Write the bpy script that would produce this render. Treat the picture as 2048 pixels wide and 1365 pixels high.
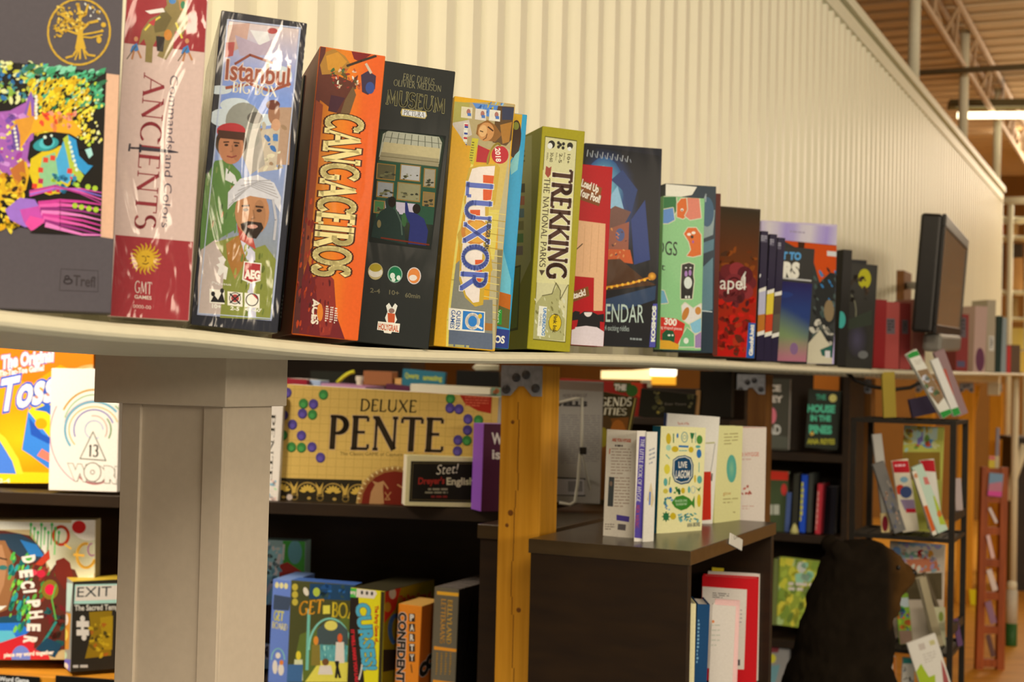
import bpy, bmesh, math, random
from mathutils import Vector, Matrix, noise, geometry
S = bpy.context.scene
COL = S.collection
for o in list(bpy.data.objects): bpy.data.objects.remove(o)
# ------------------------------------------------------------------ camera
F = 2844.0                      # focal length in pixels of the 2048x1365 frame (a 50 mm lens)
EYE = Vector((0.0, 0.0, 1.37))
PITCH, ROLL = 0.0237, 0.024
fw = Vector((0, math.cos(PITCH), math.sin(PITCH)))
up0 = Vector((0, -math.sin(PITCH), math.cos(PITCH)))
r0 = Vector((1, 0, 0))
RT = r0 * math.cos(ROLL) + up0 * math.sin(ROLL)
UP = up0 * math.cos(ROLL) - r0 * math.sin(ROLL)
cd = bpy.data.cameras.new('camera'); cam = bpy.data.objects.new('camera', cd); COL.objects.link(cam)
M = Matrix((RT, UP, -fw)).transposed().to_4x4(); M.translation = EYE
cam.matrix_world = M
cd.sensor_width = 36; cd.sensor_fit = 'HORIZONTAL'; cd.lens = F / 2048 * 36
cd.clip_start = 0.05; cd.clip_end = 80
cd.dof.use_dof = True; cd.dof.focus_distance = 1.75; cd.dof.aperture_fstop = 8.5; cd.dof.aperture_blades = 0
S.camera = cam
# ------------------------------------------------------------------ world, lights, exposure
TINT = (1.0, 0.82, 0.60)        # colour of the warm shop tubes
w = bpy.data.worlds.new('world'); S.world = w; w.use_nodes = True
w.node_tree.nodes['Background'].inputs[0].default_value = (1.0, 0.74, 0.48, 1)
w.node_tree.nodes['Background'].inputs[1].default_value = 0.10
S.view_settings.view_transform = 'Standard'; S.view_settings.look = 'None'
S.view_settings.exposure = 0.0; S.view_settings.gamma = 1.0; S.view_settings.use_curve_mapping = False
def area(name, loc, target, sx, sy, power, tint=TINT, spread=180):
    l = bpy.data.lights.new(name, 'AREA'); l.shape = 'RECTANGLE'; l.size = sx; l.size_y = sy
    l.energy = power; l.color = tint; l.spread = math.radians(spread)
    o = bpy.data.objects.new(name, l); COL.objects.link(o); o.location = loc
    o.rotation_euler = (Vector(target) - Vector(loc)).to_track_quat('-Z', 'Y').to_euler()
    o['kind'] = 'helper'
    return o
# ceiling tubes over the aisle on the camera's side, and over the room behind the partition
area('tube_light_aisle', (0.2, -1.6, 3.0), (0.3, 2.4, 1.3), 2.0, 0.5, 84)
area('tube_light_shop', (6.0, -5.0, 2.7), (0.2, 2.5, 1.2), 6.0, 0.9, 270)
area('tube_light_shop_far', (6.5, 3.0, 3.1), (1.6, 4.2, 1.0), 2.0, 0.6, 46)
area('ceiling_fill_uplight', (6.6, 8.6, 2.6), (6.4, 8.5, 3.5), 2.4, 1.6, 60)  # added fill aimed upward to brighten the ceiling, no fixture of its own
area('tube_light_stacks', (-1.9, 2.35, 2.6), (-1.35, 3.5, 1.2), 0.5, 0.9, 20, spread=80)
area('tube_light_back_room', (5.0, 11.5, 3.3), (4.0, 11.0, 0.5), 2.0, 2.0, 130)
area('tube_light_rear', (0.1, 4.9, 3.1), (0.3, 4.6, 0.8), 1.2, 0.6, 14)
# ------------------------------------------------------------------ colour helpers
def lin1(c): return c / 12.92 if c <= 0.04045 else ((c + 0.055) / 1.055) ** 2.4
def hexlin(h):
    h = h.lstrip('#')
    if len(h) == 3: h = ''.join(c * 2 for c in h)
    return [lin1(int(h[i:i + 2], 16) / 255) for i in (0, 2, 4)]
def alb(h, g=1.0):
    """paint colour that looks like h under the shop's warm tubes"""
    if not isinstance(h, str): return tuple(h)
    return tuple(min(0.9, max(0.004, v / (t * g))) for v, t in zip(hexlin(h), TINT))
def mixc(a, b, t): return tuple(x + (y - x) * t for x, y in zip(a, b))
# ------------------------------------------------------------------ materials (all node based)
def mat(name, col, rough=0.6, var=0.10, scale=30.0, bump=0.0, metal=0.0, coat=0.0, g=1.0, stretch=None, col2=None, emit=None, estr=0, spec=0.4):
    m = bpy.data.materials.new(name); m.use_nodes = True
    nt = m.node_tree; b = nt.nodes['Principled BSDF']
    c = alb(col, g); c2 = alb(col2, g) if col2 else tuple(x * (1 - var) for x in c); c1 = c if col2 else tuple(min(0.95, x * (1 + var * 0.6)) for x in c)
    tc = nt.nodes.new('ShaderNodeTexCoord'); mp = nt.nodes.new('ShaderNodeMapping')
    nt.links.new(tc.outputs['Object'], mp.inputs['Vector'])
    if stretch: mp.inputs['Scale'].default_value = stretch
    nz = nt.nodes.new('ShaderNodeTexNoise'); nz.inputs['Scale'].default_value = scale; nz.inputs['Detail'].default_value = 4
    nt.links.new(mp.outputs[0], nz.inputs['Vector'])
    rp = nt.nodes.new('ShaderNodeValToRGB'); rp.color_ramp.elements[0].position = 0.3; rp.color_ramp.elements[1].position = 0.7
    rp.color_ramp.elements[0].color = (*c2, 1); rp.color_ramp.elements[1].color = (*c1, 1)
    nt.links.new(nz.outputs[0], rp.inputs[0]); nt.links.new(rp.outputs[0], b.inputs['Base Color'])
    b.inputs['Roughness'].default_value = rough; b.inputs['Metallic'].default_value = metal
    b.inputs['Coat Weight'].default_value = coat; b.inputs['Coat Roughness'].default_value = 0.15
    b.inputs['Specular IOR Level'].default_value = spec
    if bump:
        bp = nt.nodes.new('ShaderNodeBump'); bp.inputs['Strength'].default_value = bump; bp.inputs['Distance'].default_value = 0.004
        nt.links.new(nz.outputs[0], bp.inputs['Height']); nt.links.new(bp.outputs[0], b.inputs['Normal'])
    if emit:
        b.inputs['Emission Color'].default_value = (*hexlin(emit), 1); b.inputs['Emission Strength'].default_value = estr
    return m
def printmat(name, rough, coat, wrinkle=0.0, wscale=14):
    """printed card: the ink colours come from the mesh's colour attribute"""
    m = bpy.data.materials.new(name); m.use_nodes = True
    nt = m.node_tree; b = nt.nodes['Principled BSDF']
    at = nt.nodes.new('ShaderNodeAttribute'); at.attribute_name = 'ink'
    tc = nt.nodes.new('ShaderNodeTexCoord'); nz = nt.nodes.new('ShaderNodeTexNoise')
    nz.inputs['Scale'].default_value = 260; nt.links.new(tc.outputs['Object'], nz.inputs['Vector'])
    mr = nt.nodes.new('ShaderNodeMapRange'); mr.inputs['To Min'].default_value = 0.9; mr.inputs['To Max'].default_value = 1.1
    nt.links.new(nz.outputs[0], mr.inputs[0])
    mx = nt.nodes.new('ShaderNodeVectorMath'); mx.operation = 'SCALE'
    nt.links.new(at.outputs['Color'], mx.inputs[0]); nt.links.new(mr.outputs[0], mx.inputs['Scale'])
    nt.links.new(mx.outputs[0], b.inputs['Base Color'])
    b.inputs['Roughness'].default_value = rough; b.inputs['Coat Weight'].default_value = coat; b.inputs['Coat Roughness'].default_value = 0.10
    b.inputs['Specular IOR Level'].default_value = 0.14
    if wrinkle:
        mp = nt.nodes.new('ShaderNodeMapping'); mp.inputs['Scale'].default_value = (1.0, 1.0, 0.32); mp.inputs['Rotation'].default_value = (0, 0.35, 0)
        nt.links.new(tc.outputs['Object'], mp.inputs['Vector'])
        n2 = nt.nodes.new('ShaderNodeTexNoise'); n2.inputs['Scale'].default_value = wscale; n2.inputs['Detail'].default_value = 3; n2.inputs['Distortion'].default_value = 1.2
        nt.links.new(mp.outputs[0], n2.inputs['Vector'])
        bp = nt.nodes.new('ShaderNodeBump'); bp.inputs['Strength'].default_value = wrinkle; bp.inputs['Distance'].default_value = 0.02
        nt.links.new(n2.outputs[0], bp.inputs['Height']); nt.links.new(bp.outputs[0], b.inputs['Coat Normal'])
    return m
PRINT = printmat('printed_card', 0.5, 0.03)
MATTE = printmat('printed_paper', 0.7, 0.0)
FILM = printmat('printed_card_in_film', 0.5, 0.9, 0.55, 16)
GLOSS = printmat('glossy_printed_card', 0.45, 0.06, 0.12, 10)
# ------------------------------------------------------------------ projection helpers (measuring the photograph)
def ray(px, py): return RT * ((px - 1024) / F) + UP * ((682.5 - py) / F) + fw
def P(px, py, Y):
    d = ray(px, py); return EYE + d * (Y / d.y)
def proj(p):
    q = p - EYE; z = q.dot(fw); return (1024 + F * q.dot(RT) / z, 682.5 - F * q.dot(UP) / z)
def hit(px, py, A, u):
    """point on the ray of a pixel above/below the horizontal line A + s u"""
    d = ray(px, py)
    det = d.x * (-u.y) + d.y * u.x
    bx, by = A.x - EYE.x, A.y - EYE.y
    t = (bx * (-u.y) + by * u.x) / det
    return EYE + d * t
def hitz(px, py, z):
    d = ray(px, py); return EYE + d * ((z - EYE.z) / d.z)
ALPHA = math.atan2(2340 - 1024, F)
U = Vector((math.sin(ALPHA), math.cos(ALPHA), 0))      # along the partition, away from the camera
V = Vector((math.cos(ALPHA), -math.sin(ALPHA), 0))     # out of the partition, towards the aisle
L0 = P(555, 665, 1.40)                                 # front edge of the long shelf
WALLD = 0.33
W0 = L0 - V * WALLD                                    # partition surface
def W(s, d, z): return Vector((W0.x, W0.y, 0)) + U * s + V * d + Vector((0, 0, z))
# ------------------------------------------------------------------ object helpers
def link(o, parent=None):
    COL.objects.link(o)
    if parent: o.parent = parent
    return o
def tag(o, label=None, cat=None, group=None, kind=None):
    if label: o['label'] = label
    if cat: o['category'] = cat
    if group: o['group'] = group
    if kind: o['kind'] = kind
    return o
def thing(name, label, cat, mw=None, group=None, loc=None, rz=0):
    o = bpy.data.objects.new(name, None); COL.objects.link(o); o.empty_display_size = 0.05
    if mw is not None: o.matrix_world = mw
    if loc is not None: o.location = loc; o.rotation_euler = (0, 0, rz)
    return tag(o, label, cat, group)
def world_child(o, root_mw):
    """local mesh given in world coordinates, hung under a root at root_mw"""
    o.matrix_parent_inverse = root_mw.inverted()
    return o
class MB:
    """collects shapes into one bmesh"""
    def __init__(s): s.bm = bmesh.new()
    def box(s, x0, x1, y0, y1, z0, z1, mw=None):
        vs = [s.bm.verts.new(Vector(p)) for p in ((x0, y0, z0), (x1, y0, z0), (x1, y1, z0), (x0, y1, z0), (x0, y0, z1), (x1, y0, z1), (x1, y1, z1), (x0, y1, z1))]
        for f in ((0, 3, 2, 1), (4, 5, 6, 7), (0, 1, 5, 4), (1, 2, 6, 5), (2, 3, 7, 6), (3, 0, 4, 7)): s.bm.faces.new([vs[i] for i in f])
        if mw is not None:
            for v in vs: v.co = mw @ v.co
        return s
    def tube(s, pts, r, n=10, cap=True):
        pts = [Vector(p) for p in pts]; rings = []
        rr = r if isinstance(r, (list, tuple)) else [r] * len(pts)
        for i, p in enumerate(pts):
            a = pts[max(0, i - 1)]; b = pts[min(len(pts) - 1, i + 1)]; t = (b - a).normalized()
            x = t.orthogonal().normalized() if i == 0 else (x - t * x.dot(t)).normalized()
            y = t.cross(x)
            rings.append([s.bm.verts.new(p + (x * math.cos(k * 2 * math.pi / n) + y * math.sin(k * 2 * math.pi / n)) * rr[i]) for k in range(n)])
        for a, b in zip(rings, rings[1:]):
            for k in range(n): s.bm.faces.new((a[k], a[(k + 1) % n], b[(k + 1) % n], b[k]))
        if cap: s.bm.faces.new(rings[0][::-1]); s.bm.faces.new(rings[-1])
        return s
    def lathe(s, prof, n=24, mw=None):
        rings = []
        for r, z in prof: rings.append([s.bm.verts.new((r * math.cos(k * 2 * math.pi / n), r * math.sin(k * 2 * math.pi / n), z)) for k in range(n)])
        for a, b in zip(rings, rings[1:]):
            for k in range(n): s.bm.faces.new((a[k], a[(k + 1) % n], b[(k + 1) % n], b[k]))
        s.bm.faces.new(rings[0][::-1]); s.bm.faces.new(rings[-1])
        if mw is not None:
            for rg in rings:
                for v in rg: v.co = mw @ v.co
        return s
    def prism(s, pts, y0, y1):
        """outline in x,z pushed from y0 to y1"""
        a = [s.bm.verts.new((x, y0, z)) for x, z in pts]; b = [s.bm.verts.new((x, y1, z)) for x, z in pts]
        s.bm.faces.new(a); s.bm.faces.new(b[::-1]); n = len(pts)
        for i in range(n): s.bm.faces.new((a[i], b[i], b[(i + 1) % n], a[(i + 1) % n]))
        return s
    def obj(s, name, m, parent=None, bevel=0.0, smooth=False, mw=None, seg=2):
        bmesh.ops.recalc_face_normals(s.bm, faces=s.bm.faces[:])
        if bevel: bmesh.ops.bevel(s.bm, geom=s.bm.edges[:], offset=bevel, segments=seg, affect='EDGES', profile=0.5)
        me = bpy.data.meshes.new(name); s.bm.to_mesh(me); s.bm.free()
        if smooth:
            for p in me.polygons: p.use_smooth = True
        me.materials.append(m)
        o = bpy.data.objects.new(name, me); link(o, parent)
        if mw is not None: o.matrix_world = mw
        return o
# ------------------------------------------------------------------ fitted faces
class Face:
    """a flat front of a box or book: local x along it, local z up it, local y into the body"""
    def __init__(s, origin, yaw, lean, wd, ht, pitch=0.0):
        s.o = origin; c, n = math.cos(yaw), math.sin(yaw); cl, sl = math.cos(lean), math.sin(lean)
        ex = Vector((c * cl, n * cl, -sl)); ez = Vector((c * sl, n * sl, cl)); ey = Vector((-n, c, 0))
        if pitch:                                     # tipped back about its foot
            ez, ey = ez * math.cos(pitch) + ey * math.sin(pitch), ey * math.cos(pitch) - ez * math.sin(pitch)
        s.ex, s.ey, s.ez = ex, ey, ez; s.w, s.h = wd, ht
    def mw(s):
        m = Matrix((s.ex, s.ey, s.ez)).transposed().to_4x4(); m.translation = s.o; return m
    def uv(s, px, py):
        d = ray(px, py); t = (s.o - EYE).dot(s.ey) / d.dot(s.ey); q = EYE + d * t - s.o
        return q.dot(s.ex), q.dot(s.ez)
    def side(s, which, depth):
        """the face seen on the local left (x=0) or on top"""
        f = Face.__new__(Face)
        if which == 'left': f.o = s.o + s.ey * depth; f.ex = -s.ey; f.ez = s.ez; f.ey = s.ex; f.w = depth; f.h = s.h
        if which == 'right': f.o = s.o + s.ex * s.w; f.ex = s.ey; f.ez = s.ez; f.ey = -s.ex; f.w = depth; f.h = s.h
        if which == 'top': f.o = s.o + s.ez * s.h; f.ex = s.ex; f.ez = s.ey; f.ey = -s.ez; f.w = s.w; f.h = depth
        return f
def fit(bl, brx, tl, yaw, Y=None, line=None, anchor='bl', pitch=0.0, bry=None):
    """face whose corners land on the measured pixels; stands at depth Y or on a line (A,u) by its bl or br corner"""
    yaw = math.radians(yaw); pitch = math.radians(pitch)
    B0 = P(bl[0], bl[1], Y) if Y else hit(bl[0], bl[1], *line)
    if anchor == 'br':                                 # move the foot so that the br corner is on the line
        b = bry if bry is not None else bl[1]
        R = P(brx, b, Y) if Y else hit(brx, b, *line)
        e = Vector((math.cos(yaw), math.sin(yaw), 0))
        B0 = hit(bl[0], bl[1], R, e)
    lean, h = 0.0, 0.3
    for _ in range(25):                                # Newton on lean and height
        def top(l, hh): return proj(B0 + Face(B0, yaw, l, 0, 0, pitch).ez * hh)
        a = top(lean, h); da = top(lean + 1e-4, h); dh = top(lean, h + 1e-4)
        J = ((da[0] - a[0]) / 1e-4, (dh[0] - a[0]) / 1e-4, (da[1] - a[1]) / 1e-4, (dh[1] - a[1]) / 1e-4)
        ex, ey = tl[0] - a[0], tl[1] - a[1]; D = J[0] * J[3] - J[1] * J[2]
        lean += max(-0.3, min(0.3, (ex * J[3] - ey * J[1]) / D)); h += max(-0.3, min(0.3, (J[0] * ey - J[2] * ex) / D))
    f = Face(B0, yaw, lean, 0, h, pitch); wd = 0.1
    for _ in range(25):
        a = proj(B0 + f.ex * wd)[0]; b = proj(B0 + f.ex * (wd + 1e-4))[0]
        wd += max(-0.1, min(0.1, (brx - a) / ((b - a) / 1e-4)))
    f.w = wd
    return f
# ------------------------------------------------------------------ lettering: a small stroke alphabet with serifs
def arc(cx, cy, rx, ry, a0, a1, n=14):
    return [(cx + rx * math.cos(math.radians(a0 + (a1 - a0) * i / n)), cy + ry * math.sin(math.radians(a0 + (a1 - a0) * i / n))) for i in range(n + 1)]
GL = {  # width, strokes (points, weight 1 thick / 0 thin / 2 round), feet (x, y)
 'A': (.9, [([(.08, 0), (.45, 1)], 0), ([(.45, 1), (.84, 0)], 1), ([(.2, .34), (.7, .34)], 0)], [(.08, 0), (.84, 0)]),
 'B': (.72, [([(.16, 0), (.16, 1)], 1), (arc(.3, .74, .27, .25, 90, -90), 2), (arc(.3, .26, .34, .25, 90, -90), 2), ([(.1, 1), (.3, 1)], 0), ([(.1, .5), (.3, .5)], 0), ([(.1, 0), (.3, 0)], 0)], [(.13, 0), (.13, 1)]),
 'C': (.85, [(arc(.5, .5, .42, .5, 48, 312, 20), 2)], [(.78, .87)]),
 'D': (.88, [([(.16, 0), (.16, 1)], 1), (arc(.34, .5, .46, .49, 90, -90, 18), 2), ([(.1, 1), (.36, 1)], 0), ([(.1, 0), (.36, 0)], 0)], [(.13, 0), (.13, 1)]),
 'E': (.66, [([(.16, 0), (.16, 1)], 1), ([(.1, 1), (.58, 1)], 0), ([(.16, .52), (.5, .52)], 0), ([(.1, 0), (.62, 0)], 0), ([(.58, 1), (.58, .86)], 0), ([(.62, 0), (.62, .15)], 0)], [(.13, 0), (.13, 1)]),
 'F': (.62, [([(.16, 0), (.16, 1)], 1), ([(.1, 1), (.58, 1)], 0), ([(.16, .52), (.5, .52)], 0), ([(.58, 1), (.58, .86)], 0)], [(.16, 0), (.13, 1)]),
 'G': (.9, [(arc(.5, .5, .42, .5, 50, 318, 20), 2), ([(.8, .42), (.8, .1)], 1), ([(.6, .42), (.9, .42)], 0)], []),
 'H': (.9, [([(.16, 0), (.16, 1)], 1), ([(.74, 0), (.74, 1)], 1), ([(.16, .52), (.74, .52)], 0)], [(.16, 0), (.16, 1), (.74, 0), (.74, 1)]),
 'I': (.34, [([(.17, 0), (.17, 1)], 1)], [(.17, 0), (.17, 1)]),
 'K': (.86, [([(.16, 0), (.16, 1)], 1), ([(.2, .42), (.74, 1)], 0), ([(.34, .56), (.8, 0)], 1)], [(.16, 0), (.16, 1), (.74, 1), (.8, 0)]),
 'L': (.64, [([(.16, 0), (.16, 1)], 1), ([(.1, 0), (.6, 0)], 0), ([(.6, 0), (.6, .17)], 0)], [(.13, 0), (.16, 1)]),
 'M': (1.1, [([(.14, 0), (.2, 1)], 0), ([(.2, 1), (.55, .08)], 1), ([(.55, .08), (.88, 1)], 0), ([(.88, 1), (.96, 0)], 1)], [(.14, 0), (.96, 0)]),
 'N': (.94, [([(.16, 0), (.16, 1)], 0), ([(.16, 1), (.8, 0)], 1), ([(.8, 0), (.8, 1)], 0)], [(.16, 0), (.12, 1), (.8, 1)]),
 'O': (.96, [(arc(.48, .5, .42, .5, 0, 360, 28), 2)], []),
 'P': (.7, [([(.16, 0), (.16, 1)], 1), (arc(.3, .73, .3, .26, 90, -90), 2), ([(.1, 1), (.32, 1)], 0), ([(.16, .47), (.3, .47)], 0)], [(.16, 0), (.13, 1)]),
 'Q': (.96, [(arc(.48, .5, .42, .5, 0, 360, 28), 2), ([(.5, .05), (.85, -.2)], 1)], []),
 'R': (.8, [([(.16, 0), (.16, 1)], 1), (arc(.3, .75, .27, .24, 90, -90), 2), ([(.1, 1), (.32, 1)], 0), ([(.16, .51), (.3, .51)], 0), ([(.36, .51), (.74, 0)], 1)], [(.16, 0), (.13, 1), (.74, 0)]),
 'S': (.62, [(arc(.31, .75, .22, .25, 35, 255, 12) + arc(.31, .26, .24, .26, 80, -145, 12), 2)], []),
 'T': (.76, [([(.38, 0), (.38, 1)], 1), ([(.04, 1), (.72, 1)], 0), ([(.04, 1), (.04, .84)], 0), ([(.72, 1), (.72, .84)], 0)], [(.38, 0)]),
 'U': (.9, [([(.16, 1), (.16, .34)], 1), (arc(.46, .34, .3, .34, 180, 360, 12), 2), ([(.76, .34), (.76, 1)], 0)], [(.16, 1), (.76, 1)]),
 'V': (.88, [([(.06, 1), (.44, 0)], 1), ([(.44, 0), (.82, 1)], 0)], [(.06, 1), (.82, 1)]),
 'W': (1.2, [([(.06, 1), (.34, 0)], 1), ([(.34, 0), (.6, .95)], 0), ([(.6, .95), (.86, 0)], 1), ([(.86, 0), (1.14, 1)], 0)], [(.06, 1), (1.14, 1)]),
 'X': (.86, [([(.1, 1), (.76, 0)], 1), ([(.74, 1), (.1, 0)], 0)], [(.1, 1), (.76, 0), (.74, 1), (.1, 0)]),
 'Y': (.84, [([(.06, 1), (.42, .48)], 1), ([(.8, 1), (.42, .48)], 0), ([(.42, .48), (.42, 0)], 1)], [(.06, 1), (.8, 1), (.42, 0)]),
 '1': (.5, [([(.26, 0), (.26, 1)], 1), ([(.1, .84), (.26, 1)], 0)], [(.26, 0)]),
 '3': (.62, [(arc(.28, .75, .24, .25, 140, -90, 12), 2), (arc(.28, .27, .28, .27, 90, -140, 12), 2)], []),
 ' ': (.4, [], []),
}
def stroke_text(txt, thick, thin, foot):
    """polygons of a word in units of cap height, and its width"""
    out, x = [], 0.0
    for ch in txt:
        wd, strokes, feet = GL.get(ch, GL[' '])
        for pts, kind in strokes:
            for i in range(len(pts) - 1):
                (ax, ay), (bx, by) = pts[i], pts[i + 1]; L = math.hypot(bx - ax, by - ay) or 1e-6
                dx, dy = (bx - ax) / L, (by - ay) / L
                wt = thick if kind == 1 else thin if kind == 0 else thin + (thick - thin) * abs(dy) ** 1.2
                hx, hy = -dy * wt / 2, dx * wt / 2; e = 0.25 * wt if kind == 2 else 0
                out.append([(x + ax + hx - dx * e, ay + hy - dy * e), (x + bx + hx + dx * e, by + hy + dy * e), (x + bx - hx + dx * e, by - hy + dy * e), (x + ax - hx - dx * e, ay - hy - dy * e)])
        for fx, fy in feet:
            if foot: out.append([(x + fx - foot, fy - thin / 2), (x + fx + foot, fy - thin / 2), (x + fx + foot, fy + thin / 2), (x + fx - foot, fy + thin / 2)])
        x += wd + 0.06
    return out, x - 0.06
_sans = {}
def sans_text(txt, bold=0.0):
    k = (txt, bold)
    if k not in _sans:
        c = bpy.data.curves.new('letters', 'FONT'); c.body = txt; c.size = 1.0; c.offset = bold; c.resolution_u = 3; c.fill_mode = 'FRONT'
        o = bpy.data.objects.new('letters', c); COL.objects.link(o)
        dg = bpy.context.evaluated_depsgraph_get(); me = bpy.data.meshes.new_from_object(o.evaluated_get(dg))
        polys = [[(me.vertices[i].co.x, me.vertices[i].co.y) for i in p.vertices] for p in me.polygons]
        bpy.data.objects.remove(o); bpy.data.curves.remove(c); bpy.data.meshes.remove(me)
        xs = [q[0] for p in polys for q in p] or [0, 1]; x0, x1 = min(xs), max(xs)
        cap = 0.70
        _sans[k] = ([[((x - x0) / cap, y / cap) for x, y in p] for p in polys], (x1 - x0) / cap)
    return _sans[k]
def clip(poly, w, h):
    for ax, lim, sgn in ((0, 0, 1), (0, w, -1), (1, 0, 1), (1, h, -1)):
        out = []
        for i in range(len(poly)):
            a, b = poly[i], poly[(i + 1) % len(poly)]
            ia, ib = (a[ax] - lim) * sgn >= 0, (b[ax] - lim) * sgn >= 0
            if ia: out.append(a)
            if ia != ib:
                t = (lim - a[ax]) / (b[ax] - a[ax]); out.append(tuple(p + (q - p) * t for p, q in zip(a, b)))
        poly = out
        if len(poly) < 3: return []
    return poly
# ------------------------------------------------------------------ printing on faces
class Art:
    """ink shapes printed on a Face, measured in photograph pixels; kept in parts (one mesh each)"""
    def __init__(s, face, root, g=1.0, m=None, eps=2.6e-5, inset=0.0006):
        s.f, s.root, s.g, s.m, s.eps = face, root, g, m or PRINT, eps; s.n = 4; s.parts = {}; s.cur = None; s.labels = {}
        s.inset = inset; s.use('cover_art')
    def use(s, name, label=None):
        s.cur = name; s.parts.setdefault(name, [])
        if label: s.labels[name] = label
        return s
    def _add(s, uv, cols, tess=True):
        """uv polygon in local metres"""
        i = s.inset
        if isinstance(cols[0], (tuple, list)):
            pts = [(u, v, *c) for (u, v), c in zip(uv, cols)]
        else: pts = [(u, v, *cols) for u, v in uv]
        pts = [(p[0] - i, p[1] - i, *p[2:]) for p in pts]
        pts = clip(pts, s.f.w - 2 * i, s.f.h - 2 * i)
        if len(pts) < 3: return
        pts = [(p[0] + i, p[1] + i, *p[2:]) for p in pts]
        if tess and len(pts) > 4:
            for t in geometry.tessellate_polygon([[Vector((p[0], p[1], 0)) for p in pts]]): s.parts[s.cur].append(([pts[k] for k in t], s.n))
        else: s.parts[s.cur].append((pts, s.n))
    def up(s): s.n += 1; return s
    def poly(s, pts, col, up=True):
        if up: s.n += 1
        c = alb(col, s.g); s._add([s.f.uv(*p) for p in pts], c); return s
    def rect(s, x0, y0, x1, y1, col, sh=0.0, le=0.0):
        """upright rectangle, its horizontal edges falling by sh px per px and its sides shifting by le px per px down"""
        a = lambda x, y: (x + le * (y - y0), y + sh * (x - x0))
        return s.poly([a(x0, y0), a(x1, y0), a(x1, y1), a(x0, y1)], col)
    def grad(s, q, cols, nx=1, ny=1, fn=None):
        """q: tl,tr,br,bl pixels; colours of those corners blended, or fn(a,b) giving a colour"""
        s.n += 1; c = [alb(k, s.g) for k in cols] if cols else None; uvq = [s.f.uv(*p) for p in q]
        def at(vs, a, b):
            t = mixc(vs[0], vs[1], a); d = mixc(vs[3], vs[2], a); return mixc(t, d, b)
        for i in range(nx):
            for j in range(ny):
                cs = [(i / nx, j / ny), ((i + 1) / nx, j / ny), ((i + 1) / nx, (j + 1) / ny), (i / nx, (j + 1) / ny)]
                s._add([at(uvq, *k) for k in cs], [alb(fn(*k), s.g) if fn else at(c, *k) for k in cs], tess=False)
        return s
    def ell(s, cx, cy, rx, ry, col, rot=0.0, n=20, a0=0, a1=360, edge=None):
        s.n += 1; c = alb(col, s.g); r = math.radians(rot); pts = []
        full = (a1 - a0) >= 360
        for k in range(n if full else n + 1):
            a = math.radians(a0 + (a1 - a0) * k / n); x, y = rx * math.cos(a), -ry * math.sin(a)
            pts.append(s.f.uv(cx + x * math.cos(r) - y * math.sin(r), cy + x * math.sin(r) + y * math.cos(r)))
        if edge:                                       # soft edge: fan from the centre
            e = alb(edge, s.g); ce = s.f.uv(cx, cy)
            for k in range(len(pts) if full else len(pts) - 1): s._add([ce, pts[k], pts[(k + 1) % len(pts)]], [c, e, e], tess=False)
        else: s._add(pts, c)
        return s
    def line(s, pts, wpx, col, up=True, close=False):
        if up: s.n += 1
        c = alb(col, s.g); pts = list(pts) + ([pts[0]] if close else [])
        for i in range(len(pts) - 1):
            (ax, ay), (bx, by) = pts[i], pts[i + 1]; L = math.hypot(bx - ax, by - ay)
            if L < 1e-6: continue
            w0 = wpx[i] if isinstance(wpx, (list, tuple)) else wpx; w1 = wpx[i + 1] if isinstance(wpx, (list, tuple)) else wpx
            dx, dy = (bx - ax) / L, (by - ay) / L; nx, ny = -dy / 2, dx / 2; e = 0.2 * min(w0, w1)
            ax, ay, bx, by = ax - dx * e, ay - dy * e, bx + dx * e, by + dy * e
            s._add([s.f.uv(ax + nx * w0, ay + ny * w0), s.f.uv(bx + nx * w1, by + ny * w1), s.f.uv(bx - nx * w1, by - ny * w1), s.f.uv(ax - nx * w0, ay - ny * w0)], c, tess=False)
        return s
    def ring(s, cx, cy, rx, ry, wpx, col, rot=0, a0=0, a1=360, n=28):
        r = math.radians(rot); pts = []
        for k in range(n + 1):
            a = math.radians(a0 + (a1 - a0) * k / n); x, y = rx * math.cos(a), -ry * math.sin(a)
            pts.append((cx + x * math.cos(r) - y * math.sin(r), cy + x * math.sin(r) + y * math.cos(r)))
        return s.line(pts, wpx, col)
    def text(s, txt, p0, p1, pt, col, font='sans', bold=0.0, halo=None, hw=0.05, thick=.15, thin=.05, foot=.1):
        """word from baseline start p0 to baseline end p1, cap top of the first letter at pt (pixels)"""
        a, b, t = (Vector(s.f.uv(*p)) for p in (p0, p1, pt)); ex, ey = b - a, t - a
        for halo_pass in ((True, False) if halo else (False,)):
            k = 2 * hw if halo_pass else 0
            if font == 'sans':
                polys, wd = sans_text(txt, bold + (hw * 0.7 if halo_pass else 0)); base, wd0 = sans_text(txt, bold)
            else:
                polys, wd = stroke_text(txt, thick + k, thin + k, (foot + k / 2) if foot or k else 0); wd0 = wd
            s.n += 1; c = alb(halo if halo_pass else col, s.g); off = (wd - wd0) / 2 if font == 'sans' else 0
            for p in polys: s._add([tuple(a + ex * ((x - off) / wd0) + ey * y) for x, y in p], c)
        return s
    def greek(s, x0, y0, x1, y1, rows, col, sh=0.0, le=0.0, fill=0.5, seed=1, wd=6):
        """lines of print too small to read"""
        rnd = random.Random(seed); s.n += 1; c = alb(col, s.g); dy = (y1 - y0) / rows
        for r in range(rows):
            x, y = x0, y0 + r * dy
            end = x1 if r < rows - 1 else x0 + (x1 - x0) * 0.6
            while x < end - 1:
                e = min(end, x + wd * rnd.uniform(.5, 1.6))
                q = [(x, y), (e, y), (e, y + dy * fill), (x, y + dy * fill)]
                s._add([s.f.uv(a + le * (b - y0), b + sh * (a - x0)) for a, b in q], c, tess=False); x = e + wd * 0.25
        return s
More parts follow.
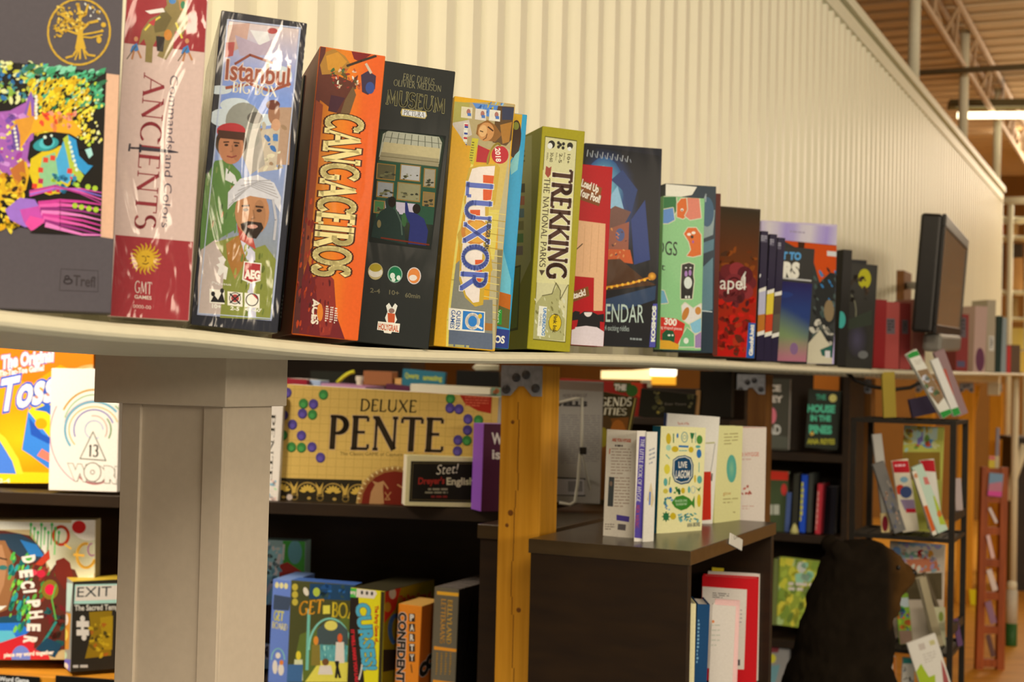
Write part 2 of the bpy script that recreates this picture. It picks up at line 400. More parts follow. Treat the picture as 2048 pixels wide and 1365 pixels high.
    def specks(s, x0, y0, x1, y1, n, r0, r1, cols, seed=1, asp=1.0, rot=None, k=7, inside=None):
        rnd = random.Random(seed); s.n += 1
        for i in range(n):
            if i % 40 == 39: s.n += 1
            cx, cy, r = rnd.uniform(x0, x1), rnd.uniform(y0, y1), rnd.uniform(r0, r1); ro = math.radians(rot if rot is not None else rnd.uniform(0, 180))
            if inside and not inside(cx, cy): continue
            c = alb(rnd.choice(cols), s.g); pts = []
            for j in range(k):
                a = 2 * math.pi * j / k; q = r * rnd.uniform(.75, 1.25); x, y = q * math.cos(a), q * asp * math.sin(a)
                pts.append(s.f.uv(cx + x * math.cos(ro) - y * math.sin(ro), cy + x * math.sin(ro) + y * math.cos(ro)))
            s._add(pts, c)
        return s
    def flatten(s):
        """lay every print run as low as the runs beneath it allow, so that the ink stays thin"""
        bb = {}
        for ps in s.parts.values():
            for pts, n in ps:
                u = [p[0] for p in pts]; v = [p[1] for p in pts]; b = (min(u), max(u), min(v), max(v)); o = bb.get(n)
                bb[n] = b if o is None else (min(o[0], b[0]), max(o[1], b[1]), min(o[2], b[2]), max(o[3], b[3]))
        lv, seen = {}, []
        for n in sorted(bb):
            b = bb[n]; lv[n] = 1 + max((l for q, l in seen if q[0] < b[1] and q[1] > b[0] and q[2] < b[3] and q[3] > b[2]), default=4); seen.append((b, lv[n]))
        for k in s.parts: s.parts[k] = [(pts, lv[n]) for pts, n in s.parts[k]]
    def done(s):
        s.flatten()
        for name, ps in s.parts.items():
            if not ps: continue
            vs, fs, cs = [], [], []
            for pts, n in ps:
                b = len(vs); off = -n * s.eps
                for p in pts: vs.append((p[0], off, p[1])); cs.append(p[2:5])
                fs.append(tuple(range(b, b + len(pts))))
            me = bpy.data.meshes.new(name); me.from_pydata(vs, [], fs); me.update()
            at = me.color_attributes.new('ink', 'FLOAT_COLOR', 'POINT')
            at.data.foreach_set('color', [x for c in cs for x in (*c, 1.0)])
            me.materials.append(s.m)
            o = bpy.data.objects.new(name, me); link(o, s.root)
            o.matrix_parent_inverse = s.root.matrix_world.inverted(); o.matrix_world = s.f.mw()
            if name in s.labels: o['label'] = s.labels[name]
def inked(name, me_builder, colour_of, m, mw, parent=None):
    """box-like mesh whose faces are inked by their normal"""
    bm = me_builder; bmesh.ops.recalc_face_normals(bm, faces=bm.faces[:])
    me = bpy.data.meshes.new(name); bm.to_mesh(me); bm.free()
    at = me.color_attributes.new('ink', 'FLOAT_COLOR', 'CORNER')
    for p in me.polygons:
        c = colour_of(p.normal, p.center)
        for li in p.loop_indices: at.data[li].color = (*c, 1)
    me.materials.append(m)
    o = bpy.data.objects.new(name, me); link(o, parent); o.matrix_world = mw
    return o
def carton(name, f, depth, label, cat='game box', front='#888888', side=None, top=None, left=None, g=1.0, m=None, group=None, bevel=0.0008, lid=0.0):
    """a board-game carton behind a fitted face; lid: share of the depth the lower half sticks out of the lid"""
    bm = bmesh.new(); w_, h_ = f.w, f.h
    bmesh.ops.create_cube(bm, size=1.0)
    for v in bm.verts: v.co = Vector(((v.co.x + .5) * w_, (v.co.y + .5) * depth, (v.co.z + .5) * h_))
    bmesh.ops.bevel(bm, geom=bm.edges[:], offset=min(bevel, w_ * 0.1), segments=1, affect='EDGES')
    cf, cs = alb(front, g), alb(side or front, g); ct = alb(top or side or front, g); cl = alb(left or side or front, g)
    def col(n, c):
        if abs(n.y) > .7: return cf
        if n.z > .7: return ct
        if n.x < -.7: return cl
        return cs
    root = inked(name, bm, col, m or PRINT, f.mw())
    return tag(root, label, cat, group)
def book(name, f, depth, label, cover='#888888', pages='#e4d8bc', left='spine', g=1.0, m=None, group=None, cat='book', spine=None, board=0.0022, back=None):
    """a book whose fitted face is its front (or its spine): boards and spine are the root, the page block a part.
       left: what is on the local left, 'spine' or 'pages'; 'face' = the fitted face itself is the spine"""
    w_, h_ = f.w, f.h; b = min(board, depth * .3, w_ * .3); bm = bmesh.new(); t = MB(); t.bm.free(); t.bm = bm
    if left == 'face': t.box(0, w_, 0, b, 0, h_); t.box(0, b, b, depth, 0, h_); t.box(w_ - b, w_, b, depth, 0, h_); pg = (b, w_ - b, b, depth - 0.004)
    elif left == 'spine': t.box(0, w_, 0, b, 0, h_); t.box(0, w_, depth - b, depth, 0, h_); t.box(0, b, b, depth - b, 0, h_); pg = (b, w_ - 0.004, b, depth - b)
    else: t.box(0, w_, 0, b, 0, h_); t.box(0, w_, depth - b, depth, 0, h_); t.box(w_ - b, w_, b, depth - b, 0, h_); pg = (0.004, w_ - b, b, depth - b)
    cc = alb(cover, g); sc = alb(spine or cover, g)
    def col(n, c):
        if left == 'spine' and n.x < -.7: return sc
        return cc
    root = inked(name, bm, col, m or PRINT, f.mw()); tag(root, label, cat, group)
    pb = MB().box(pg[0], pg[1], pg[2], pg[3], 0.003, h_ - 0.003)
    o = pb.obj('page_block', page_mat(pages, g), root)
    return root
_pm = {}
def page_mat(c, g):
    k = (c, round(g, 2))
    if k not in _pm: _pm[k] = mat('paper_pages', c, 0.8, 0.12, 400, g=g)
    return _pm[k]
# ================================================================== the setting
EU8 = math.radians(-8)
PAINT = mat('warm_white_paint', '#e6d4a8', 0.55, 0.04, 60, bump=0.05)
STEELP = mat('cream_corrugated_steel', '#f2deb4', 0.42, 0.03, 5, bump=0.02, stretch=(1, 1, .2))
TAUPE = mat('taupe_paint', '#d6bb96', 0.6, 0.03, 90, bump=0.04)
PINE = mat('orange_pine', '#f4a428', 0.6, 0.18, 6, bump=0.1, stretch=(9, 9, .6), col2='#d88a12')
KNOT = mat('pine_knot', '#8a4c10', 0.6, 0.2, 60)
GALV = mat('galvanised_steel', '#a8a29a', 0.5, 0.2, 80, bump=0.2, metal=0.3)
BOLT = mat('dark_bolt_steel', '#5c5650', 0.45, 0.2, 90, metal=0.5)
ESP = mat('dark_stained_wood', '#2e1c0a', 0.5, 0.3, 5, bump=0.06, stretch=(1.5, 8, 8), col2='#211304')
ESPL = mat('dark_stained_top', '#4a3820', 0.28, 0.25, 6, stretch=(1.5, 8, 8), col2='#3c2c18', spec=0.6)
OAKS = mat('orange_stained_shelf', '#d98a24', 0.35, 0.2, 8, stretch=(1, 8, 8))
BLACKM = mat('black_metal', '#241d14', 0.5, 0.2, 60)
CEDAR = mat('red_cedar', '#b5541a', 0.5, 0.25, 6, stretch=(8, 8, .8), col2='#8e3c10')
CEIL = mat('tan_ceiling_deck', '#eecb98', 0.7, 0.06, 3)
FLOORM = mat('honey_wood_floor', '#e8a038', 0.35, 0.2, 4, stretch=(1, 6, 1), col2='#c47e24')
WALLB = mat('brown_back_wall', '#8a5a20', 0.8, 0.1, 3)
TUBE = mat('lit_tube', '#fff4d8', 0.4, 0, 10, emit='#ffedc0', estr=4)
def struct(o): o['kind'] = 'structure'; return o
# floor with boards, ceiling deck with ribs, far walls
struct(MB().box(-5, 9, 5.8, 16, -0.1, 0).obj('floor', FLOORM))
struct(MB().box(-5, 9, -3, 5.8, -0.1, 0).obj('floor_neutral_bounce', mat('neutral_bounce_grey', '#9a9286', .9, .2, 200)))  # unseen near floor, its neutral grey invented to cut orange bounce
CZ = 3.5
b = MB(); RV = Matrix.Rotation(-ALPHA, 4, 'Z'); RV.translation = (0, 0, 0)
b.box(-8, 9, -6, 22, CZ + .06, CZ + .12, RV)
for k in range(84):
    y = 2.0 + k * 0.22
    b.box(-6, 9, y, y + 0.12, CZ + .03, CZ + .06, RV)
struct(b.obj('ceiling', CEIL))
struct(MB().box(-5, 9, 14.5, 14.7, 0, CZ + .5).obj('wall_back', WALLB))
struct(MB().box(-4.4, -4.2, -3, 14.5, 0, CZ + .5).obj('wall_left', WALLB))
# the partition: corrugated sheet above the long shelf
TOPZ = hit(1800, 185, W0, U).z
s_end = (hit(1996, 400, W0, U) - W0).dot(U); s0 = -1.3
per, dep = 0.098, 0.027
pts = []; s = s0
while s < s_end:
    pts += [(s, 0), (s + per * .50, 0), (s + per * .60, dep), (s + per * .90, dep)]; s += per
pts.append((s, 0))
LZ = hit(1500, 727, L0, U).z
bm = bmesh.new(); lo = [bm.verts.new(W(a, d, LZ - 0.012)) for a, d in pts]; hi = [bm.verts.new(W(a, d, TOPZ)) for a, d in pts]
lo2 = [bm.verts.new(W(a, d - .003, LZ - 0.012)) for a, d in pts]; hi2 = [bm.verts.new(W(a, d - .003, TOPZ)) for a, d in pts]
for i in range(len(pts) - 1):
    bm.faces.new((lo[i], lo[i + 1], hi[i + 1], hi[i])); bm.faces.new((lo2[i], hi2[i], hi2[i + 1], lo2[i + 1])); bm.faces.new((hi[i], hi[i + 1], hi2[i + 1], hi2[i]))
t = MB(); t.bm.free(); t.bm = bm; struct(t.obj('wall_right', STEELP))
def wallbox(m, s0, s1, d0, d1, z0, z1):
    q = Matrix((U, -V, Vector((0, 0, 1)))).transposed().to_4x4(); q.translation = (W0.x, W0.y, 0)
    return m.box(s0, s1, -d1, -d0, z0, z1, q)
b = MB(); wallbox(b, s0, s_end + .03, -.05, .035, TOPZ - .004, TOPZ + .05); wallbox(b, s0, s_end + .03, -.03, .05, TOPZ + .062, TOPZ + .10)
wallbox(b, s0, s_end + .03, -.035, .02, TOPZ + .05, TOPZ + .062)
struct(b.obj('trim_1', PAINT, bevel=.003))
b = MB(); wallbox(b, s_end - .01, s_end + .05, -.05, .03, LZ - .1, TOPZ); struct(b.obj('trim_2', PAINT, bevel=.003))
# thin sheet-metal screw heads along the sheet are too small to see; the far open frame and its poles follow
tops = ((1826, 172, 1829, 0), (1925, 296, 1937, 30), (1992, 388, 2000, 156))
for i, (bx, by, tx, ty) in enumerate(tops):
    B = hit(bx, by, W0 - V * .01, U)
    m = MB().tube([(B.x, B.y, TOPZ + .06), (B.x + .004, B.y, CZ)], .028, 14)
    o = m.obj('steel_pole', PAINT, smooth=True)
    fl = MB().lathe([(.05, 0), (.05, .008), (.03, .012)], 16, Matrix.Translation((B.x, B.y, TOPZ + .10))).obj('flange', PAINT, o, smooth=False)
    tag(o, ['white steel pole rising from the partition rail, thickest and first along it', 'white steel pole from the rail to the ceiling truss, crossing the tube light tip', 'thinnest white steel pole, at the far end of the partition rail'][i], 'pole', 'poles on the partition rail')
# ceiling beam above the rail: a truss with two chords and diagonals
BA = hit(1937, 30, W0 - V * .01, U)
def beampt(s, d, z): p = BA + U * s + V * d; return Vector((p.x, p.y, z))
m = MB(); m.tube([beampt(-6, -.05, CZ - .01), beampt(5, -.05, CZ - .01)], .022, 8); m.tube([beampt(-6, .05, CZ - .01), beampt(5, .05, CZ - .01)], .022, 8)
m.tube([beampt(-6, 0, CZ - .22), beampt(5, 0, CZ - .22)], .02, 8)
for k in range(28):
    a = -6 + k * .4; m.tube([beampt(a, .05 if k % 2 else -.05, CZ - .01), beampt(a + .2, 0, CZ - .22)], .010, 6); m.tube([beampt(a + .2, 0, CZ - .22), beampt(a + .4, -.05 if k % 2 else .05, CZ - .01)], .010, 6)
o = m.obj('ceiling_truss', mat('tan_paint', '#c8a070', .6, .1, 20)); tag(o, 'tan open steel truss under the ceiling, above the partition rail', 'truss')
m = MB(); A0 = P(1880, 38, 8.4); m.tube([(A0.x - .3, A0.y + .1, CZ - .275), (A0.x + 3, A0.y - 1.3, CZ - .275)], .018, 8)
tag(m.obj('conduit_pipe', mat('dull_conduit', '#7d6a48', .6, .1, 20), smooth=True), 'thin grey conduit pipe crossing under the ceiling', 'pipe')
# fluorescent light hanging beyond the partition
A0 = P(1915, 231, 9.8); e = Vector((math.cos(-.16), math.sin(-.16), 0))
root = thing('strip_light', 'lit white tube light hanging under the tan ceiling behind two poles', 'light', loc=(A0.x, A0.y, A0.z), rz=-.16)
MB().tube([(0, 0, 0), (.03, 0, 0), (1.9, 0, 0)], .023, 14).obj('tube', TUBE, root, smooth=True)
MB().box(-.06, 1.95, -.07, .07, .05, .10).obj('housing', mat('olive_housing', '#5a4a20', .5, .1, 30), root)
for x in (.3, 1.6): MB().tube([(x, 0, .1), (x, 0, CZ - A0.z)], .004, 6).obj('hanger_rod', GALV, root)
# ------------------------------------------------------------------ the long shelf in front of the sheet
edge = [(-420, 560), (-150, 596), (0, 617), (120, 631), (228, 643), (380, 655), (470, 666), (590, 680), (720, 692), (870, 699), (1000, 703), (1140, 705), (1290, 710), (1420, 718), (1530, 726), (1640, 733), (1745, 738), (1850, 741), (1950, 744), (2048, 747), (2110, 751)]
prof = [((hit(x, y, L0, U) - L0).dot(U), hit(x, y, L0, U).z) for x, y in edge]
def ledge_z(s):
    for (a, za), (b_, zb) in zip(prof, prof[1:]):
        if s <= b_: t = (s - a) / (b_ - a); t = max(0, t); return za + (zb - za) * t
    return prof[-1][1]
root = thing('wall_shelf', 'long cream painted shelf board along the corrugated partition, loaded with games and books', 'shelf', mw=Matrix.Translation(W(0, 0, LZ)))
SMW = Matrix.Translation(W(0, 0, LZ))
bm = bmesh.new(); rings = []
cross = [(-.002, 0), (WALLD - .008, 0), (WALLD - .002, -.003), (WALLD + .002, -.009), (WALLD + .001, -.012), (WALLD - .005, -.0155), (-.002, -.0155)]
ss = [prof[0][0] + i * .04 for i in range(int((s_end - prof[0][0]) / .04))] + [s_end]
for s in ss: rings.append([bm.verts.new(W(s, d, ledge_z(s) - .001 + z)) for d, z in cross])
for a, b_ in zip(rings, rings[1:]):
    for k in range(len(cross)): bm.faces.new((a[k], b_[k], b_[(k + 1) % len(cross)], a[(k + 1) % len(cross)]))
bm.faces.new(rings[0]); bm.faces.new(rings[-1][::-1])
t = MB(); t.bm.free(); t.bm = bm; o = world_child(t.obj('board', PAINT, root, smooth=False), SMW)
# ------------------------------------------------------------------ taupe square column
PR = Matrix((V, U, Vector((0, 0, 1)))).transposed().to_4x4()     # local x out of the partition, y along it
def Wm(p):
    q = PR.copy(); q.translation = p; return q
cb = P(451, 815, 1.66)                                           # near bottom corner of the capital: the corner between its two visible sides
ct = hitz(455, 702, P(455, 702, 1.66).z)
capz0, capz1 = cb.z, P(455, 702, 1.66).z
# sides run along -V (to the left) and along U (to the right)
def span(c, dirn, px, py):
    n = 0.05
    for _ in range(30):
        a = proj(c + dirn * n)[0]; b_ = proj(c + dirn * (n + 1e-4))[0]; n += (px - a) / ((b_ - a) / 1e-4)
    return n
wl = span(cb, -V, 187, 806); wr = span(cb, U, 574, 810)
root = thing('square_column', 'taupe painted square column with a plain capital, under the shelf', 'column', mw=Wm(Vector((cb.x, cb.y, 0)) - V * wl))
cx = wl
capo = MB().box(0, wl, 0, wr, capz0, capz1).obj('capital', TAUPE, root, bevel=.0015)
sc = P(438, 1100, 1.66 + .022)
ins = .020
def shaft(x0, x1, y0, y1): return MB().box(x0, x1, y0, y1, 0, capz0)
x0 = wl - span(cb + Vector((0, 0, -.05)), -V, 229, 830); inx = x0
x1 = wl - .012
MB().box(x0 + .004, x1 - .004, .016, wr - .02, 0, capz0).obj('shaft', TAUPE, root)
fl = .021                                                         # corner boards of the shaft
for a, c in ((x0, x0 + .028), (x1 - .028, x1)): MB().box(a, c, .012, .018, 0, capz0).obj('corner_board', TAUPE, root, bevel=.0008)
MB().box(x1 - .004, x1, .0181, wr - .015, 0, capz0).obj('side_board', TAUPE, root, bevel=.0008)
zt = LZ - .017
for a in (.045, wl - .045): MB().box(a - .012, a + .012, .02, .06, capz1, zt).obj('block', PAINT, root)
# ------------------------------------------------------------------ pine posts with galvanised post caps
def post(front, wdt, dpt, top, label, brk=None, m=PINE):
    """front: corner between the two visible sides, at the foot of the bracket"""
    r = thing('pine_post', label, 'post', mw=Wm(Vector((front.x, front.y, 0)) - V * wdt), group='posts of the partition')
    body = MB().box(0, wdt, 0, dpt, 0, top).obj('timber', m, r, bevel=.002)
    if brk:
        h = brk; x0, x1 = .001, wdt - .001
        out = [(x0, top), (x1, top), (x1, top - h), (x1 - wdt * .22, top - h), (x1 - wdt * .42, top - h * .68), (x0 + wdt * .42, top - h * .68), (x0 + wdt * .22, top - h), (x0, top - h)]
        bo = MB().prism(out, -.004, -.0002).obj('post_cap', GALV, r)
        for bx, bz in ((.38, .40), (.62, .30), (.14, .80), (.86, .74)):
            q = Matrix.Translation((x0 + (x1 - x0) * bx, -.004, top - h * bz)) @ Matrix.Rotation(math.pi / 2, 4, 'X')
            MB().lathe([(.0088, 0), (.0088, .002), (.006, .003), (.0045, .006), (.0025, .007)], 14, q).obj('bolt', BOLT, bo)
    return r, body
fp = P(1085, 800, 2.80)
pw = span(fp, -V, 1002, 800); pd = span(fp, U, 1119, 800)
pr, pb = post(fp, pw, pd, LZ - .0175, 'orange pine post with a long crack, beside the boxed game with green and purple beads', brk=.060)
# crack and knots of the near post, cut shallow into its front
cr = MB(); q = pb.matrix_world
ax = pw * .42
prevz = None
for k in range(26):
    z0_ = LZ - .09 - k * .035
    if z0_ < .3: break
    x = ax + .004 * math.sin(k * .5) + .002 * math.sin(k * 1.7)
    if prevz is not None: cr.box(min(px_, x) - .0006, min(px_, x) + .0008, -.0004, .0003, z0_, prevz)
    prevz, px_ = z0_, x
cr.obj('crack', KNOT, pr)
for kx, kz, rr in ((.3, .13, .004), (.3, .31, .006), (.22, .335, .004), (.55, .50, .005)):
    MB().lathe([(rr, 0), (rr * .6, .0006)], 12, Matrix.Translation((pw * kx, -.0001, LZ - kz)) @ Matrix.Rotation(math.pi / 2, 4, 'X')).obj('knot', KNOT, pr)
s1 = (fp - W0).dot(U); fp2 = hit(1531, 790, fp, U); s2 = (fp2 - W0).dot(U); step = s2 - s1
PINE_SHADE = mat('shade_browned_pine', '#86521a', 0.6, 0.18, 6, bump=0.1, stretch=(9, 9, .6), col2='#6a3c0e')  # pine darkened so the posts' shade sits in the colour
post(fp2, pw, pd, LZ - .0175, 'brown shaded pine post behind the pale yellow books on the dark display case', brk=.060, m=PINE_SHADE)
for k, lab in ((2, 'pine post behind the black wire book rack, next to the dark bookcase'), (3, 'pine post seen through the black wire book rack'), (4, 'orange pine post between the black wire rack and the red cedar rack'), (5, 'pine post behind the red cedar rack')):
    post(fp + U * step * k, pw, pd, LZ - .0175, lab, brk=.060, m=PINE_SHADE if k == 2 else PINE)
print('POSTS', [proj(fp + U * step * k)[0] for k in range(6)], 'step', step, 'pw', pw, pd, 'TOPZ', TOPZ, 'LZ', LZ, 's_end', s_end, 'cap', wl, wr)
# knee braces between the two far posts
for k, (a, c) in enumerate((((4, .07, -.07), (4, .42, -.45)),)):
    p0 = fp + U * (step * 4 + .09) - V * pw * .6; p1 = p0 + U * .5
    m = MB().tube([(p1.x, p1.y, LZ - .05), (p0.x, p0.y, LZ - .45)], .03, 4)
    tag(m.obj('knee_brace', PINE), 'slanting pale brace between the two far pine posts', 'brace')
# ------------------------------------------------------------------ low bookcase A behind the opening (games stand on it)
EA = Vector((math.cos(EU8), math.sin(EU8), 0)); A0 = P(750, 1012, 3.3); A0 = Vector((A0.x, A0.y, A0.z)); NA = Vector((-EA.y, EA.x, 0))
def Am(x, y, z):
    q = Matrix((EA, NA, Vector((0, 0, 1)))).transposed().to_4x4(); q.translation = A0 + EA * x + NA * y; q.translation.z = z; return q
TA = A0.z; xl, xr = -2.0, .30
lowA = P(100, 1345, 3.47).z
root = thing('dark_bookcase', 'long low dark brown bookcase behind the column, games standing on its top and shelf', 'bookcase', mw=Am(0, 0, 0))
MB().box(xl, xr, 0, .34, TA - .028, TA).obj('top', ESP, root, bevel=.001)
MB().box(xl, xr, .32, .34, 0, TA - .028).obj('back_panel', ESP, root)
MB().box(xl + .02, -.44, .003, .32, lowA - .022, lowA).obj('shelf', OAKS, root, bevel=.001)
MB().box(-.42, xr, .003, .32, lowA - .022, lowA).obj('shelf', ESP, root, bevel=.001)
for x in (xl, -.44, xr - .02): MB().box(x, x + .02, .003, .32, 0, TA - .028).obj('side_panel', ESP, root)
MB().box(xl + .02, xr - .02, .003, .32, .08, .10).obj('shelf', ESP, root)
lineA = (A0 + NA * .012, EA); lineA2 = (A0 + NA * .03, EA)
# ------------------------------------------------------------------ display case H in the aisle, end panel towards the camera
HC = hit(1381, 1103, P(1381, 1103, 2.50), Vector((1, 0, 0))); HW = span(HC, -V, 1057, 1080); HL = .60
HZ = HC.z
root = thing('display_case', 'dark brown open display case standing out from the partition, small books on top', 'bookcase', mw=Wm(Vector((HC.x, HC.y, 0)) - V * HW))
def hb(n, x0, x1, y0, y1, z0, z1, m=ESP, bev=.001): return MB().box(x0, x1, y0, y1, z0, z1).obj(n, m, root, bevel=bev)
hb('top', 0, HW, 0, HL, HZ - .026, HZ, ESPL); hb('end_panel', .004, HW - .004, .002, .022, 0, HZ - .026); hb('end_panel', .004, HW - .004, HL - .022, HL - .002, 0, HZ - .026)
hb('back_panel', .004, .016, .022, HL - .022, 0, HZ - .026)
for z in (HZ - .40, HZ - .78): hb('shelf', .016, HW - .006, .022, HL - .022, z - .02, z)
HS = HZ - .40
# ------------------------------------------------------------------ low bookcase C beyond the near post, and D behind it
CC = P(1205, 1036, 3.25)                                          # on its right edge
CZt = CC.z
root = thing('low_bookcase', 'low dark wooden bookcase behind the pine post, a grey booklet standing on its top', 'bookcase', mw=Wm(Vector((CC.x, CC.y, 0))))
def cbx(n, x0, x1, y0, y1, z0, z1, m=ESP): return MB().box(x0, x1, y0, y1, z0, z1).obj(n, m, root, bevel=.001)
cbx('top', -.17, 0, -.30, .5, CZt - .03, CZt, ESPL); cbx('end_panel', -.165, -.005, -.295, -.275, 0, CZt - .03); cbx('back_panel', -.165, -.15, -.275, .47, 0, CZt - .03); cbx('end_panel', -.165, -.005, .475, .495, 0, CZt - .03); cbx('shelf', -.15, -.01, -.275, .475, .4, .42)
DC = P(1300, 835, 4.1)
root = thing('dark_shelf_unit', 'dark shelf unit behind the display case, black books standing on its ledge', 'bookcase', mw=Wm(Vector((DC.x, DC.y, 0))))
DZ = DC.z; dw = span(DC, V, 1470, 830)
for n, a in (('ledge', (-.37, dw, -.05, .10, DZ - .02, DZ)), ('back_panel', (-.37, dw, .10, .13, 0, DZ + .085)), ('side_panel', (-.37, -.35, -.05, .10, 0, DZ - .02)), ('side_panel', (dw - .02, dw, -.05, .10, 0, DZ - .02)), ('shelf', (-.35, dw - .02, -.05, .10, DZ - .4, DZ - .38))):
    MB().box(*a).obj(n, ESP, root, bevel=.001)
# ------------------------------------------------------------------ tall bookcase E, deep behind the opening
EC = P(1545, 905, 5.7); EZ1 = EC.z; EZ2 = P(1545, 1066, 5.7).z; EZ3 = P(1600, 1275, 5.75).z
ew = span(EC, V, 1697, 920)
root = thing('tall_bookcase', 'tall dark bookcase behind the partition, thrillers and paperbacks on its shelves', 'bookcase', mw=Wm(Vector((EC.x, EC.y, 0))))
def eb(n, *a): return MB().box(*a).obj(n, ESP, root, bevel=.001)
eb('back_panel', -.25, ew, .28, .30, 0, 2.0); eb('side_panel', ew - .025, ew, 0, .28, 0, 2.0); eb('side_panel', -.25, -.225, 0, .28, 0, 2.0)
for z in (EZ1, EZ2, EZ3, EZ3 - .36, 2.0): eb('shelf', -.225, ew - .025, .0, .28, z - .03, z)
lineE = (EC + U * .03, V)
# far display table B behind the boxed game, and a dark case added behind it to darken the gap
BC = P(700, 775, 4.4); BZ = BC.z - .01
root = thing('back_table', 'dark table behind the low bookcase, boxes and books lying flat on it', 'table', mw=Am((BC - A0).dot(EA), (BC - A0).dot(NA), 0))
MB().box(-.5, .50, -.1, .4, BZ - .03, BZ).obj('tabletop', ESP, root, bevel=.001)
for x, y in ((-.48, -.08), (.44, -.08), (-.48, .34), (.44, .34)): MB().box(x, x + .04, y, y + .04, 0, BZ - .03).obj('leg', ESP, root)
FC = P(820, 760, 6.2)
root = thing('added_dark_bookcase', 'dark bookcase added as darkness far behind the flat boxes', 'bookcase', mw=Am((FC - A0).dot(EA), (FC - A0).dot(NA), 0))
for n, a in (('back_panel', (-1.4, 0, .3, .32, 0, 2.1)), ('side_panel', (-.03, 0, 0, .3, 0, 2.1)), ('side_panel', (-1.4, -1.37, 0, .3, 0, 2.1)), ('shelf', (-1.37, -.03, 0, .3, 1.27, 1.3)), ('shelf', (-1.37, -.03, 0, .3, 1.65, 1.68)), ('top', (-1.37, -.03, 0, .3, 2.07, 2.1))):
    MB().box(*a).obj(n, ESP, root)
# ================================================================== games standing along the shelf
LL = (L0, U); LG = 'games and books along the wall shelf'
def lf(bl, br, tl, yaw=15, **k): return fit(bl, br[0], tl, yaw, line=LL, anchor='br', bry=br[1], **k)
def lgame(f, depth, label, front, **k): return carton('game_box', f, depth, label, 'game box', front, group=LG, **k)
def head(A, x, y, r, skin, hair=None, beard=None, rot=0, dark='#3a2418'):
    """a simple painted face"""
    if hair: A.ell(x, y - r * .25, r * 1.02, r * 1.05, hair)
    A.ell(x, y, r * .82, r * 1.12, skin, rot)
    A.ell(x + r * .35, y + r * .15, r * .3, r * .75, tuple(c * .8 for c in alb(skin)), rot)
    A.ell(x - r * .3, y - r * .12, r * .13, r * .08, dark); A.ell(x + r * .34, y - r * .08, r * .13, r * .08, dark)
    A.line([(x - r * .48, y - r * .3), (x - r * .14, y - r * .32)], r * .09, dark); A.line([(x + r * .18, y - r * .28), (x + r * .52, y - r * .24)], r * .09, dark)
    A.line([(x + r * .06, y - r * .1), (x + r * .12, y + r * .28), (x - r * .04, y + r * .32)], r * .07, tuple(c * .6 for c in alb(skin)))
    if beard:
        A.poly([(x - r * .55, y + r * .55), (x - r * .2, y + r * .42), (x + r * .1, y + r * .45), (x + r * .45, y + r * .5), (x + r * .55, y + r * .75), (x + r * .2, y + r * 1.25), (x - r * .2, y + r * 1.2), (x - r * .5, y + r * .8)], beard)
        A.ell(x + r * .02, y + r * .68, r * .25, r * .1, '#c08870')
    else: A.line([(x - r * .25, y + r * .6), (x + r * .05, y + r * .68), (x + r * .35, y + r * .58)], r * .1, '#8e4436')
# ---- 1 wooden-puzzle carton with a colourful big cat
f = lf((-300, 606), (222, 629), (-270, -95), 16)
r = lgame(f, .055, 'large dark grey puzzle carton with a rainbow big cat picture and a gold tree', '#534a49', m=GLOSS)
A = Art(f, r, m=GLOSS)
A.poly([(213, 147), (244, 151), (227, 478), (201, 474)], '#ddab84')
Q = [(-290, 92), (213, 145), (201, 473), (-290, 420)]
A.use('cat_picture', 'rainbow picture of a big cat face')
A.poly(Q, '#15120d')
inq = lambda x, y: 120 + .1 * x < y < 458 + .07 * x
A.specks(-60, 118, 90, 205, 330, 3, 9, ['#3c7f7a', '#86a83a', '#2f6f9c', '#c8c23c', '#1c1a14', '#dcd890'], 3, .6, inside=inq)
A.specks(60, 130, 205, 215, 170, 5, 13, ['#3d9a62', '#4fb07a', '#83c79a', '#2c6a44'], 4, .45, 150, inside=inq)
A.specks(60, 160, 180, 275, 330, 3, 10, ['#e8c820', '#dcb418', '#f0d63c', '#d0a010'], 5, .5, 130, inside=inq)
A.specks(70, 150, 190, 300, 170, 2, 5, ['#17130d', '#221a0c'], 6, .5, 130, inside=inq)
A.specks(150, 165, 206, 290, 60, 2, 5, ['#e8d858', '#b8c838', '#e8e4a0'], 7, .7, 120, inside=inq)
A.poly([(-60, 230), (20, 222), (52, 205), (62, 182), (70, 240), (62, 330), (30, 365), (-60, 380)], '#a25aa0')
A.poly([(45, 238), (62, 182), (70, 205), (66, 240)], '#8458a4'); A.poly([(52, 236), (61, 200), (64, 236)], '#d8922c')
A.specks(-10, 245, 48, 350, 26, 2, 5, ['#e8d838', '#f0e878', '#d8c028'], 8)
A.specks(-20, 230, 60, 370, 40, 4, 12, ['#7a4a9c', '#b468b0', '#9a3c8c', '#c888c0'], 9, .5)
A.poly([(20, 255), (60, 235), (110, 225), (145, 240), (165, 265), (150, 275), (90, 262), (62, 268), (40, 300)], '#e6a21e')
A.poly([(30, 240), (70, 232), (62, 262), (40, 295), (28, 285)], '#d8902c')
A.specks(80, 226, 150, 262, 30, 3, 8, ['#e07a3a', '#e84a2c', '#f0b030', '#e89070'], 10, .6)
A.poly([(22, 262), (34, 248), (40, 272), (40, 300), (28, 300)], '#6a4a8c')
for k in range(6): A.ell(29 + k * 1.3, 258 + k * 8, 2.8, 3.2, '#e8e0e8')
for k in range(7): A.ell(72 + (k % 2) * 1, 194 + k * 7, 3.2, 3.6, '#e8ddc8')
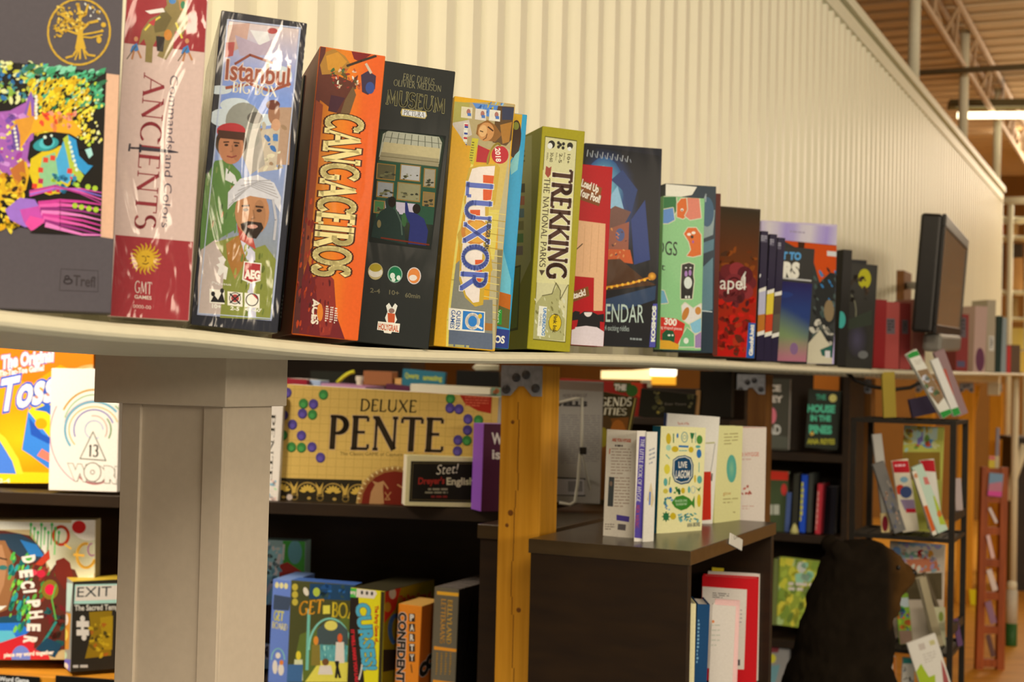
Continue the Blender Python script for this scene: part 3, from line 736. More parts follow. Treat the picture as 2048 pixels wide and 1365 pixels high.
A.poly([(-40, 345), (20, 352), (52, 322), (60, 345), (52, 380), (30, 396), (-40, 410)], '#d8a41c'); A.poly([(20, 340), (48, 318), (52, 350), (34, 372)], '#b8682c'); A.specks(-10, 350, 50, 400, 24, 4, 10, ['#e8c024', '#c8841c', '#3a2414', '#e09c2c'], 15, .6)
A.poly([(55, 318), (60, 285), (80, 268), (105, 264), (140, 268), (165, 282), (178, 300), (150, 300), (120, 330), (70, 345)], '#14100c')
A.poly([(62, 318), (90, 300), (130, 290), (150, 330), (140, 370), (110, 395), (70, 380), (58, 345)], '#d8b81c')
A.ell(94, 286, 30, 17, '#121410', -12); A.ell(92, 289, 26, 13, '#2f8f8c', -12); A.ell(94, 287, 16, 11, '#50b4b0', -12); A.ell(96, 283, 10, 10, '#0e100e'); A.ell(90, 275, 3.4, 3.4, '#d8e0d0'); A.ell(103, 272, 2.6, 2.6, '#d8e0d0')
A.poly([(85, 315), (110, 305), (120, 345), (110, 375), (90, 385), (78, 350)], '#8cba80')
A.poly([(112, 320), (128, 280), (138, 275), (140, 320), (150, 350), (135, 368), (118, 360)], '#48a0c4'); A.poly([(126, 278), (136, 270), (146, 290), (152, 330), (168, 352), (160, 366), (142, 350), (134, 310)], '#b0ba3a')
A.poly([(136, 270), (152, 280), (158, 312), (176, 330), (186, 332), (170, 350), (158, 340), (144, 320)], '#2f8fbc'); A.poly([(170, 300), (182, 296), (186, 310), (178, 318)], '#a8d4dc')
for k in range(7): A.ell(139 + k * 2.4, 286 + k * 9, 3.0, 3.6, '#d8e4dc')
for x, y in ((82, 340), (140, 342), (146, 354), (92, 320), (106, 316), (70, 372), (82, 362), (118, 380), (100, 382)): A.rect(x - 5, y - 5, x + 5, y + 5, '#d8402c' if (x + y) % 3 else '#b82a4a', .12, -.1)
A.specks(100, 350, 160, 385, 24, 3, 6, ['#60bcae', '#2c7c9c', '#a8c83c', '#1a5a74'], 13)
for x, y in ((176, 374), (190, 377), (150, 412), (164, 414), (180, 417), (192, 420), (158, 380)): A.ell(x, y, 5.5, 5.5, '#a8c030')
A.specks(-20, 385, 40, 465, 50, 5, 13, ['#e8b818', '#d89c14', '#1a140c', '#e8c838'], 14, .5, inside=inq)
A.poly([(10, 420), (40, 396), (75, 400), (95, 425), (88, 456), (50, 455), (20, 440)], '#9a6ab8'); A.poly([(40, 420), (80, 412), (95, 440), (70, 455), (48, 445)], '#c44a9c'); A.poly([(50, 448), (60, 432), (92, 440), (95, 452), (62, 462)], '#e04a90')
A.poly([(70, 400), (110, 388), (203, 392), (201, 472), (60, 466), (96, 440)], '#1a120e')
for k in range(8):
    y0 = 408 + k * 6; A.line([(78 + k * 2, y0), (120, y0 - 6 + k * 2), (165, y0 - 4 + k * 3.4), (202, min(471, y0 + 2 + k * 4.4))], [10, 7, 4.5, 2], ['#c83a86', '#e0589c', '#8e2a6c', '#e47ab0'][k % 4])
for x, y in ((150, 412), (163, 415), (178, 418), (192, 420)): A.ell(x, y, 5.5, 5.5, '#a8c030')
for k in range(4): A.line([(60, 392 - k * 3), (110, 378 - k * 2), (160, 378 + k * 3), (203, 386 + k * 7)], [4, 4, 3, 2], ['#c84a98', '#8a6ac0', '#e0589c', '#b03a80'][k])
A.use('tree_emblem', 'gold tree in an oval ring')
G = '#cfa02c'
A.ring(158, 64, 62, 66, 4.0, G, 8); A.poly([(150, 98), (155, 72), (150, 52), (158, 50), (166, 56), (166, 76), (172, 98), (166, 98)], G)
for pts, w_ in (([(156, 62), (140, 40), (122, 28)], 6), ([(160, 58), (160, 30), (156, 8)], 6), ([(162, 62), (178, 46), (196, 42)], 5), ([(154, 68), (132, 60), (112, 62)], 4), ([(164, 70), (186, 66), (206, 62)], 3.5), ([(163, 74), (182, 76), (204, 70)], 3), ([(158, 40), (172, 24), (176, 10)], 4), ([(156, 96), (146, 112), (132, 116)], 4), ([(160, 98), (160, 118)], 4), ([(166, 97), (176, 110), (190, 112)], 4), ([(158, 98), (150, 120)], 3), ([(166, 98), (172, 118)], 3)): A.line(pts, w_, G)
A.specks(106, 6, 172, 62, 90, 2.5, 5, [G, '#b88820', '#dcb84c'], 21, .7, inside=lambda x, y: ((x - 142) / 34) ** 2 + ((y - 34) / 30) ** 2 < 1 and random.Random(int(x * 7 + y * 13)).random() < .8)
A.specks(108, 48, 130, 74, 18, 2, 4, [G], 22, .7); A.specks(170, 6, 200, 40, 14, 1.5, 4, [G, '#e0d8c0'], 23, .5); A.ell(207, 50, 5, 5, G); A.ell(198, 80, 5, 7, G); A.ell(204, 62, 3, 3, G)
A.use('maker_mark', 'dark raised maker lettering in a thin rounded frame')
K = '#3c3331'
A.line([(122, 538), (196, 542), (196, 584), (119, 581)], 1.2, K, close=True); A.text('Trefl', (146, 571), (190, 575), (147, 550), K, bold=.02); A.ring(136, 563, 8, 5, 3, K); A.ring(134, 556, 4, 4, 2.4, K)
A.done()
# ---- 2 tall war game in pink and red
f = lf((213, 633), (378, 646), (259, -110), 15)
r = lgame(f, .2, 'tall pink and red boxed war game in crinkled film with a gold sun', '#d2b09a', side='#b89880', top='#8e2a2c', m=FILM)
A = Art(f, r, m=FILM)
RD = '#9a2d30'
A.poly([(240, -120), (420, -110), (409, 105), (247, 86)], RD); A.use('lower_panel', 'red lower panel').poly([(231, 470), (387, 484), (376, 660), (220, 650)], RD)
A.use('elephant_picture', 'painted war elephant and small soldiers')
E1, E2 = '#8a7440', '#6a5a30'
A.poly([(276, 92), (284, 60), (300, 38), (318, 30), (334, 10), (330, -20), (356, -22), (372, 4), (376, 44), (366, 70), (350, 62), (346, 96), (332, 120), (314, 112), (326, 88), (318, 70), (306, 92), (304, 126), (290, 124), (292, 90), (288, 78)], E1)
A.poly([(306, 40), (330, 20), (344, 36), (330, 62), (310, 66)], E2); A.poly([(312, 72), (330, 74), (326, 104), (314, 102)], '#2a2420'); A.ell(336, 70, 8, 11, '#c87c2c')
A.line([(290, 60), (304, 44), (320, 34)], 4, '#d8c040'); A.line([(352, 46), (364, 76)], 4, '#d8c040'); A.poly([(290, 22), (326, 16), (330, 24), (300, 28)], '#e8d8d0'); A.poly([(296, 46), (312, 36), (308, 52)], '#b83838')
for x, y in ((268, 92), (370, 96)): A.poly([(x - 4, y), (x + 6, y - 6), (x + 10, y + 10), (x - 8, y + 12)], '#3c78a8'); A.ell(x + 4, y - 14, 4, 5, '#c88858'); A.line([(x, y + 10), (x - 4, y + 26)], 4, '#b87848'); A.line([(x + 8, y + 10), (x + 14, y + 24)], 4, '#b87848'); A.line([(x - 14, y + 26), (x + 4, y)], 2, '#584830')
A.ell(345, 2, 7, 6, '#3c78a8'); A.poly([(356, -6), (374, -8), (372, 24), (360, 20)], '#b8824a'); A.ell(366, 10, 5, 8, '#2c7a4c')
A.use('title', 'dark red serif title reading downward')
A.text('ANCIENTS', (289, 147), (269, 457), (330, 152), '#8e2c30', 'serif', thick=.15, thin=.05, foot=.12)
A.text('Commands and Colors', (341, 150), (323, 455), (357, 152), '#4c4048')
A.line([(262, 296), (282, 297)], 4, '#2a242c'); A.line([(260, 288), (258, 302)], 4, '#2a242c'); A.line([(281, 290), (280, 304)], 5, '#2a242c'); A.line([(282, 297), (340, 303), (356, 305)], [8, 6, 2], '#3a3238')
A.use('sun_emblem', 'gold sun with a face')
for k in range(20): a = k * math.pi / 10; A.line([(291 + 17 * math.cos(a), 518 + 17 * math.sin(a)), (291 + 25 * math.cos(a + .1), 518 + 25 * math.sin(a + .1)), (291 + 32 * math.cos(a), 518 + 32 * math.sin(a))], [5, 4, 1], '#c8961e')
A.ell(291, 518, 17, 17, '#d2a024'); A.line([(284, 513), (289, 513)], 2, '#6a4810'); A.line([(294, 513), (299, 514)], 2, '#6a4810'); A.line([(291, 514), (292, 522), (289, 523)], 1.6, '#6a4810'); A.line([(285, 527), (292, 529), (297, 526)], 2, '#6a4810')
A.use('maker_mark', 'cream maker lettering').text('GMT', (269, 585), (303, 589), (270, 562), '#e0cfb4', 'serif', thick=.12, thin=.06, foot=.08); A.text('GAMES', (269, 597), (303, 600), (269, 590), '#d8c4a8', bold=.02); A.text('0000-00', (266, 616), (302, 619), (266, 609), '#d8b8a0')
A.done()
# ---- 3 big box in crinkled film
f = lf((381, 650), (555, 665), (443, 20), 15)
r = lgame(f, .30, 'black bordered big box in shiny film with a turbaned man', '#26272d', side='#8c8054', left='#8a8058', top='#55565a', m=FILM)
A = Art(f, r, m=FILM); A.use('portrait_picture', 'painted bazaar scene with a turbaned man in front')
q = [(455, 38), (602, 55), (543, 642), (394, 630)]
A.poly(q, '#a8a8b8')
A.grad([(458, 42), (598, 58), (540, 638), (398, 626)], ['#c8b0a0', '#c0b8b8', '#8c8460', '#8a7a60'], 3, 12, lambda a, b: mixc(mixc(alb('#d0b8a8'), alb('#7a90c0'), min(1, b * 5)), mixc(alb('#b8b4b0'), alb('#7a7850'), b), max(0, min(1, b * 1.6 - .45))))
A.poly([(456, 50), (500, 46), (492, 90), (452, 110)], '#c49a84'); A.poly([(500, 60), (535, 64), (545, 100), (520, 95)], '#d8d0c8'); A.ell(545, 62, 10, 6, '#a83c38'); A.poly([(470, 70), (520, 90), (560, 72), (540, 110), (480, 112)], '#b09aa0'); A.poly([(452, 85), (470, 84), (466, 112), (450, 115)], '#b4544c')
for x, y, a_, b_ in ((470, 210, 30, 14), (445, 235, 26, 18), (560, 150, 24, 18), (440, 180, 24, 9), (530, 240, 30, 12)): A.ell(x, y, a_, b_, '#c8ccd8')
A.poly([(548, 215), (584, 215), (578, 330), (530, 330)], '#b08c6c'); A.poly([(520, 260), (560, 255), (552, 340), (515, 345)], '#c4b090'); A.specks(520, 250, 575, 345, 20, 3, 9, ['#d8c8a0', '#9a7a58', '#3c6a9c', '#b8a888'], 31, .6)
A.ell(487, 243, 36, 38, '#8e8a78'); A.ell(510, 236, 16, 12, '#5c564a'); A.poly([(470, 270), (520, 255), (530, 330), (500, 350), (480, 300)], '#a89c88'); A.ell(497, 278, 22, 20, '#9c9480'); A.ell(548, 228, 12, 22, '#9c6c4c'); A.ell(546, 210, 14, 10, '#6a3828'); A.ell(552, 250, 9, 12, '#c8946c'); A.rect(546, 268, 556, 282, '#4a78a8', .1)
A.poly([(405, 370), (430, 322), (455, 318), (480, 345), (490, 380), (470, 460), (400, 500)], '#5c7c3c'); A.poly([(452, 336), (470, 352), (476, 372), (450, 360)], '#d8d0c0'); A.specks(410, 335, 480, 480, 40, 4, 10, ['#4c6a34', '#7c8c4c', '#5a7a3c', '#a86c3c'], 32, .3, 100)
head(A, 462, 294, 31, '#b87850', '#3a2a1c'); A.ell(462, 262, 29, 16, '#b03434'); A.rect(436, 260, 490, 276, '#4a2c20', .1)
A.poly([(396, 560), (402, 500), (430, 480), (455, 492), (470, 560), (478, 632), (396, 628)], '#c0aa98'); A.poly([(430, 485), (480, 470), (500, 500), (530, 490), (552, 520), (540, 640), (440, 636), (450, 520)], '#828438'); A.poly([(474, 470), (510, 505), (512, 636), (496, 636), (494, 520)], '#c8c0c8'); A.poly([(452, 488), (478, 470), (492, 520), (470, 560), (455, 520)], '#a46c30'); A.specks(470, 490, 540, 632, 30, 4, 10, ['#6a7430', '#949440', '#5c6428'], 33, .3, 100)
A.poly([(474, 450), (504, 470), (512, 500), (480, 480)], '#b04434')
head(A, 504, 425, 42, '#b57c50', None, '#2c1e16'); 
A.poly([(455, 420), (456, 385), (480, 358), (515, 350), (548, 366), (562, 395), (560, 425), (545, 400), (500, 392), (468, 405)], '#cdc5bc')
for k in range(6): A.line([(458 + k * 6, 412 - k * 10), (500 + k * 4, 372 - k * 2), (556 - k * 3, 396 - k * 7)], 2.2, '#a8a098')
A.line([(546, 400), (552, 440), (548, 480)], 5, '#b8b0a8')
A.use('title', 'maroon curled title with white lettering below it').text('Istanbul', (450, 158), (578, 172), (453, 118), '#9a5038', 'serif' if False else 'sans', bold=.02, halo='#d8bca8', hw=.05); A.line([(452, 176), (500, 168), (540, 182), (580, 168)], 6, '#9a5038'); A.line([(470, 128), (500, 110), (545, 126)], 5, '#8a4430')
A.text('BIG BOX', (464, 184), (553, 194), (466, 164), '#ece2cc', 'serif', thick=.2, thin=.07, foot=.08)
A.use('maker_badges', 'publisher badges and rule icons').poly([(488, 523), (523, 527), (521, 562), (502, 568), (484, 560)], '#e6dcd0'); A.poly([(490, 525), (521, 529), (519, 560), (503, 565), (487, 558)], '#a83030'); A.text('AEG', (488, 556), (520, 559), (489, 540), '#f0ece4', bold=.06, halo='#a83030')
H = '#e4d8d0'
A.poly([(436, 516), (446, 512), (452, 520), (446, 530), (456, 536), (452, 560), (446, 558), (447, 545), (440, 552), (434, 548), (438, 536), (432, 530), (440, 526)], H); A.text('Pegasus', (424, 568), (462, 572), (424, 563), H)
for x, y in ((434, 592), (470, 597), (504, 600)): A.rect(x - 15, y - 14, x + 15, y + 14, '#ece4da', .1)
A.poly([(421, 604), (428, 590), (436, 600), (444, 584), (450, 606)], '#1c1a1a'); A.ell(426, 588, 4, 5, '#1c1a1a'); A.ell(444, 582, 4, 5, '#1c1a1a'); A.ell(470, 597, 8, 8, '#b04038'); A.line([(460, 588), (480, 608)], 3, '#2a2626'); A.line([(480, 589), (460, 606)], 3, '#2a2626'); A.ring(470, 597, 11, 11, 1.6, '#2a2626'); A.ring(504, 600, 12, 12, 2, '#2a2626'); A.ell(504, 600, 11, 11, '#b83a3a', a0=0, a1=90)
A.text('2-5', (460, 620), (478, 622), (461, 613), '#e8e0d4', bold=.03); A.text("40'-60'", (490, 622), (522, 625), (491, 615), '#e8e0d4', bold=.03); A.text('10+', (424, 616), (442, 618), (424, 608), '#e8e0d4', bold=.03)
A.use('white_border'); A.line([(455, 40), (600, 57), (543, 638), (396, 627)], 1.8, '#b8bcc8', close=True); A.done()
# ---- 3b black box recessed in the gap
f = fit((556, 662), 570, (608, 150), 15, Y=1.64)
r = lgame(f, .03, 'black box deep in the gap between the shiny big box and the orange box', '#171512')
A = Art(f, r); A.greek(560, 590, 572, 640, 6, '#4a4436', .1); A.done()
# ---- 4 orange box with big cream letters reading down
f = lf((583, 669), (716, 682), (640, 92), 15)
r = lgame(f, .22, 'orange game box with tall cream letters reading downward and a hatted rider', '#dd611c', side='#7c2012', left='#6e1810', top='#b0642c', m=GLOSS)
A = Art(f, r, m=GLOSS); A.use('desert_picture', 'orange and dark red desert scene')
A.grad([(640, 94), (768, 111), (716, 680), (584, 667)], None, 8, 10, lambda a, b: mixc(mixc(alb('#a8501c'), alb('#e08a1c'), min(1, a * 2.2)), alb('#dd5a1c'), max(0, min(1, a * 1.8 - .4))))
A.poly([(640, 92), (652, 94), (640, 200), (622, 380), (606, 560), (598, 668), (583, 667)], '#5a2a24'); A.poly([(632, 200), (646, 210), (636, 330), (626, 430), (618, 520), (606, 540)], '#8a3c20')
A.poly([(598, 668), (604, 560), (616, 520), (626, 555), (640, 548), (648, 580), (660, 600), (676, 640), (690, 680)], '#6e1e20'); A.poly([(630, 560), (650, 540), (668, 560), (672, 620), (660, 670), (640, 672)], '#8a2c22'); A.specks(592, 400, 632, 660, 60, 3, 9, ['#7a2018', '#b8401c', '#481a1a', '#963020'], 41, .35, 100); A.specks(636, 560, 670, 660, 20, 3, 8, ['#6a1a1c', '#a03824', '#501418'], 42, .35, 95)
A.poly([(640, 130), (652, 104), (668, 98), (690, 112), (702, 130), (690, 148), (664, 152), (648, 170)], '#a8742c'); A.poly([(652, 112), (676, 104), (694, 124), (676, 142), (656, 140)], '#c8882c'); A.poly([(702, 100), (750, 104), (720, 124), (708, 118)], '#7a1c1c'); A.line([(694, 132), (722, 122), (752, 112)], 5, '#38281c'); A.poly([(636, 150), (668, 148), (700, 162), (716, 150), (712, 175), (694, 195), (684, 235), (640, 200)], '#5c2c20'); A.specks(664, 136, 720, 178, 50, 2, 6, ['#b8502c', '#d8b088', '#5a4a24', '#e0d0b0', '#8c2c20', '#406030'], 43, .5)
A.poly([(722, 150), (736, 142), (752, 152), (750, 178), (736, 190), (724, 184)], '#3c2c3c'); A.ell(740, 176, 9, 12, '#34487c'); A.poly([(690, 200), (706, 172), (712, 190), (698, 232), (680, 230)], '#6c5030'); A.line([(732, 128), (742, 146)], 5, '#c8b090'); A.poly([(662, 190), (690, 196), (672, 226), (656, 222)], '#43202a')
A.use('title', 'cream slab lettering reading downward').text('CANGACEIROS', (657, 227), (627, 549), (724, 235), '#e9cf84', 'serif', thick=.27, thin=.15, foot=.15, halo='#4a2014', hw=.05)
A.use('maker_mark', 'cream maker lettering').text('ACES', (626, 598), (622, 648), (640, 600), '#e4d0b0', bold=.03); A.ell(640, 625, 6, 18, '#d87828'); A.line([(628, 600), (626, 648)], 1.6, '#f0e4cc')
for k in range(3): A.greek(652 + k * 9, 612 + k * 2, 658 + k * 9, 645 + k * 2, 7, '#e0c8b0', .1, -.08, .55, k, 3)
A.done()
# ---- 5 dark box with the gallery picture
f = lf((712, 684), (857, 694), (768, 121), 15)
r = lgame(f, .22, 'dark green black game box with a picture of two visitors in a gallery', '#20231f', side='#2a2c26', top='#4a483c', m=GLOSS)
A = Art(f, r, m=MATTE); gs = .115
A.use('gallery_picture', 'picture of two visitors looking at framed paintings')
A.grad([(758, 258), (892, 272), (862, 500), (738, 484)], None, 18, 26, lambda a, b: mixc(alb('#20231f'), mixc(alb('#4a5c40'), alb('#2a2c22'), b), max(0, 1 - max(abs(a - .5) * 2, abs(b - .5) * 2) ** 5)))
A.poly([(766, 268), (776, 262), (878, 274), (884, 286), (878, 328), (758, 314)], '#a8a488'); A.poly([(768, 284), (880, 297), (877, 330), (760, 316)], '#b8a878'); A.poly([(762, 304), (878, 318), (877, 334), (758, 320)], '#948864')
for k in range(9): A.line([(772 + k * 13, 264 + k * 1.4), (766 + k * 14, 284 + k * 1.6)], 1.4, '#5c5c48')
A.line([(768, 274), (884, 288)], 1.2, '#6c6a54'); A.line([(760, 312), (878, 325)], 1.2, '#6a6040'); A.poly([(756, 322), (876, 336), (872, 380), (866, 450), (752, 440)], '#2c4c36')
for x0, y0, x1, y1, c in ((756, 328, 790, 356, '#5a5438'), (803, 330, 840, 358, '#a8a498'), (850, 338, 870, 372, '#948a70'), (756, 364, 786, 392, '#8c8c84'), (797, 366, 840, 398, '#88825c'), (750, 402, 768, 424, '#4a7040'), (848, 385, 868, 410, '#806a40')):
    A.rect(x0 - 2, y0 - 2, x1 + 2, y1 + 2, '#8e6c34', .11, -.06); A.rect(x0, y0, x1, y1, c, .11, -.06); A.specks(x0 + 3, y0 + (y1 - y0) * .6, x1 - 3, y1 + 1, 8, 2, 5, ['#4c4a34', '#6c6844', '#38382a'], int(x0), .5, 5)
A.rect(770, 400, 786, 420, '#a49c9c', .11); A.rect(792, 404, 832, 428, '#b8acb0', .11)
A.poly([(770, 400), (778, 394), (788, 398), (790, 410), (786, 418), (797, 424), (806, 445), (812, 490), (742, 474), (748, 444), (760, 424), (772, 416)], '#26342c'); A.ell(784, 404, 8, 11, '#241e18'); A.ell(758, 448, 4, 8, '#7a6c44'); A.line([(792, 420), (802, 445), (804, 470)], 3, '#4a5a4a')
A.poly([(810, 404), (814, 404), (818, 424), (830, 426), (848, 438), (856, 462), (852, 492), (816, 488), (820, 450), (810, 428)], '#2c3160'); A.ell(833, 418, 8, 10, '#241e18'); A.ell(808, 440, 5, 14, '#3a5c34'); A.line([(762, 476), (858, 490)], 3, '#6c2c1c')
A.use('title', 'dark outlined title above a small plaque').text('MUSEUM', (771, 207), (889, 226), (774, 179), '#3a3628', 'serif', thick=.19, thin=.07, foot=.09, halo='#a2965e', hw=.03)
A.text('ERIC DUBUS', (805, 160), (868, 171), (807, 147), '#8e845c', 'serif', thick=.13, thin=.07, foot=.05); A.text('OLIVIER MELISON', (787, 171), (882, 184), (788, 159), '#8e845c', 'serif', thick=.13, thin=.07, foot=.05)
A.poly([(804, 217), (852, 223), (854, 232), (850, 238), (803, 232), (801, 225)], '#b49c54'); A.poly([(805, 219), (851, 225), (852, 232), (849, 236), (804, 230)], '#d4cfc8'); A.text('PICTURA', (807, 230), (848, 235), (808, 220), '#4a443c', 'serif', thick=.16, thin=.07)
A.use('rule_icons', 'three round icons').ell(751, 543, 15, 17, '#b8a46c'); A.ell(751, 545, 14, 10, '#d8ccb0'); A.ell(751, 536, 12, 8, '#a8902c'); A.ell(790, 549, 15, 17, '#8ca88c'); A.ell(790, 549, 13, 15, '#1f7044'); A.ell(785, 552, 5, 6, '#d8dcd0'); A.ell(797, 556, 4, 5, '#d8dcd0'); A.ell(787, 560, 4, 4, '#d8dcd0'); A.ell(828, 552, 14, 17, '#d0c0b0'); A.ell(828, 552, 12, 15, '#d8803c'); A.ell(826, 556, 8, 6, '#e0d0b8')
for t_, x, y in (('2-4', 740, 585), ('10+', 778, 589), ('60min', 810, 595)): A.text(t_, (x, y), (x + (30 if len(t_) > 3 else 20), y + 2.5), (x + .5, y - 9), '#6c6448', bold=.02)
A.use('maker_mark', 'white outlined maker badge').poly([(772, 612), (778, 606), (784, 616), (790, 607), (795, 612), (790, 628), (794, 640), (788, 650), (774, 648), (770, 636), (775, 624)], '#e4dcd8'); A.poly([(775, 626), (790, 628), (789, 646), (776, 645)], '#c4542c'); A.ell(783, 622, 6, 5, '#8c6c5c')
A.poly([(756, 643), (800, 648), (798, 666), (784, 664), (782, 668), (768, 666), (767, 662), (754, 660)], '#ecdfd6'); A.text('HOLYGRAIL', (757, 659), (797, 664), (757, 647), '#c45c34', bold=.03); A.done()
# ---- 6 yellow box with blue title reading down
f = lf((867, 692), (990, 699), (909, 192), 15)
r = lgame(f, .20, 'yellow game box with a blue title reading downward over an Egyptian column', '#dca01c', side='#b88818', top='#d8b030', m=GLOSS)
A = Art(f, r, m=GLOSS); A.use('temple_picture', 'painted Egyptian temple scene')
A.poly([(905, 200), (920, 200), (918, 260), (912, 320), (890, 500), (884, 690), (866, 690)], '#dca01c')
A.poly([(902, 205), (1030, 205), (1020, 300), (985, 300), (930, 290), (900, 286)], '#b09a68'); A.poly([(905, 246), (938, 240), (944, 270), (905, 290)], '#c8b8a0'); A.poly([(908, 203), (940, 206), (935, 240), (906, 245)], '#a89c4c'); A.poly([(945, 206), (1000, 212), (985, 235), (960, 230)], '#5a84b8'); A.specks(950, 206, 1008, 228, 24, 2, 5, ['#4a78b0', '#8cb0d0', '#2c5088', '#c8b040'], 51, .4, 120)
A.poly([(996, 212), (1028, 214), (1023, 280), (1012, 292), (985, 285), (990, 240)], '#5c4020'); A.poly([(1004, 214), (1028, 216), (1026, 240), (1004, 240)], '#34384a'); A.poly([(955, 250), (975, 240), (990, 250), (1004, 270), (990, 284), (965, 280), (952, 268)], '#8c5a24'); A.ell(972, 264, 16, 19, '#c88a4c', 10); A.ell(966, 262, 8, 12, '#dca868', 10); A.line([(960, 262), (966, 264)], 2, '#4a2c14'); A.line([(974, 268), (972, 276), (966, 280)], 2, '#7a4820'); A.line([(976, 254), (986, 262)], 3, '#4a2c14'); A.poly([(1000, 250), (1024, 244), (1018, 284), (1005, 288)], '#a87028')
for x, y, c in ((934, 224, '#d8c8a0'), (962, 228, '#d8c8b0'), (990, 230, '#e0d4b8')): A.rect(x - 11, y - 11, x + 11, y + 11, c, .12, -.06); A.ell(x + 3, y, 4, 6, '#a86c5c'); A.rect(x + 1, y + 2, x + 8, y + 8, '#4a70a8', .1)
for k, cs in enumerate((('#b83a4c', '#34488c'), ('#e8e0d8', '#34488c'), ('#c03038', '#e8e0d8'), ('#2c3c7c', '#c84038'), ('#2a2624', '#c83828'))):
    y = 246 + k * 13; A.rect(928 - k * .9, y, 936 - k * .9, y + 12, '#e8e0d4', .1); A.rect(929 - k * .9, y + 2, 936 - k * .9, y + 6, cs[0], .1); A.rect(929 - k * .9, y + 6, 936 - k * .9, y + 10, cs[1], .1)
A.poly([(944, 276), (957, 278), (945, 338), (935, 336)], '#c8b82c'); A.greek(944, 284, 950, 330, 9, '#5a5018', .1, -.15, .4, 2, 3)
A.poly([(1000, 290), (1020, 300), (1010, 500), (985, 500), (975, 640), (950, 698), (990, 698)], '#b8a878'); A.poly([(976, 400), (1000, 408), (988, 520), (972, 516)], '#d8c050'); A.poly([(994, 304), (1018, 306), (1000, 420), (980, 420)], '#cdae54')
for k in range(16): A.line([(970 - k * .6, 424 + k * 14), (1012 - k * 1.4, 430 + k * 14)], 1.6, '#b0902c' if k % 2 else '#dcc468')
A.poly([(880, 560), (920, 520), (960, 600), (985, 600), (985, 698), (872, 692)], '#84806c'); A.poly([(868, 690), (874, 640), (900, 655), (985, 668), (985, 700)], '#5c6470'); A.poly([(866, 690), (878, 560), (888, 470), (894, 560), (884, 690)], '#e0cc5c'); A.greek(890, 688, 970, 694, 1, '#a8a060', .07, 0, .8, 5, 14); A.poly([(960, 645), (985, 648), (984, 662), (958, 660)], '#a86c2c')
A.poly([(905, 250), (932, 290), (942, 330), (926, 400), (914, 470), (903, 560), (894, 640), (892, 696), (862, 696), (880, 500)], '#dca01c'); A.line([(944, 330), (928, 400), (916, 470), (905, 560), (896, 640), (894, 694)], 5, '#e6cc5c')
A.use('award_seal', 'round red award seal').poly([(956, 290), (982, 302), (978, 326), (952, 324)], '#b01c28'); A.ell(1000, 310, 17, 18, '#b81c28'); A.ring(988, 312, 10, 26, 4, '#a88c2c', 20, 60, 300); A.text('2018', (990, 296), (992, 324), (1000, 296), '#f0e4d8', bold=.03)
A.use('title', 'blue letters on a white scroll, reading downward')
A.poly([(938, 336), (956, 330), (994, 328), (1000, 336), (990, 410), (978, 412), (975, 462), (985, 540), (970, 560), (966, 610), (950, 614), (930, 596), (918, 560), (920, 500), (914, 470), (930, 440), (928, 400), (932, 360)], '#c8a030')
A.poly([(944, 338), (958, 334), (990, 332), (983, 400), (970, 412), (970, 446), (962, 540), (958, 604), (946, 606), (932, 590), (922, 556), (924, 500), (930, 440), (934, 370)], '#ecd8c0')
A.poly([(966, 350), (988, 352), (982, 400), (966, 402)], '#d8521c'); A.poly([(940, 420), (960, 420), (960, 440), (940, 440)], '#d8521c'); A.poly([(950, 520), (966, 520), (960, 580), (950, 560)], '#d8521c'); A.ell(950, 464, 28, 26, '#cc7c24'); A.ell(954, 464, 24, 22, '#dc9c30')
A.text('LUXOR', (936, 362), (922, 580), (984, 366), '#5866a8', 'serif', thick=.2, thin=.13, foot=.09, halo='#e8dcd4', hw=.03); A.text('RUDIGER DORN', (975, 440), (968, 502), (983, 441), '#2c2828', bold=.04)
A.use('maker_mark', 'blue and white maker badge').poly([(898, 616), (970, 624), (969, 666), (896, 660)], '#ece6e0'); A.poly([(926, 622), (968, 626), (967, 663), (924, 659)], '#2c78b4'); A.ring(945, 643, 12, 14, 6, '#f0ece4'); A.line([(952, 652), (964, 658)], 4, '#f0ece4'); A.ell(960, 633, 4, 5, '#d8b030'); A.text('QUEEN', (914, 622), (911, 659), (922, 622), '#3a5c8c', bold=.02); A.text('GAMES', (903, 620), (900, 657), (911, 621), '#3a5c8c', bold=.02)
A.done()
# ---- 7 narrow yellow and blue box
f = lf((988, 696), (1017, 698), (1026, 226), 15)
r = lgame(f, .2, 'narrow box with blue sky and a navy foot, tucked beside the yellow game', '#2c94b4', side='#1c4c60', m=GLOSS)
A = Art(f, r, m=GLOSS); A.poly([(1020, 220), (1045, 226), (1038, 300), (1030, 308), (1015, 330), (1020, 280)], '#c89820'); A.ell(1030, 278, 12, 38, '#3a2414', 5); A.ell(1032, 252, 6, 8, '#7c7c2c'); A.poly([(1030, 310), (1040, 300), (1035, 340), (1022, 350), (1020, 330)], '#7cb8b0'); A.poly([(1006, 500), (1022, 560), (1020, 600), (1000, 590)], '#68b4bc'); A.poly([(985, 580), (1000, 584), (1022, 590), (1020, 625), (985, 620)], '#b86014'); A.poly([(985, 606), (1020, 620), (1018, 658), (985, 650)], '#5c5c28'); A.poly([(990, 618), (1004, 620), (1003, 650), (990, 648)], '#2c9030'); A.text('Yours', (994, 620), (993, 646), (1001, 620), '#d8e8c8')
A.poly([(980, 656), (1022, 661), (1020, 702), (980, 698)], '#283878'); A.text('KOSMOS', (945, 681), (1009, 687), (946, 667), '#e8e4e0', bold=.04); A.done()
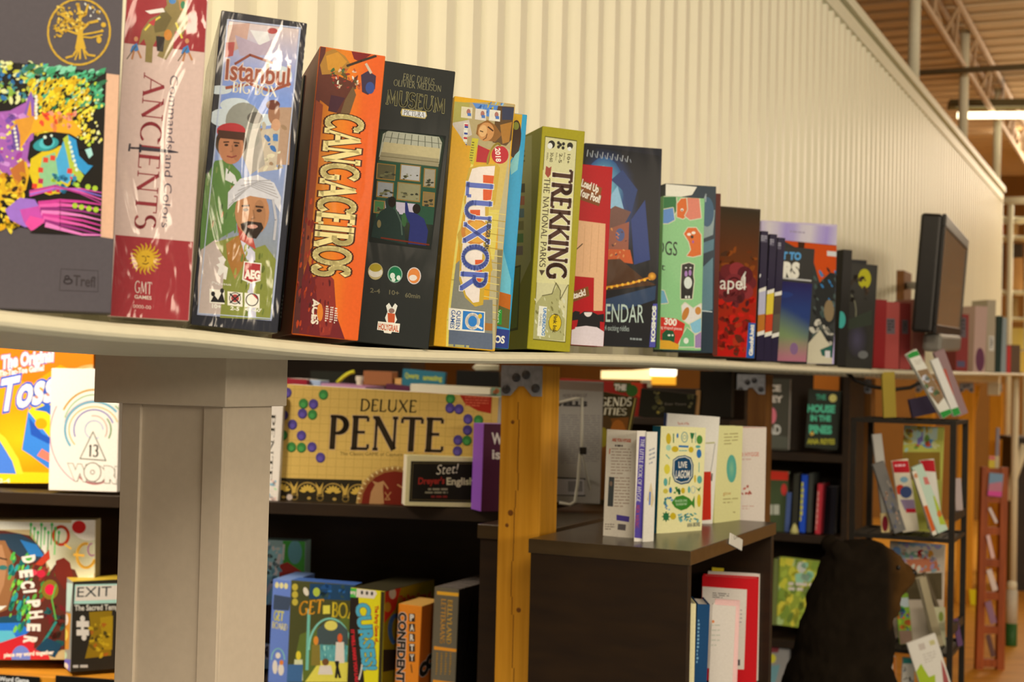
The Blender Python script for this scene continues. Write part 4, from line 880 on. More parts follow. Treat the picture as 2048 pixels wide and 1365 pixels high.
# ---- 8 olive box about parks
f = lf((1054, 698), (1140, 702), (1085, 252), 17)
r = lgame(f, .26, 'olive yellow game box with brown slab letters reading downward and a pale eagle', '#a2931c', side='#6c6420', left='#7a7420', top='#a89c28', m=PRINT)
A = Art(f, r, g=1.0); A.poly([(1090, 272), (1154, 281), (1131, 686), (1066, 680)], '#5c5418'); A.poly([(1091, 274), (1153, 283), (1130, 684), (1067, 678)], '#cfc48c'); A.poly([(1086, 340), (1149, 348), (1138, 570), (1073, 565)], '#d8cc8c')
A.use('rule_icons', 'small black icons').ell(1103, 289, 7, 8, '#2c2820'); A.ell(1100, 292, 5, 6, '#e0d8c0')
for x, y in ((1117, 286), (1127, 288), (1117, 294), (1126, 296), (1121, 290)): A.ell(x, y, 3, 3.5, '#2c2820')
A.ell(1140, 292, 6, 7, '#2c2820'); A.ell(1139, 298, 4, 4, '#e0d8c0')
for t_, x in (('30-60', 1103), ('2-5', 1121), ('10+', 1137)): A.text(t_, (x - 2, 305 + (x - 1100) * .1), (x - 4, 324 + (x - 1100) * .1), (x + 4, 305 + (x - 1100) * .1), '#4a4020', bold=.02); A.greek(x - 9, 306, x - 6, 322, 5, '#6a6038', 0, -.1, .5, x, 3)
A.poly([(1092, 332), (1098, 336), (1103, 333), (1101, 350), (1096, 356), (1090, 348)], '#9c4430')
A.use('title', 'brown slab title reading downward').text('TREKKING', (1108, 337), (1094, 556), (1144, 341), '#4a2c1c', 'serif', thick=.26, thin=.16, foot=.14, halo='#efe6c4', hw=.03); A.text('THE NATIONAL PARKS', (1089, 356), (1079, 534), (1100, 357), '#4c3c28', 'serif', thick=.17, thin=.12, foot=.07); A.poly([(1078, 540), (1090, 541), (1083, 552)], '#4c3c28')
A.use('eagle_picture', 'pale eagle on a cliff').poly([(1070, 610), (1084, 592), (1104, 588), (1113, 574), (1108, 562), (1118, 572), (1122, 590), (1117, 606), (1130, 640), (1127, 682), (1066, 678)], '#aca468'); A.line([(1084, 592), (1104, 588), (1112, 566), (1121, 582), (1120, 600), (1136, 570)], 1.6, '#5c5430'); A.specks(1070, 598, 1128, 676, 50, 2, 6, ['#c4bc88', '#948c50', '#d4cca0', '#807840'], 61, .4, 70)
A.use('maker_mark', 'small maker badges').poly([(1078, 612), (1094, 614), (1089, 674), (1074, 672)], '#e8e4d8'); A.text('UNDERDOG', (1087, 616), (1083, 671), (1093, 617), '#3c78a8', bold=.04); A.text('GAMES', (1080, 628), (1078, 652), (1084, 628), '#4a5860'); A.ell(1110, 646, 13, 18, '#4c4414'); A.ell(1110, 646, 12, 17, '#d8b414'); A.text('Fink Ink', (1108, 628), (1105, 666), (1115, 629), '#3c3010', bold=.03)
A.done()
fs = f.side('left', .26); A = Art(fs, r, g=.75); A.use('side_print', 'darker printed side').poly([(1036, 278), (1064, 270), (1062, 520), (1026, 600), (1024, 560)], '#827c48')
A.poly([(1020, 536), (1042, 530), (1036, 660), (1016, 664)], '#2c3412'); A.poly([(1020, 540), (1040, 534), (1034, 655), (1016, 660)], '#4c5820')
for k, c in enumerate(('#2c2a18', '#8c4a30', '#3c5a5c', '#5c5828', '#34602c', '#5c5048')): A.rect(1033 - k * .5, 368 + k * 25, 1050 - k * .8, 386 + k * 25, c, -.05)
A.greek(1036, 300, 1050, 340, 4, '#4c4820', 0, 0, .4, 4, 6); A.done()
# ---- 9 red box with wooden plaques
f = lf((1141, 690), (1207, 693), (1160, 328), 15)
r = lgame(f, .045, 'red and tan box with tilted brown plaques, in front of the dark night calendar', '#b3161b', side='#7c1014', m=PRINT)
A = Art(f, r); A.poly([(1150, 440), (1211, 448), (1205, 622), (1187, 622), (1188, 556), (1143, 552)], '#e0aa78'); A.line([(1152, 500), (1165, 488)], 2, '#4a3018')
for k in range(3): A.line([(1170 + k * 14, 450), (1165 + k * 14, 545)], .8, '#c89060')
A.use('plaques', 'brown plaques with white lettering')
A.poly([(1158, 358), (1204, 376), (1200, 396), (1152, 378)], '#8a4a1c'); A.poly([(1152, 378), (1204, 392), (1198, 413), (1150, 396)], '#7c4218'); A.text('Load Up', (1162, 372), (1196, 386), (1165, 358), '#f0e4d0', bold=.04); A.text('Your Pool!', (1157, 391), (1199, 406), (1160, 377), '#f0e4d0', bold=.04); A.poly([(1140, 586), (1176, 573), (1179, 592), (1140, 607)], '#7c4a1c'); A.text('Attack!', (1134, 602), (1172, 590), (1132, 590), '#f0e4d0', bold=.04)
A.use('lower_figure', 'black and white rounded figure').poly([(1140, 630), (1150, 622), (1160, 624), (1158, 640), (1140, 642)], '#1c1a1a'); A.poly([(1152, 660), (1158, 630), (1168, 623), (1184, 624), (1200, 632), (1200, 662)], '#1c1a1a'); A.poly([(1195, 630), (1208, 628), (1208, 645), (1196, 643)], '#1c1a1a'); A.ell(1176, 625, 8, 9, '#e4d4c8', a0=180, a1=360); A.poly([(1136, 664), (1150, 655), (1172, 652), (1194, 655), (1208, 664), (1208, 696), (1136, 692)], '#dcc8c0'); A.poly([(1140, 642), (1152, 642), (1150, 658), (1138, 662)], '#b3161b'); A.done()
# ---- 10 night calendar
f = lf((1158, 690), (1313, 695), (1170, 286), 15)
r = lgame(f, .05, 'dark blue calendar box with a moonlit house and a string of lights', '#1d1f26', side='#181818', m=GLOSS)
A = Art(f, r, m=GLOSS); A.use('night_picture', 'moonlit house at night')
A.grad([(1160, 288), (1320, 312), (1308, 690), (1160, 688)], None, 16, 26, lambda a, b: mixc(mixc(alb('#16181c'), alb('#2c4a80'), max(0, 1 - ((a - .35) / .38) ** 2 - ((b - .3) / .3) ** 2)), alb('#181410'), max(0, b * 1.6 - .9)))
A.ell(1208, 380, 40, 66, '#7cc0d0', edge='#28507c'); A.ell(1206, 348, 12, 16, '#a8c8c0'); A.poly([(1215, 400), (1235, 372), (1248, 420), (1240, 470), (1222, 440)], '#8cb4c8'); A.poly([(1222, 360), (1245, 340), (1275, 380), (1262, 430), (1244, 380)], '#223a68')
for k in range(9): A.line([(1176 + k * 10, 300 + k * 1.6), (1174 + k * 10, 313 + k * 1.4)], 1.6, '#a8a8a0'); A.line([(1180 + k * 10, 306 + k * 1.6), (1182 + k * 10, 314 + k * 1.4)], 1.4, '#8c9090')
A.poly([(1200, 432), (1230, 412), (1262, 424), (1248, 450), (1206, 470)], '#70493c'); A.poly([(1206, 462), (1258, 444), (1256, 520), (1208, 520)], '#98543c'); A.poly([(1206, 498), (1260, 500), (1266, 528), (1206, 520)], '#c8541c'); A.ell(1240, 470, 9, 13, '#4c5880'); A.specks(1210, 455, 1256, 515, 22, 2, 4, ['#c8703c', '#58342c', '#d88c48', '#3a3448'], 71, .5); A.poly([(1262, 440), (1290, 400), (1300, 520), (1268, 530)], '#283c70')
A.poly([(1206, 520), (1240, 518), (1290, 560), (1312, 570), (1206, 582)], '#4c2c14'); A.line([(1206, 576), (1260, 568), (1310, 552)], 4, '#d88418')
for k in range(9): A.ell(1212 + k * 11, 577 - k * 2.4, 3, 3, '#f0b434')
A.ell(1304, 553, 8, 8, '#f4b030', edge='#a86414'); A.poly([(1206, 600), (1312, 572), (1310, 600), (1250, 620), (1206, 625)], '#2c4058'); A.poly([(1204, 625), (1310, 612), (1308, 692), (1200, 690)], '#17181b')
A.use('title', 'pale capital lettering').text('CALENDAR', (1166, 643), (1287, 646), (1167, 606), '#bcc8b0', bold=.0); A.text('24 exciting riddles', (1206, 661), (1258, 663), (1206, 650), '#a8b0a0'); A.greek(1260, 676, 1302, 681, 1, '#8c9088', .06, 0, .8, 3, 5)
A.use('spine_strip', 'purple strip with white lettering').poly([(1306, 608), (1316, 608), (1310, 696), (1298, 696)], '#4c4a94'); A.text('KOSMOS', (1309, 684), (1312, 612), (1302, 684), '#e4e0e8', bold=.06); A.done()
# ---- 11 navy box behind, mint dog puzzle in front
f = lf((1324, 704), (1426, 709), (1331, 367), 15)
r = lgame(f, .05, 'navy box with a white glare painted on its top edge behind the mint dog puzzle', '#22333c', side='#1a2830', m=GLOSS)
A = Art(f, r, m=GLOSS); A.poly([(1330, 368), (1394, 374), (1384, 390), (1362, 394), (1328, 392)], '#ece8d8'); A.poly([(1402, 430), (1430, 420), (1426, 470), (1400, 480)], '#8c9890'); A.ell(1414, 424, 14, 30, '#38586c'); A.poly([(1400, 488), (1428, 478), (1427, 500), (1400, 510)], '#52747c'); A.poly([(1400, 540), (1426, 515), (1425, 620), (1402, 625)], '#5c7c80'); A.line([(1404, 622), (1424, 624)], 2, '#c8ccc0'); A.line([(1408, 400), (1412, 388), (1411, 404)], 2, '#a0a8a0'); A.done()  # the pale patch along the top is painted glare
f = fit((1319, 699), 1402, (1327, 392), 15, Y=2.585)
r = lgame(f, .03, 'mint green puzzle box covered in cartoon dog stickers', '#8dc07c', side='#6c9c5c', m=GLOSS)
A = Art(f, r, m=GLOSS); A.use('dog_stickers', 'cartoon dog stickers')
def dogbody(pts, c): A.line(pts, 3.5, '#d8d0a8', close=True); A.poly(pts, c)
dogbody([(1326, 394), (1352, 394), (1354, 420), (1345, 436), (1326, 438)], '#226c34'); dogbody([(1325, 420), (1346, 416), (1349, 440), (1336, 447), (1324, 447)], '#5c88b8'); dogbody([(1354, 408), (1362, 398), (1376, 396), (1376, 430), (1366, 438), (1354, 434)], '#d8641c'); dogbody([(1374, 394), (1398, 396), (1402, 436), (1380, 440), (1370, 432), (1376, 420)], '#dc7c60'); A.ell(1364, 420, 3, 3, '#f0e8d8'); A.ell(1364, 421, 1.4, 1.4, '#201810')
dogbody([(1368, 468), (1376, 456), (1392, 456), (1402, 470), (1402, 510), (1386, 514), (1374, 512), (1382, 500), (1378, 484)], '#d8641c'); A.ell(1378, 469, 4, 3, '#f0e8d8'); A.ell(1387, 466, 4, 3, '#f0e8d8'); A.ell(1384, 474, 3, 3, '#201810'); A.ell(1386, 484, 2, 3, '#a85090')
dogbody([(1364, 530), (1378, 526), (1388, 530), (1386, 550), (1388, 562), (1384, 598), (1362, 598), (1362, 570)], '#282420'); A.ell(1376, 566, 8, 12, '#d8d8c8'); A.ell(1372, 548, 3, 6, '#a878a8'); A.ell(1380, 546, 3, 6, '#a878a8'); A.ell(1372, 536, 2, 1.6, '#d8d0c0'); A.ell(1381, 536, 2, 1.6, '#d8d0c0'); A.rect(1370, 592, 1374, 597, '#e0d8cc'); A.rect(1376, 592, 1380, 597, '#e0d8cc')
dogbody([(1318, 580), (1328, 582), (1336, 606), (1318, 608)], '#70a4b0'); dogbody([(1364, 612), (1370, 606), (1386, 618), (1402, 608), (1402, 640), (1378, 648), (1366, 640)], '#e0d4c0'); A.ell(1371, 628, 6, 14, '#c07830', 20); A.ell(1396, 622, 6, 8, '#c88438'); dogbody([(1380, 648), (1402, 636), (1402, 664), (1386, 668)], '#84b8c8'); dogbody([(1362, 676), (1374, 656), (1388, 668), (1390, 694), (1358, 694)], '#70b070'); dogbody([(1390, 672), (1402, 664), (1402, 696), (1390, 696)], '#9c7ca0'); A.ell(1372, 682, 5, 6, '#e0e0d0')
A.use('title', 'thin dark lettering').text('DOGS', (1296, 506), (1354, 512), (1297, 478), '#1e2c20', bold=.005); A.text('it', (1318, 540), (1330, 541), (1319, 526), '#1e2c20')
A.use('red_label', 'red label with white number').poly([(1316, 634), (1352, 638), (1370, 648), (1366, 668), (1354, 692), (1314, 690)], '#cc2c1c'); A.text('300', (1328, 649), (1353, 652), (1329, 636), '#f0e8d8', bold=.04); A.text('dog shaped pieces', (1316, 657), (1364, 661), (1316, 651), '#f0d8c8'); A.poly([(1324, 684), (1324, 668), (1332, 660), (1346, 662), (1350, 672), (1348, 690)], '#14502c'); A.ell(1338, 671, 3, 2, '#e0e8d8'); A.ell(1345, 671, 2, 2, '#e0e8d8'); A.poly([(1314, 680), (1340, 682), (1358, 690), (1356, 700), (1314, 698)], '#d89c24'); A.done()
# ---- 12 dark red box with script title, thin red box behind
f = lf((1424, 711), (1435, 712), (1431, 387), 15)
lgame(f, .12, 'very thin dark red box standing between the mint puzzle and the rose box', '#5c2418', side='#3c1810')
f = lf((1426, 714), (1510, 717), (1438, 412), 15)
r = lgame(f, .2, 'brown and red game box with a rose and white script lettering', '#3a2818', side='#2c2018', m=GLOSS)
A = Art(f, r, m=MATTE); A.use('rose_picture', 'dark rose on red fire')
A.grad([(1438, 414), (1520, 422), (1508, 716), (1427, 712)], None, 10, 24, lambda a, b: mixc(mixc(alb('#3a3020'), alb('#70340e'), min(1, b * 2.2)), alb('#b8140c'), max(0, min(1, (b - .42) * 2.4 + (a - .5) * .3))))
A.specks(1432, 600, 1508, 705, 70, 4, 12, ['#c41c10', '#8a140c', '#701810', '#a83014', '#5c2414'], 81, .6); A.specks(1440, 500, 1512, 560, 24, 4, 12, ['#8a4414', '#6c3010', '#4c2c18'], 82, .5)
for k in range(9): a = k * .7; A.ell(1470 + 26 * math.cos(a), 566 + 26 * math.sin(a), 17, 15, ['#6c2424', '#8c3030', '#5a1c20'][k % 3], k * 30)
A.ell(1468, 566, 20, 18, '#7c2a2c'); A.ring(1468, 566, 11, 10, 3, '#4c1418', 0, 0, 290); A.specks(1440, 580, 1495, 612, 14, 4, 9, ['#6c2424', '#4a1818'], 83, .7)
A.use('title', 'white script lettering').text('papel', (1424, 578), (1490, 580), (1425, 551), '#e8dcd0', bold=.0); A.line([(1479, 578), (1484, 556), (1491, 544), (1486, 560), (1484, 576), (1492, 574)], 2, '#e8dcd0')
A.use('maker_label', 'blue maker label').poly([(1497, 646), (1511, 647), (1508, 717), (1492, 716)], '#24599c'); A.text('GiochiUniti', (1505, 712), (1508, 650), (1498, 712), '#e8dcd0', bold=.06); A.done()
# ---- 13 three matching navy boxes
for k, (bl, br, tl, c1, c2) in enumerate((((1512, 721), (1527, 722), (1522, 462), '#b8b0b8', '#b86c1c'), ((1526, 722), (1541, 723), (1540, 468), '#e0c034', '#c83c14'), ((1540, 723), (1555, 724), (1556, 475), '#4c3c34', '#5c5440'))):
    f = lf(bl, br, tl, 15)
    r = carton('game_box', f, .16, ['first of three matching navy boxes, its band lilac and brown', 'middle of three matching navy boxes, its band yellow and orange', 'last of three matching navy boxes, its band dark and mottled'][k], 'game box', '#1e1430', side='#161020', group='matching navy boxes')
    x = bl[0]; A = Art(f, r)
    A.rect(x + 9, 470 + k * 7, x + 22, 484 + k * 7, '#5c5460', .1); A.greek(x + 10, 471 + k * 7, x + 22, 483 + k * 7, 3, '#a8a0a0', .1, 0, .5, k, 4)
    A.use('cover_band', 'torn edged picture band').poly([(x - 8, 584 + k * 3), (x + 24, 572 + k * 5), (x + 20, 668 + k * 2), (x - 8, 676 + k * 2)], '#e8dcd8'); A.poly([(x - 8, 590 + k * 3), (x + 24, 580 + k * 5), (x + 20, 660 + k * 2), (x - 8, 668 + k * 2)], c1); A.poly([(x - 8, 632), (x + 20, 628), (x + 20, 660 + k * 2), (x - 8, 668)], c2); A.ell(x + 8, 552 + k * 8, 1.5, 4, '#d8d0d0', 15); A.done()
# ---- 14 space box, 15 lavender comic
f = fit((1516, 724), 1668, (1523, 441), 13, Y=3.66)
r = carton('book', f, .03, 'tall lavender and orange comic volume behind the space box', 'book', '#c8b4c8', side='#b8a4c0', group=LG)
A = Art(f, r, m=MATTE); A.use('comic_picture', 'orange picture with dark figures')
A.grad([(1522, 442), (1688, 456), (1683, 495), (1520, 482)], None, 10, 3, lambda a, b: mixc(alb('#a890c4'), alb('#dccccc'), .5 + .5 * math.sin(a * 14))); A.greek(1580, 462, 1630, 467, 1, '#9c8c9c', .08)
A.poly([(1560, 480), (1684, 492), (1676, 600), (1664, 720), (1612, 722), (1618, 600)], '#3a3a34'); A.poly([(1566, 481), (1684, 493), (1682, 535), (1660, 560), (1640, 568), (1626, 520), (1600, 500)], '#d04c14'); A.poly([(1596, 484), (1610, 486), (1606, 510), (1596, 512)], '#402414'); A.rect(1654, 502, 1676, 512, '#d8d0c4', .1); A.poly([(1630, 575), (1660, 545), (1680, 550), (1672, 640), (1650, 660), (1632, 640)], '#2c2c28'); A.specks(1626, 540, 1678, 640, 30, 3, 8, ['#3a7ca8', '#4c5a50', '#24241f', '#5c6458'], 91, .4, 60); A.ell(1658, 622, 10, 22, '#8c7450'); A.specks(1620, 640, 1664, 700, 24, 4, 9, ['#b8ac94', '#2a2a26', '#4c564c', '#d0c4a8'], 92, .6); A.poly([(1614, 690), (1640, 660), (1664, 700), (1664, 730), (1610, 726)], '#cfc09c'); A.poly([(1640, 700), (1664, 690), (1664, 716), (1644, 712)], '#2c5c4c'); A.rect(1650, 702, 1660, 716, '#d8ccc0'); A.poly([(1684, 470), (1690, 470), (1672, 730), (1664, 730)], '#bca8c8'); A.done()
f = lf((1553, 724), (1614, 726), (1569, 492), 15)
r = lgame(f, .06, 'dark space game box with white block letters above a rainbow nebula', '#24221e', side='#181614')
A = Art(f, r, m=MATTE); A.use('nebula_picture', 'rainbow nebula'); A.grad([(1560, 562), (1626, 568), (1612, 724), (1553, 722)], None, 8, 16, lambda a, b: mixc(mixc(mixc(alb('#2c2450'), alb('#2a3c6c'), min(1, b * 3)), alb('#7c8c58'), max(0, min(1, (b - .35) * 3 - a * .6 + .2))), alb('#b06a74'), max(0, min(1, (b - .68) * 3.5))))
A.ell(1588, 698, 8, 12, '#84607c'); A.ell(1570, 590, 16, 6, '#2c3c70')
A.use('title', 'block lettering').text('FLIGHT TO', (1520, 516), (1602, 520), (1521, 502), '#5c9cc8', bold=.06); A.text('STARS', (1510, 550), (1598, 555), (1512, 522), '#ece4d8', bold=.07); A.line([(1562, 556), (1622, 562)], 3, '#c8c0b0'); A.done()
# ---- 16 black boxes
f = lf((1673, 731), (1691, 732), (1687, 499), 15)
r = lgame(f, .12, 'narrow black box with a teal spot beside the lavender comic', '#1a1713', side='#12100d'); A = Art(f, r); A.ell(1682, 640, 9, 17, '#3c9c88'); A.done()
f = fit((1694, 733), 1726, (1702, 519), 15, Y=4.28)
lgame(f, .03, 'plain black box peeking out behind the yellow dotted box', '#1c1c1c')
f = lf((1691, 735), (1744, 737), (1703, 526), 15)
r = lgame(f, .05, 'dark game box with a yellow dot and a faint ring', '#2c2922', side='#1e1c18')
A = Art(f, r, m=MATTE); A.ell(1729, 558, 13, 20, '#b8ac24'); A.ring(1698, 625, 14, 36, 2, '#8c8464', 0, -70, 70); A.ell(1714, 680, 22, 40, '#4a4250', edge='#2c2922'); A.specks(1700, 550, 1735, 600, 20, 2, 5, ['#3c3024', '#4a3828', '#24201a'], 101); A.ell(1726, 710, 10, 8, '#6c6860'); A.poly([(1696, 640), (1744, 620), (1744, 650), (1696, 660)], '#363a2c'); A.done()
# ---- red cloth books and the books beyond the monitor
for bl, br, tl, d, c, sp, lab in (((1746, 736), (1769, 738), (1751, 599), .15, '#8a1416', None, 'dark red cloth book, first of the red books next to the yellow dotted box'), ((1769, 738), (1797, 739), (1771, 604), .15, '#a8443a', (1773, 637, 1790, 668), 'faded red book with a wide grey spine label'), ((1799, 739), (1820, 740), (1801, 606), .15, '#9c3c34', (1804, 640, 1816, 668), 'faded red book with a narrow grey spine label'), ((1824, 740), (1849, 741), (1828, 599), .15, '#b06a58', None, 'pinkish brown book under the edge of the monitor'),
        ((1911, 742), (1935, 743), (1914, 628), .15, '#8c342e', (1916, 635, 1932, 675), 'wine red book with blue bands right past the monitor'), ((1946, 744), (1970, 744), (1951, 612), .15, '#c09a84', None, 'pinkish tan book with a purple blot on its spine'), ((1972, 744), (1989, 745), (1975, 600), .15, '#b09c7c', (1978, 672, 1988, 702), 'grey tan book with a white label'), ((1991, 745), (2001, 746), (1996, 632), .12, '#2c3a30', None, 'thin dark green book among the far books'), ((2002, 746), (2012, 746), (2004, 636), .12, '#9aa098', None, 'thin grey book among the far books'), ((2015, 747), (2021, 747), (2016, 692), .1, '#d0443c', None, 'short bright red book at the end of the long shelf'), ((2023, 747), (2040, 748), (2024, 690), .1, '#6c5440', None, 'short brown book at the end of the long shelf')):
    f = lf(bl, br, tl, 12)
    r = book('book', f, d, lab, c, left='face', group=LG, pages='#d8c8a0')
    A = Art(f, r, m=MATTE); A.use('spine_label')
    if sp: A.rect(*sp, '#6a5c58' if 'white' not in lab else '#d8ccb4', .05); A.greek(sp[0] + 2, sp[1] + 4, sp[2] - 2, sp[3] - 4, 4, '#3a3230', .05)
    if 'blot' in lab: A.ell(1960, 720, 9, 24, '#6c3c4c')
    if 'wine' in lab: A.rect(1914, 722, 1930, 734, '#5c5464', .05)
    A.done()
# ---- a monitor on an arm in front of the sheet
f = fit((1872, 668), 1921, (1893, 428), 69, Y=4.55, pitch=-4)
root = thing('monitor', 'black flat monitor tilted back above the shelf, its screen turned aside', 'monitor', mw=f.mw())
DK = mat('black_plastic', '#1e1a16', .35, .15, 40); BZM = mat('grey_bezel', '#857a66', .4, .1, 40); SCR = mat('screen_with_wall_reflection', '#b4a684', .12, .1, 3, coat=.6)  # screen base is pale because the wall's reflection is put into its colour
w_, h_ = f.w, f.h
MB().box(0, w_, .012, .078, 0, h_).obj('case', DK, root, bevel=.01)
mb = MB(); t_ = .018
for a in ((0, w_, 0, .012, h_ - .04, h_), (0, w_, 0, .012, 0, .03), (0, t_, 0, .012, .03, h_ - .04), (w_ - t_, w_, 0, .012, .03, h_ - .04)): mb.box(*a)
mb.obj('bezel', DK, root, bevel=.002)
MB().box(t_, w_ - t_, .004, .012, .03, h_ - .04).obj('screen', SCR, root)
MB().box(t_, w_ - t_, -.001, 0, h_ - .036, h_ - .004).obj('top_strip', BZM, root)
MB().box(w_ * .1, w_ * .9, -.012, .05, -.06, .0).obj('button_panel', BZM, root, bevel=.012)
hp = proj(f.o + f.ez * h_ * .42 + f.ey * .055 + f.ex * w_ * .5)
S0 = hit(1797, 598, W0 + V * .02, U)
root = thing('monitor_mount', 'brown wood block with a black arm holding the monitor to the partition', 'bracket', mw=Wm(S0))
MB().box(-.03, .04, -.10, .10, -.01, .12).obj('wood_block', mat('brown_block', '#7c4a1c', .6, .2, 20), root, bevel=.002)
q = Wm(S0).inverted()
a0, a1 = S0 + V * .04 + Vector((0, 0, .06)), f.o + f.ez * h_ * .42 + f.ey * .095 + f.ex * w_ * .5
MB().tube([q @ a0, q @ (a0 * .5 + a1 * .5 + Vector((0, 0, .005))), q @ a1], .016, 8).obj('arm', DK, root)
# ================================================================== games on the low bookcase behind the opening
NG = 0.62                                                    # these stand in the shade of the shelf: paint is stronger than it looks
def lA(off): return (A0 + NA * off, EA)
def agame(f, depth, label, front, group='games on the low dark bookcase', **k): return carton('game_box', f, depth, label, 'game box', front, group=group, **k)
# orange toss game and white word game
f = fit((-160, 966), 186, (-158, 686), -8, line=lA(.10))
r = agame(f, .06, 'orange game box with blue outlined white title behind the white word game', '#f0960c', side='#c86c10', g=1.0)
A = Art(f, r); A.poly([(-160, 686), (190, 704), (186, 760), (120, 730), (60, 770), (-20, 730), (-160, 800)], '#e87410'); A.ell(40, 880, 90, 60, '#f4b414', edge='#f0960c'); A.poly([(-160, 940), (190, 948), (190, 985), (-160, 975)], '#f4c418'); A.ell(-60, 1030, 120, 190, '#f6cc30'); A.ell(-66, 1030, 112, 182, '#4a78c0'); A.poly([(-160, 944), (190, 952), (190, 985), (-160, 975)], '#f4c418')
A.ring(185, 760, 46, 28, 5, '#e8b060', 0, 60, 200); A.ring(190, 758, 40, 22, 4, '#e8c890', 0, 60, 200)
A.use('box_picture', 'blue and yellow game board picture').poly([(44, 900), (58, 812), (100, 862), (140, 880), (100, 940), (60, 910)], '#3a7cc0'); A.poly([(56, 822), (88, 800), (140, 800), (130, 880), (100, 876)], '#f0c41c'); A.poly([(68, 820), (88, 812), (90, 806), (104, 812), (104, 834), (92, 824)], '#285ca8'); A.ell(82, 848, 12, 11, '#e8980c'); A.poly([(58, 835), (62, 870), (100, 890), (100, 876), (84, 868)], '#2450a0'); A.poly([(74, 912), (84, 898), (100, 908), (100, 926)], '#e8785c')
A.use('title', 'white title with blue outline').text('The Original', (2, 738), (107, 722), (3, 713), '#fbf6ee', bold=.05, halo='#3a58a8', hw=.07); A.text('Tic-Tac-Toe Game!', (-2, 753), (88, 741), (-2, 742), '#fbf6ee', bold=.04, halo='#6a6aa8', hw=.04); A.text('Toss', (-6, 824), (108, 800), (4, 760), '#fdfaf4', bold=.03, halo='#3458b0', hw=.07); A.text('2-4', (-2, 966), (20, 966), (-2, 958), '#e8d8b0', bold=.03); A.done()
f = fit((97, 981), 234, (103, 737), -8, line=lA(.012))
r = agame(f, .055, 'white game box with coloured rings and a spoked white title, half behind the column', '#f6f0e6', g=1.0)
A = Art(f, r, g=1.35); A.use('ring_picture', 'thin coloured rings')
for rx, ry, c, w_, a, b in ((70, 80, '#e8a83c', 3.5, 60, 150), (62, 70, '#a8d090', 2.5, 70, 160), (60, 58, '#e88894', 2.5, 90, 165), (58, 56, '#98ccd0', 5, 40, 215), (50, 46, '#ecd080', 2.5, 20, 220), (40, 40, '#8a84c0', 2.5, 20, 200), (26, 28, '#ecc0a0', 2, -30, 100), (18, 18, '#c8ccd8', 2, 0, 300), (66, 62, '#b8d898', 3, -20, 50), (34, 34, '#b0d490', 3, -30, 40)): A.ring(188, 860, rx, ry, w_, c, 0, a, b)
A.ring(200, 868, 100, 110, 2, '#e8a0a4', 0, 150, 240); A.ring(190, 868, 62, 100, 4, '#e88a80', 0, 225, 290)
A.use('title', 'white outlined title'); A.line([(186, 864), (160, 918), (212, 922)], 1.6, '#4c6048', close=True); A.poly([(186, 867), (162, 916), (210, 920)], (.88, .88, .88)); A.text('13', (176, 913), (196, 914), (177, 890), '#3c4030', 'serif', thick=.2, thin=.08); A.text('WORDS', (137, 958), (278, 968), (136, 930), (.88, .88, .88), bold=.08, halo='#8c8870', hw=.05); A.ring(185, 945, 17, 19, 1.6, '#5c5c48'); A.ell(185, 945, 16, 18, (.88, .88, .88)); A.ring(185, 945, 4, 4, 1.4, '#5c5c48'); A.done()
# decipher style puzzle and exit game on the lower shelf
f = fit((-120, 1321), 188, (-116, 1040), 2, line=lA(.03))
r = agame(f, .05, 'colourful game box with a painted face and white letters stepping downward', '#b89c68', g=.8)
A = Art(f, r, g=.8); A.use('face_picture', 'painted face among plants and flowers')
A.poly([(-120, 1040), (194, 1048), (186, 1180), (100, 1130), (60, 1060), (-120, 1060)], '#d8ccac'); A.ell(150, 1110, 60, 50, '#8c7c50', edge='#cfc29c'); A.ell(178, 1050, 36, 32, '#e0d8cc'); A.ell(158, 1055, 14, 13, '#c02420'); A.ring(122, 1072, 15, 18, 6, '#cc4020'); A.ring(172, 1112, 18, 24, 6, '#dca038', 0, 80, 340); A.line([(148, 1110), (168, 1112)], 5, '#dca038'); A.line([(130, 1090), (142, 1098)], 4, '#e0a840'); A.ring(184, 1100, 8, 12, 3, '#b87088', 0, 90, 300)
for k in range(9): A.line([(62 + k * 7, 1050 + (k % 3) * 8), (60 + k * 7, 1090 + (k % 2) * 20)], 2.4, ['#3c9c48', '#58b050', '#2c7c3c'][k % 3]); A.ell(62 + k * 7, 1050 + (k % 3) * 8, 3, 4, '#4ca850')
A.poly([(-40, 1060), (10, 1062), (60, 1072), (88, 1105), (96, 1150), (110, 1130), (150, 1140), (158, 1160), (130, 1300), (40, 1310), (-40, 1320)], '#58281c'); A.poly([(-40, 1075), (0, 1068), (40, 1068), (70, 1085), (88, 1110), (70, 1125), (40, 1115), (10, 1090)], '#2a3a44'); A.poly([(40, 1080), (74, 1090), (90, 1115), (60, 1112)], '#2c6c9c'); A.poly([(-60, 1080), (10, 1082), (24, 1110), (30, 1150), (26, 1180), (14, 1220), (-60, 1250)], '#8e5c34'); A.poly([(-60, 1100), (4, 1090), (14, 1130), (8, 1170), (-4, 1200), (-60, 1220)], '#a8744a'); A.ell(6, 1136, 9, 5, '#34685c'); A.line([(-4, 1116), (14, 1120)], 3, '#3a2418'); A.poly([(-10, 1214), (14, 1212), (4, 1220), (-6, 1224)], '#d8ccb4')
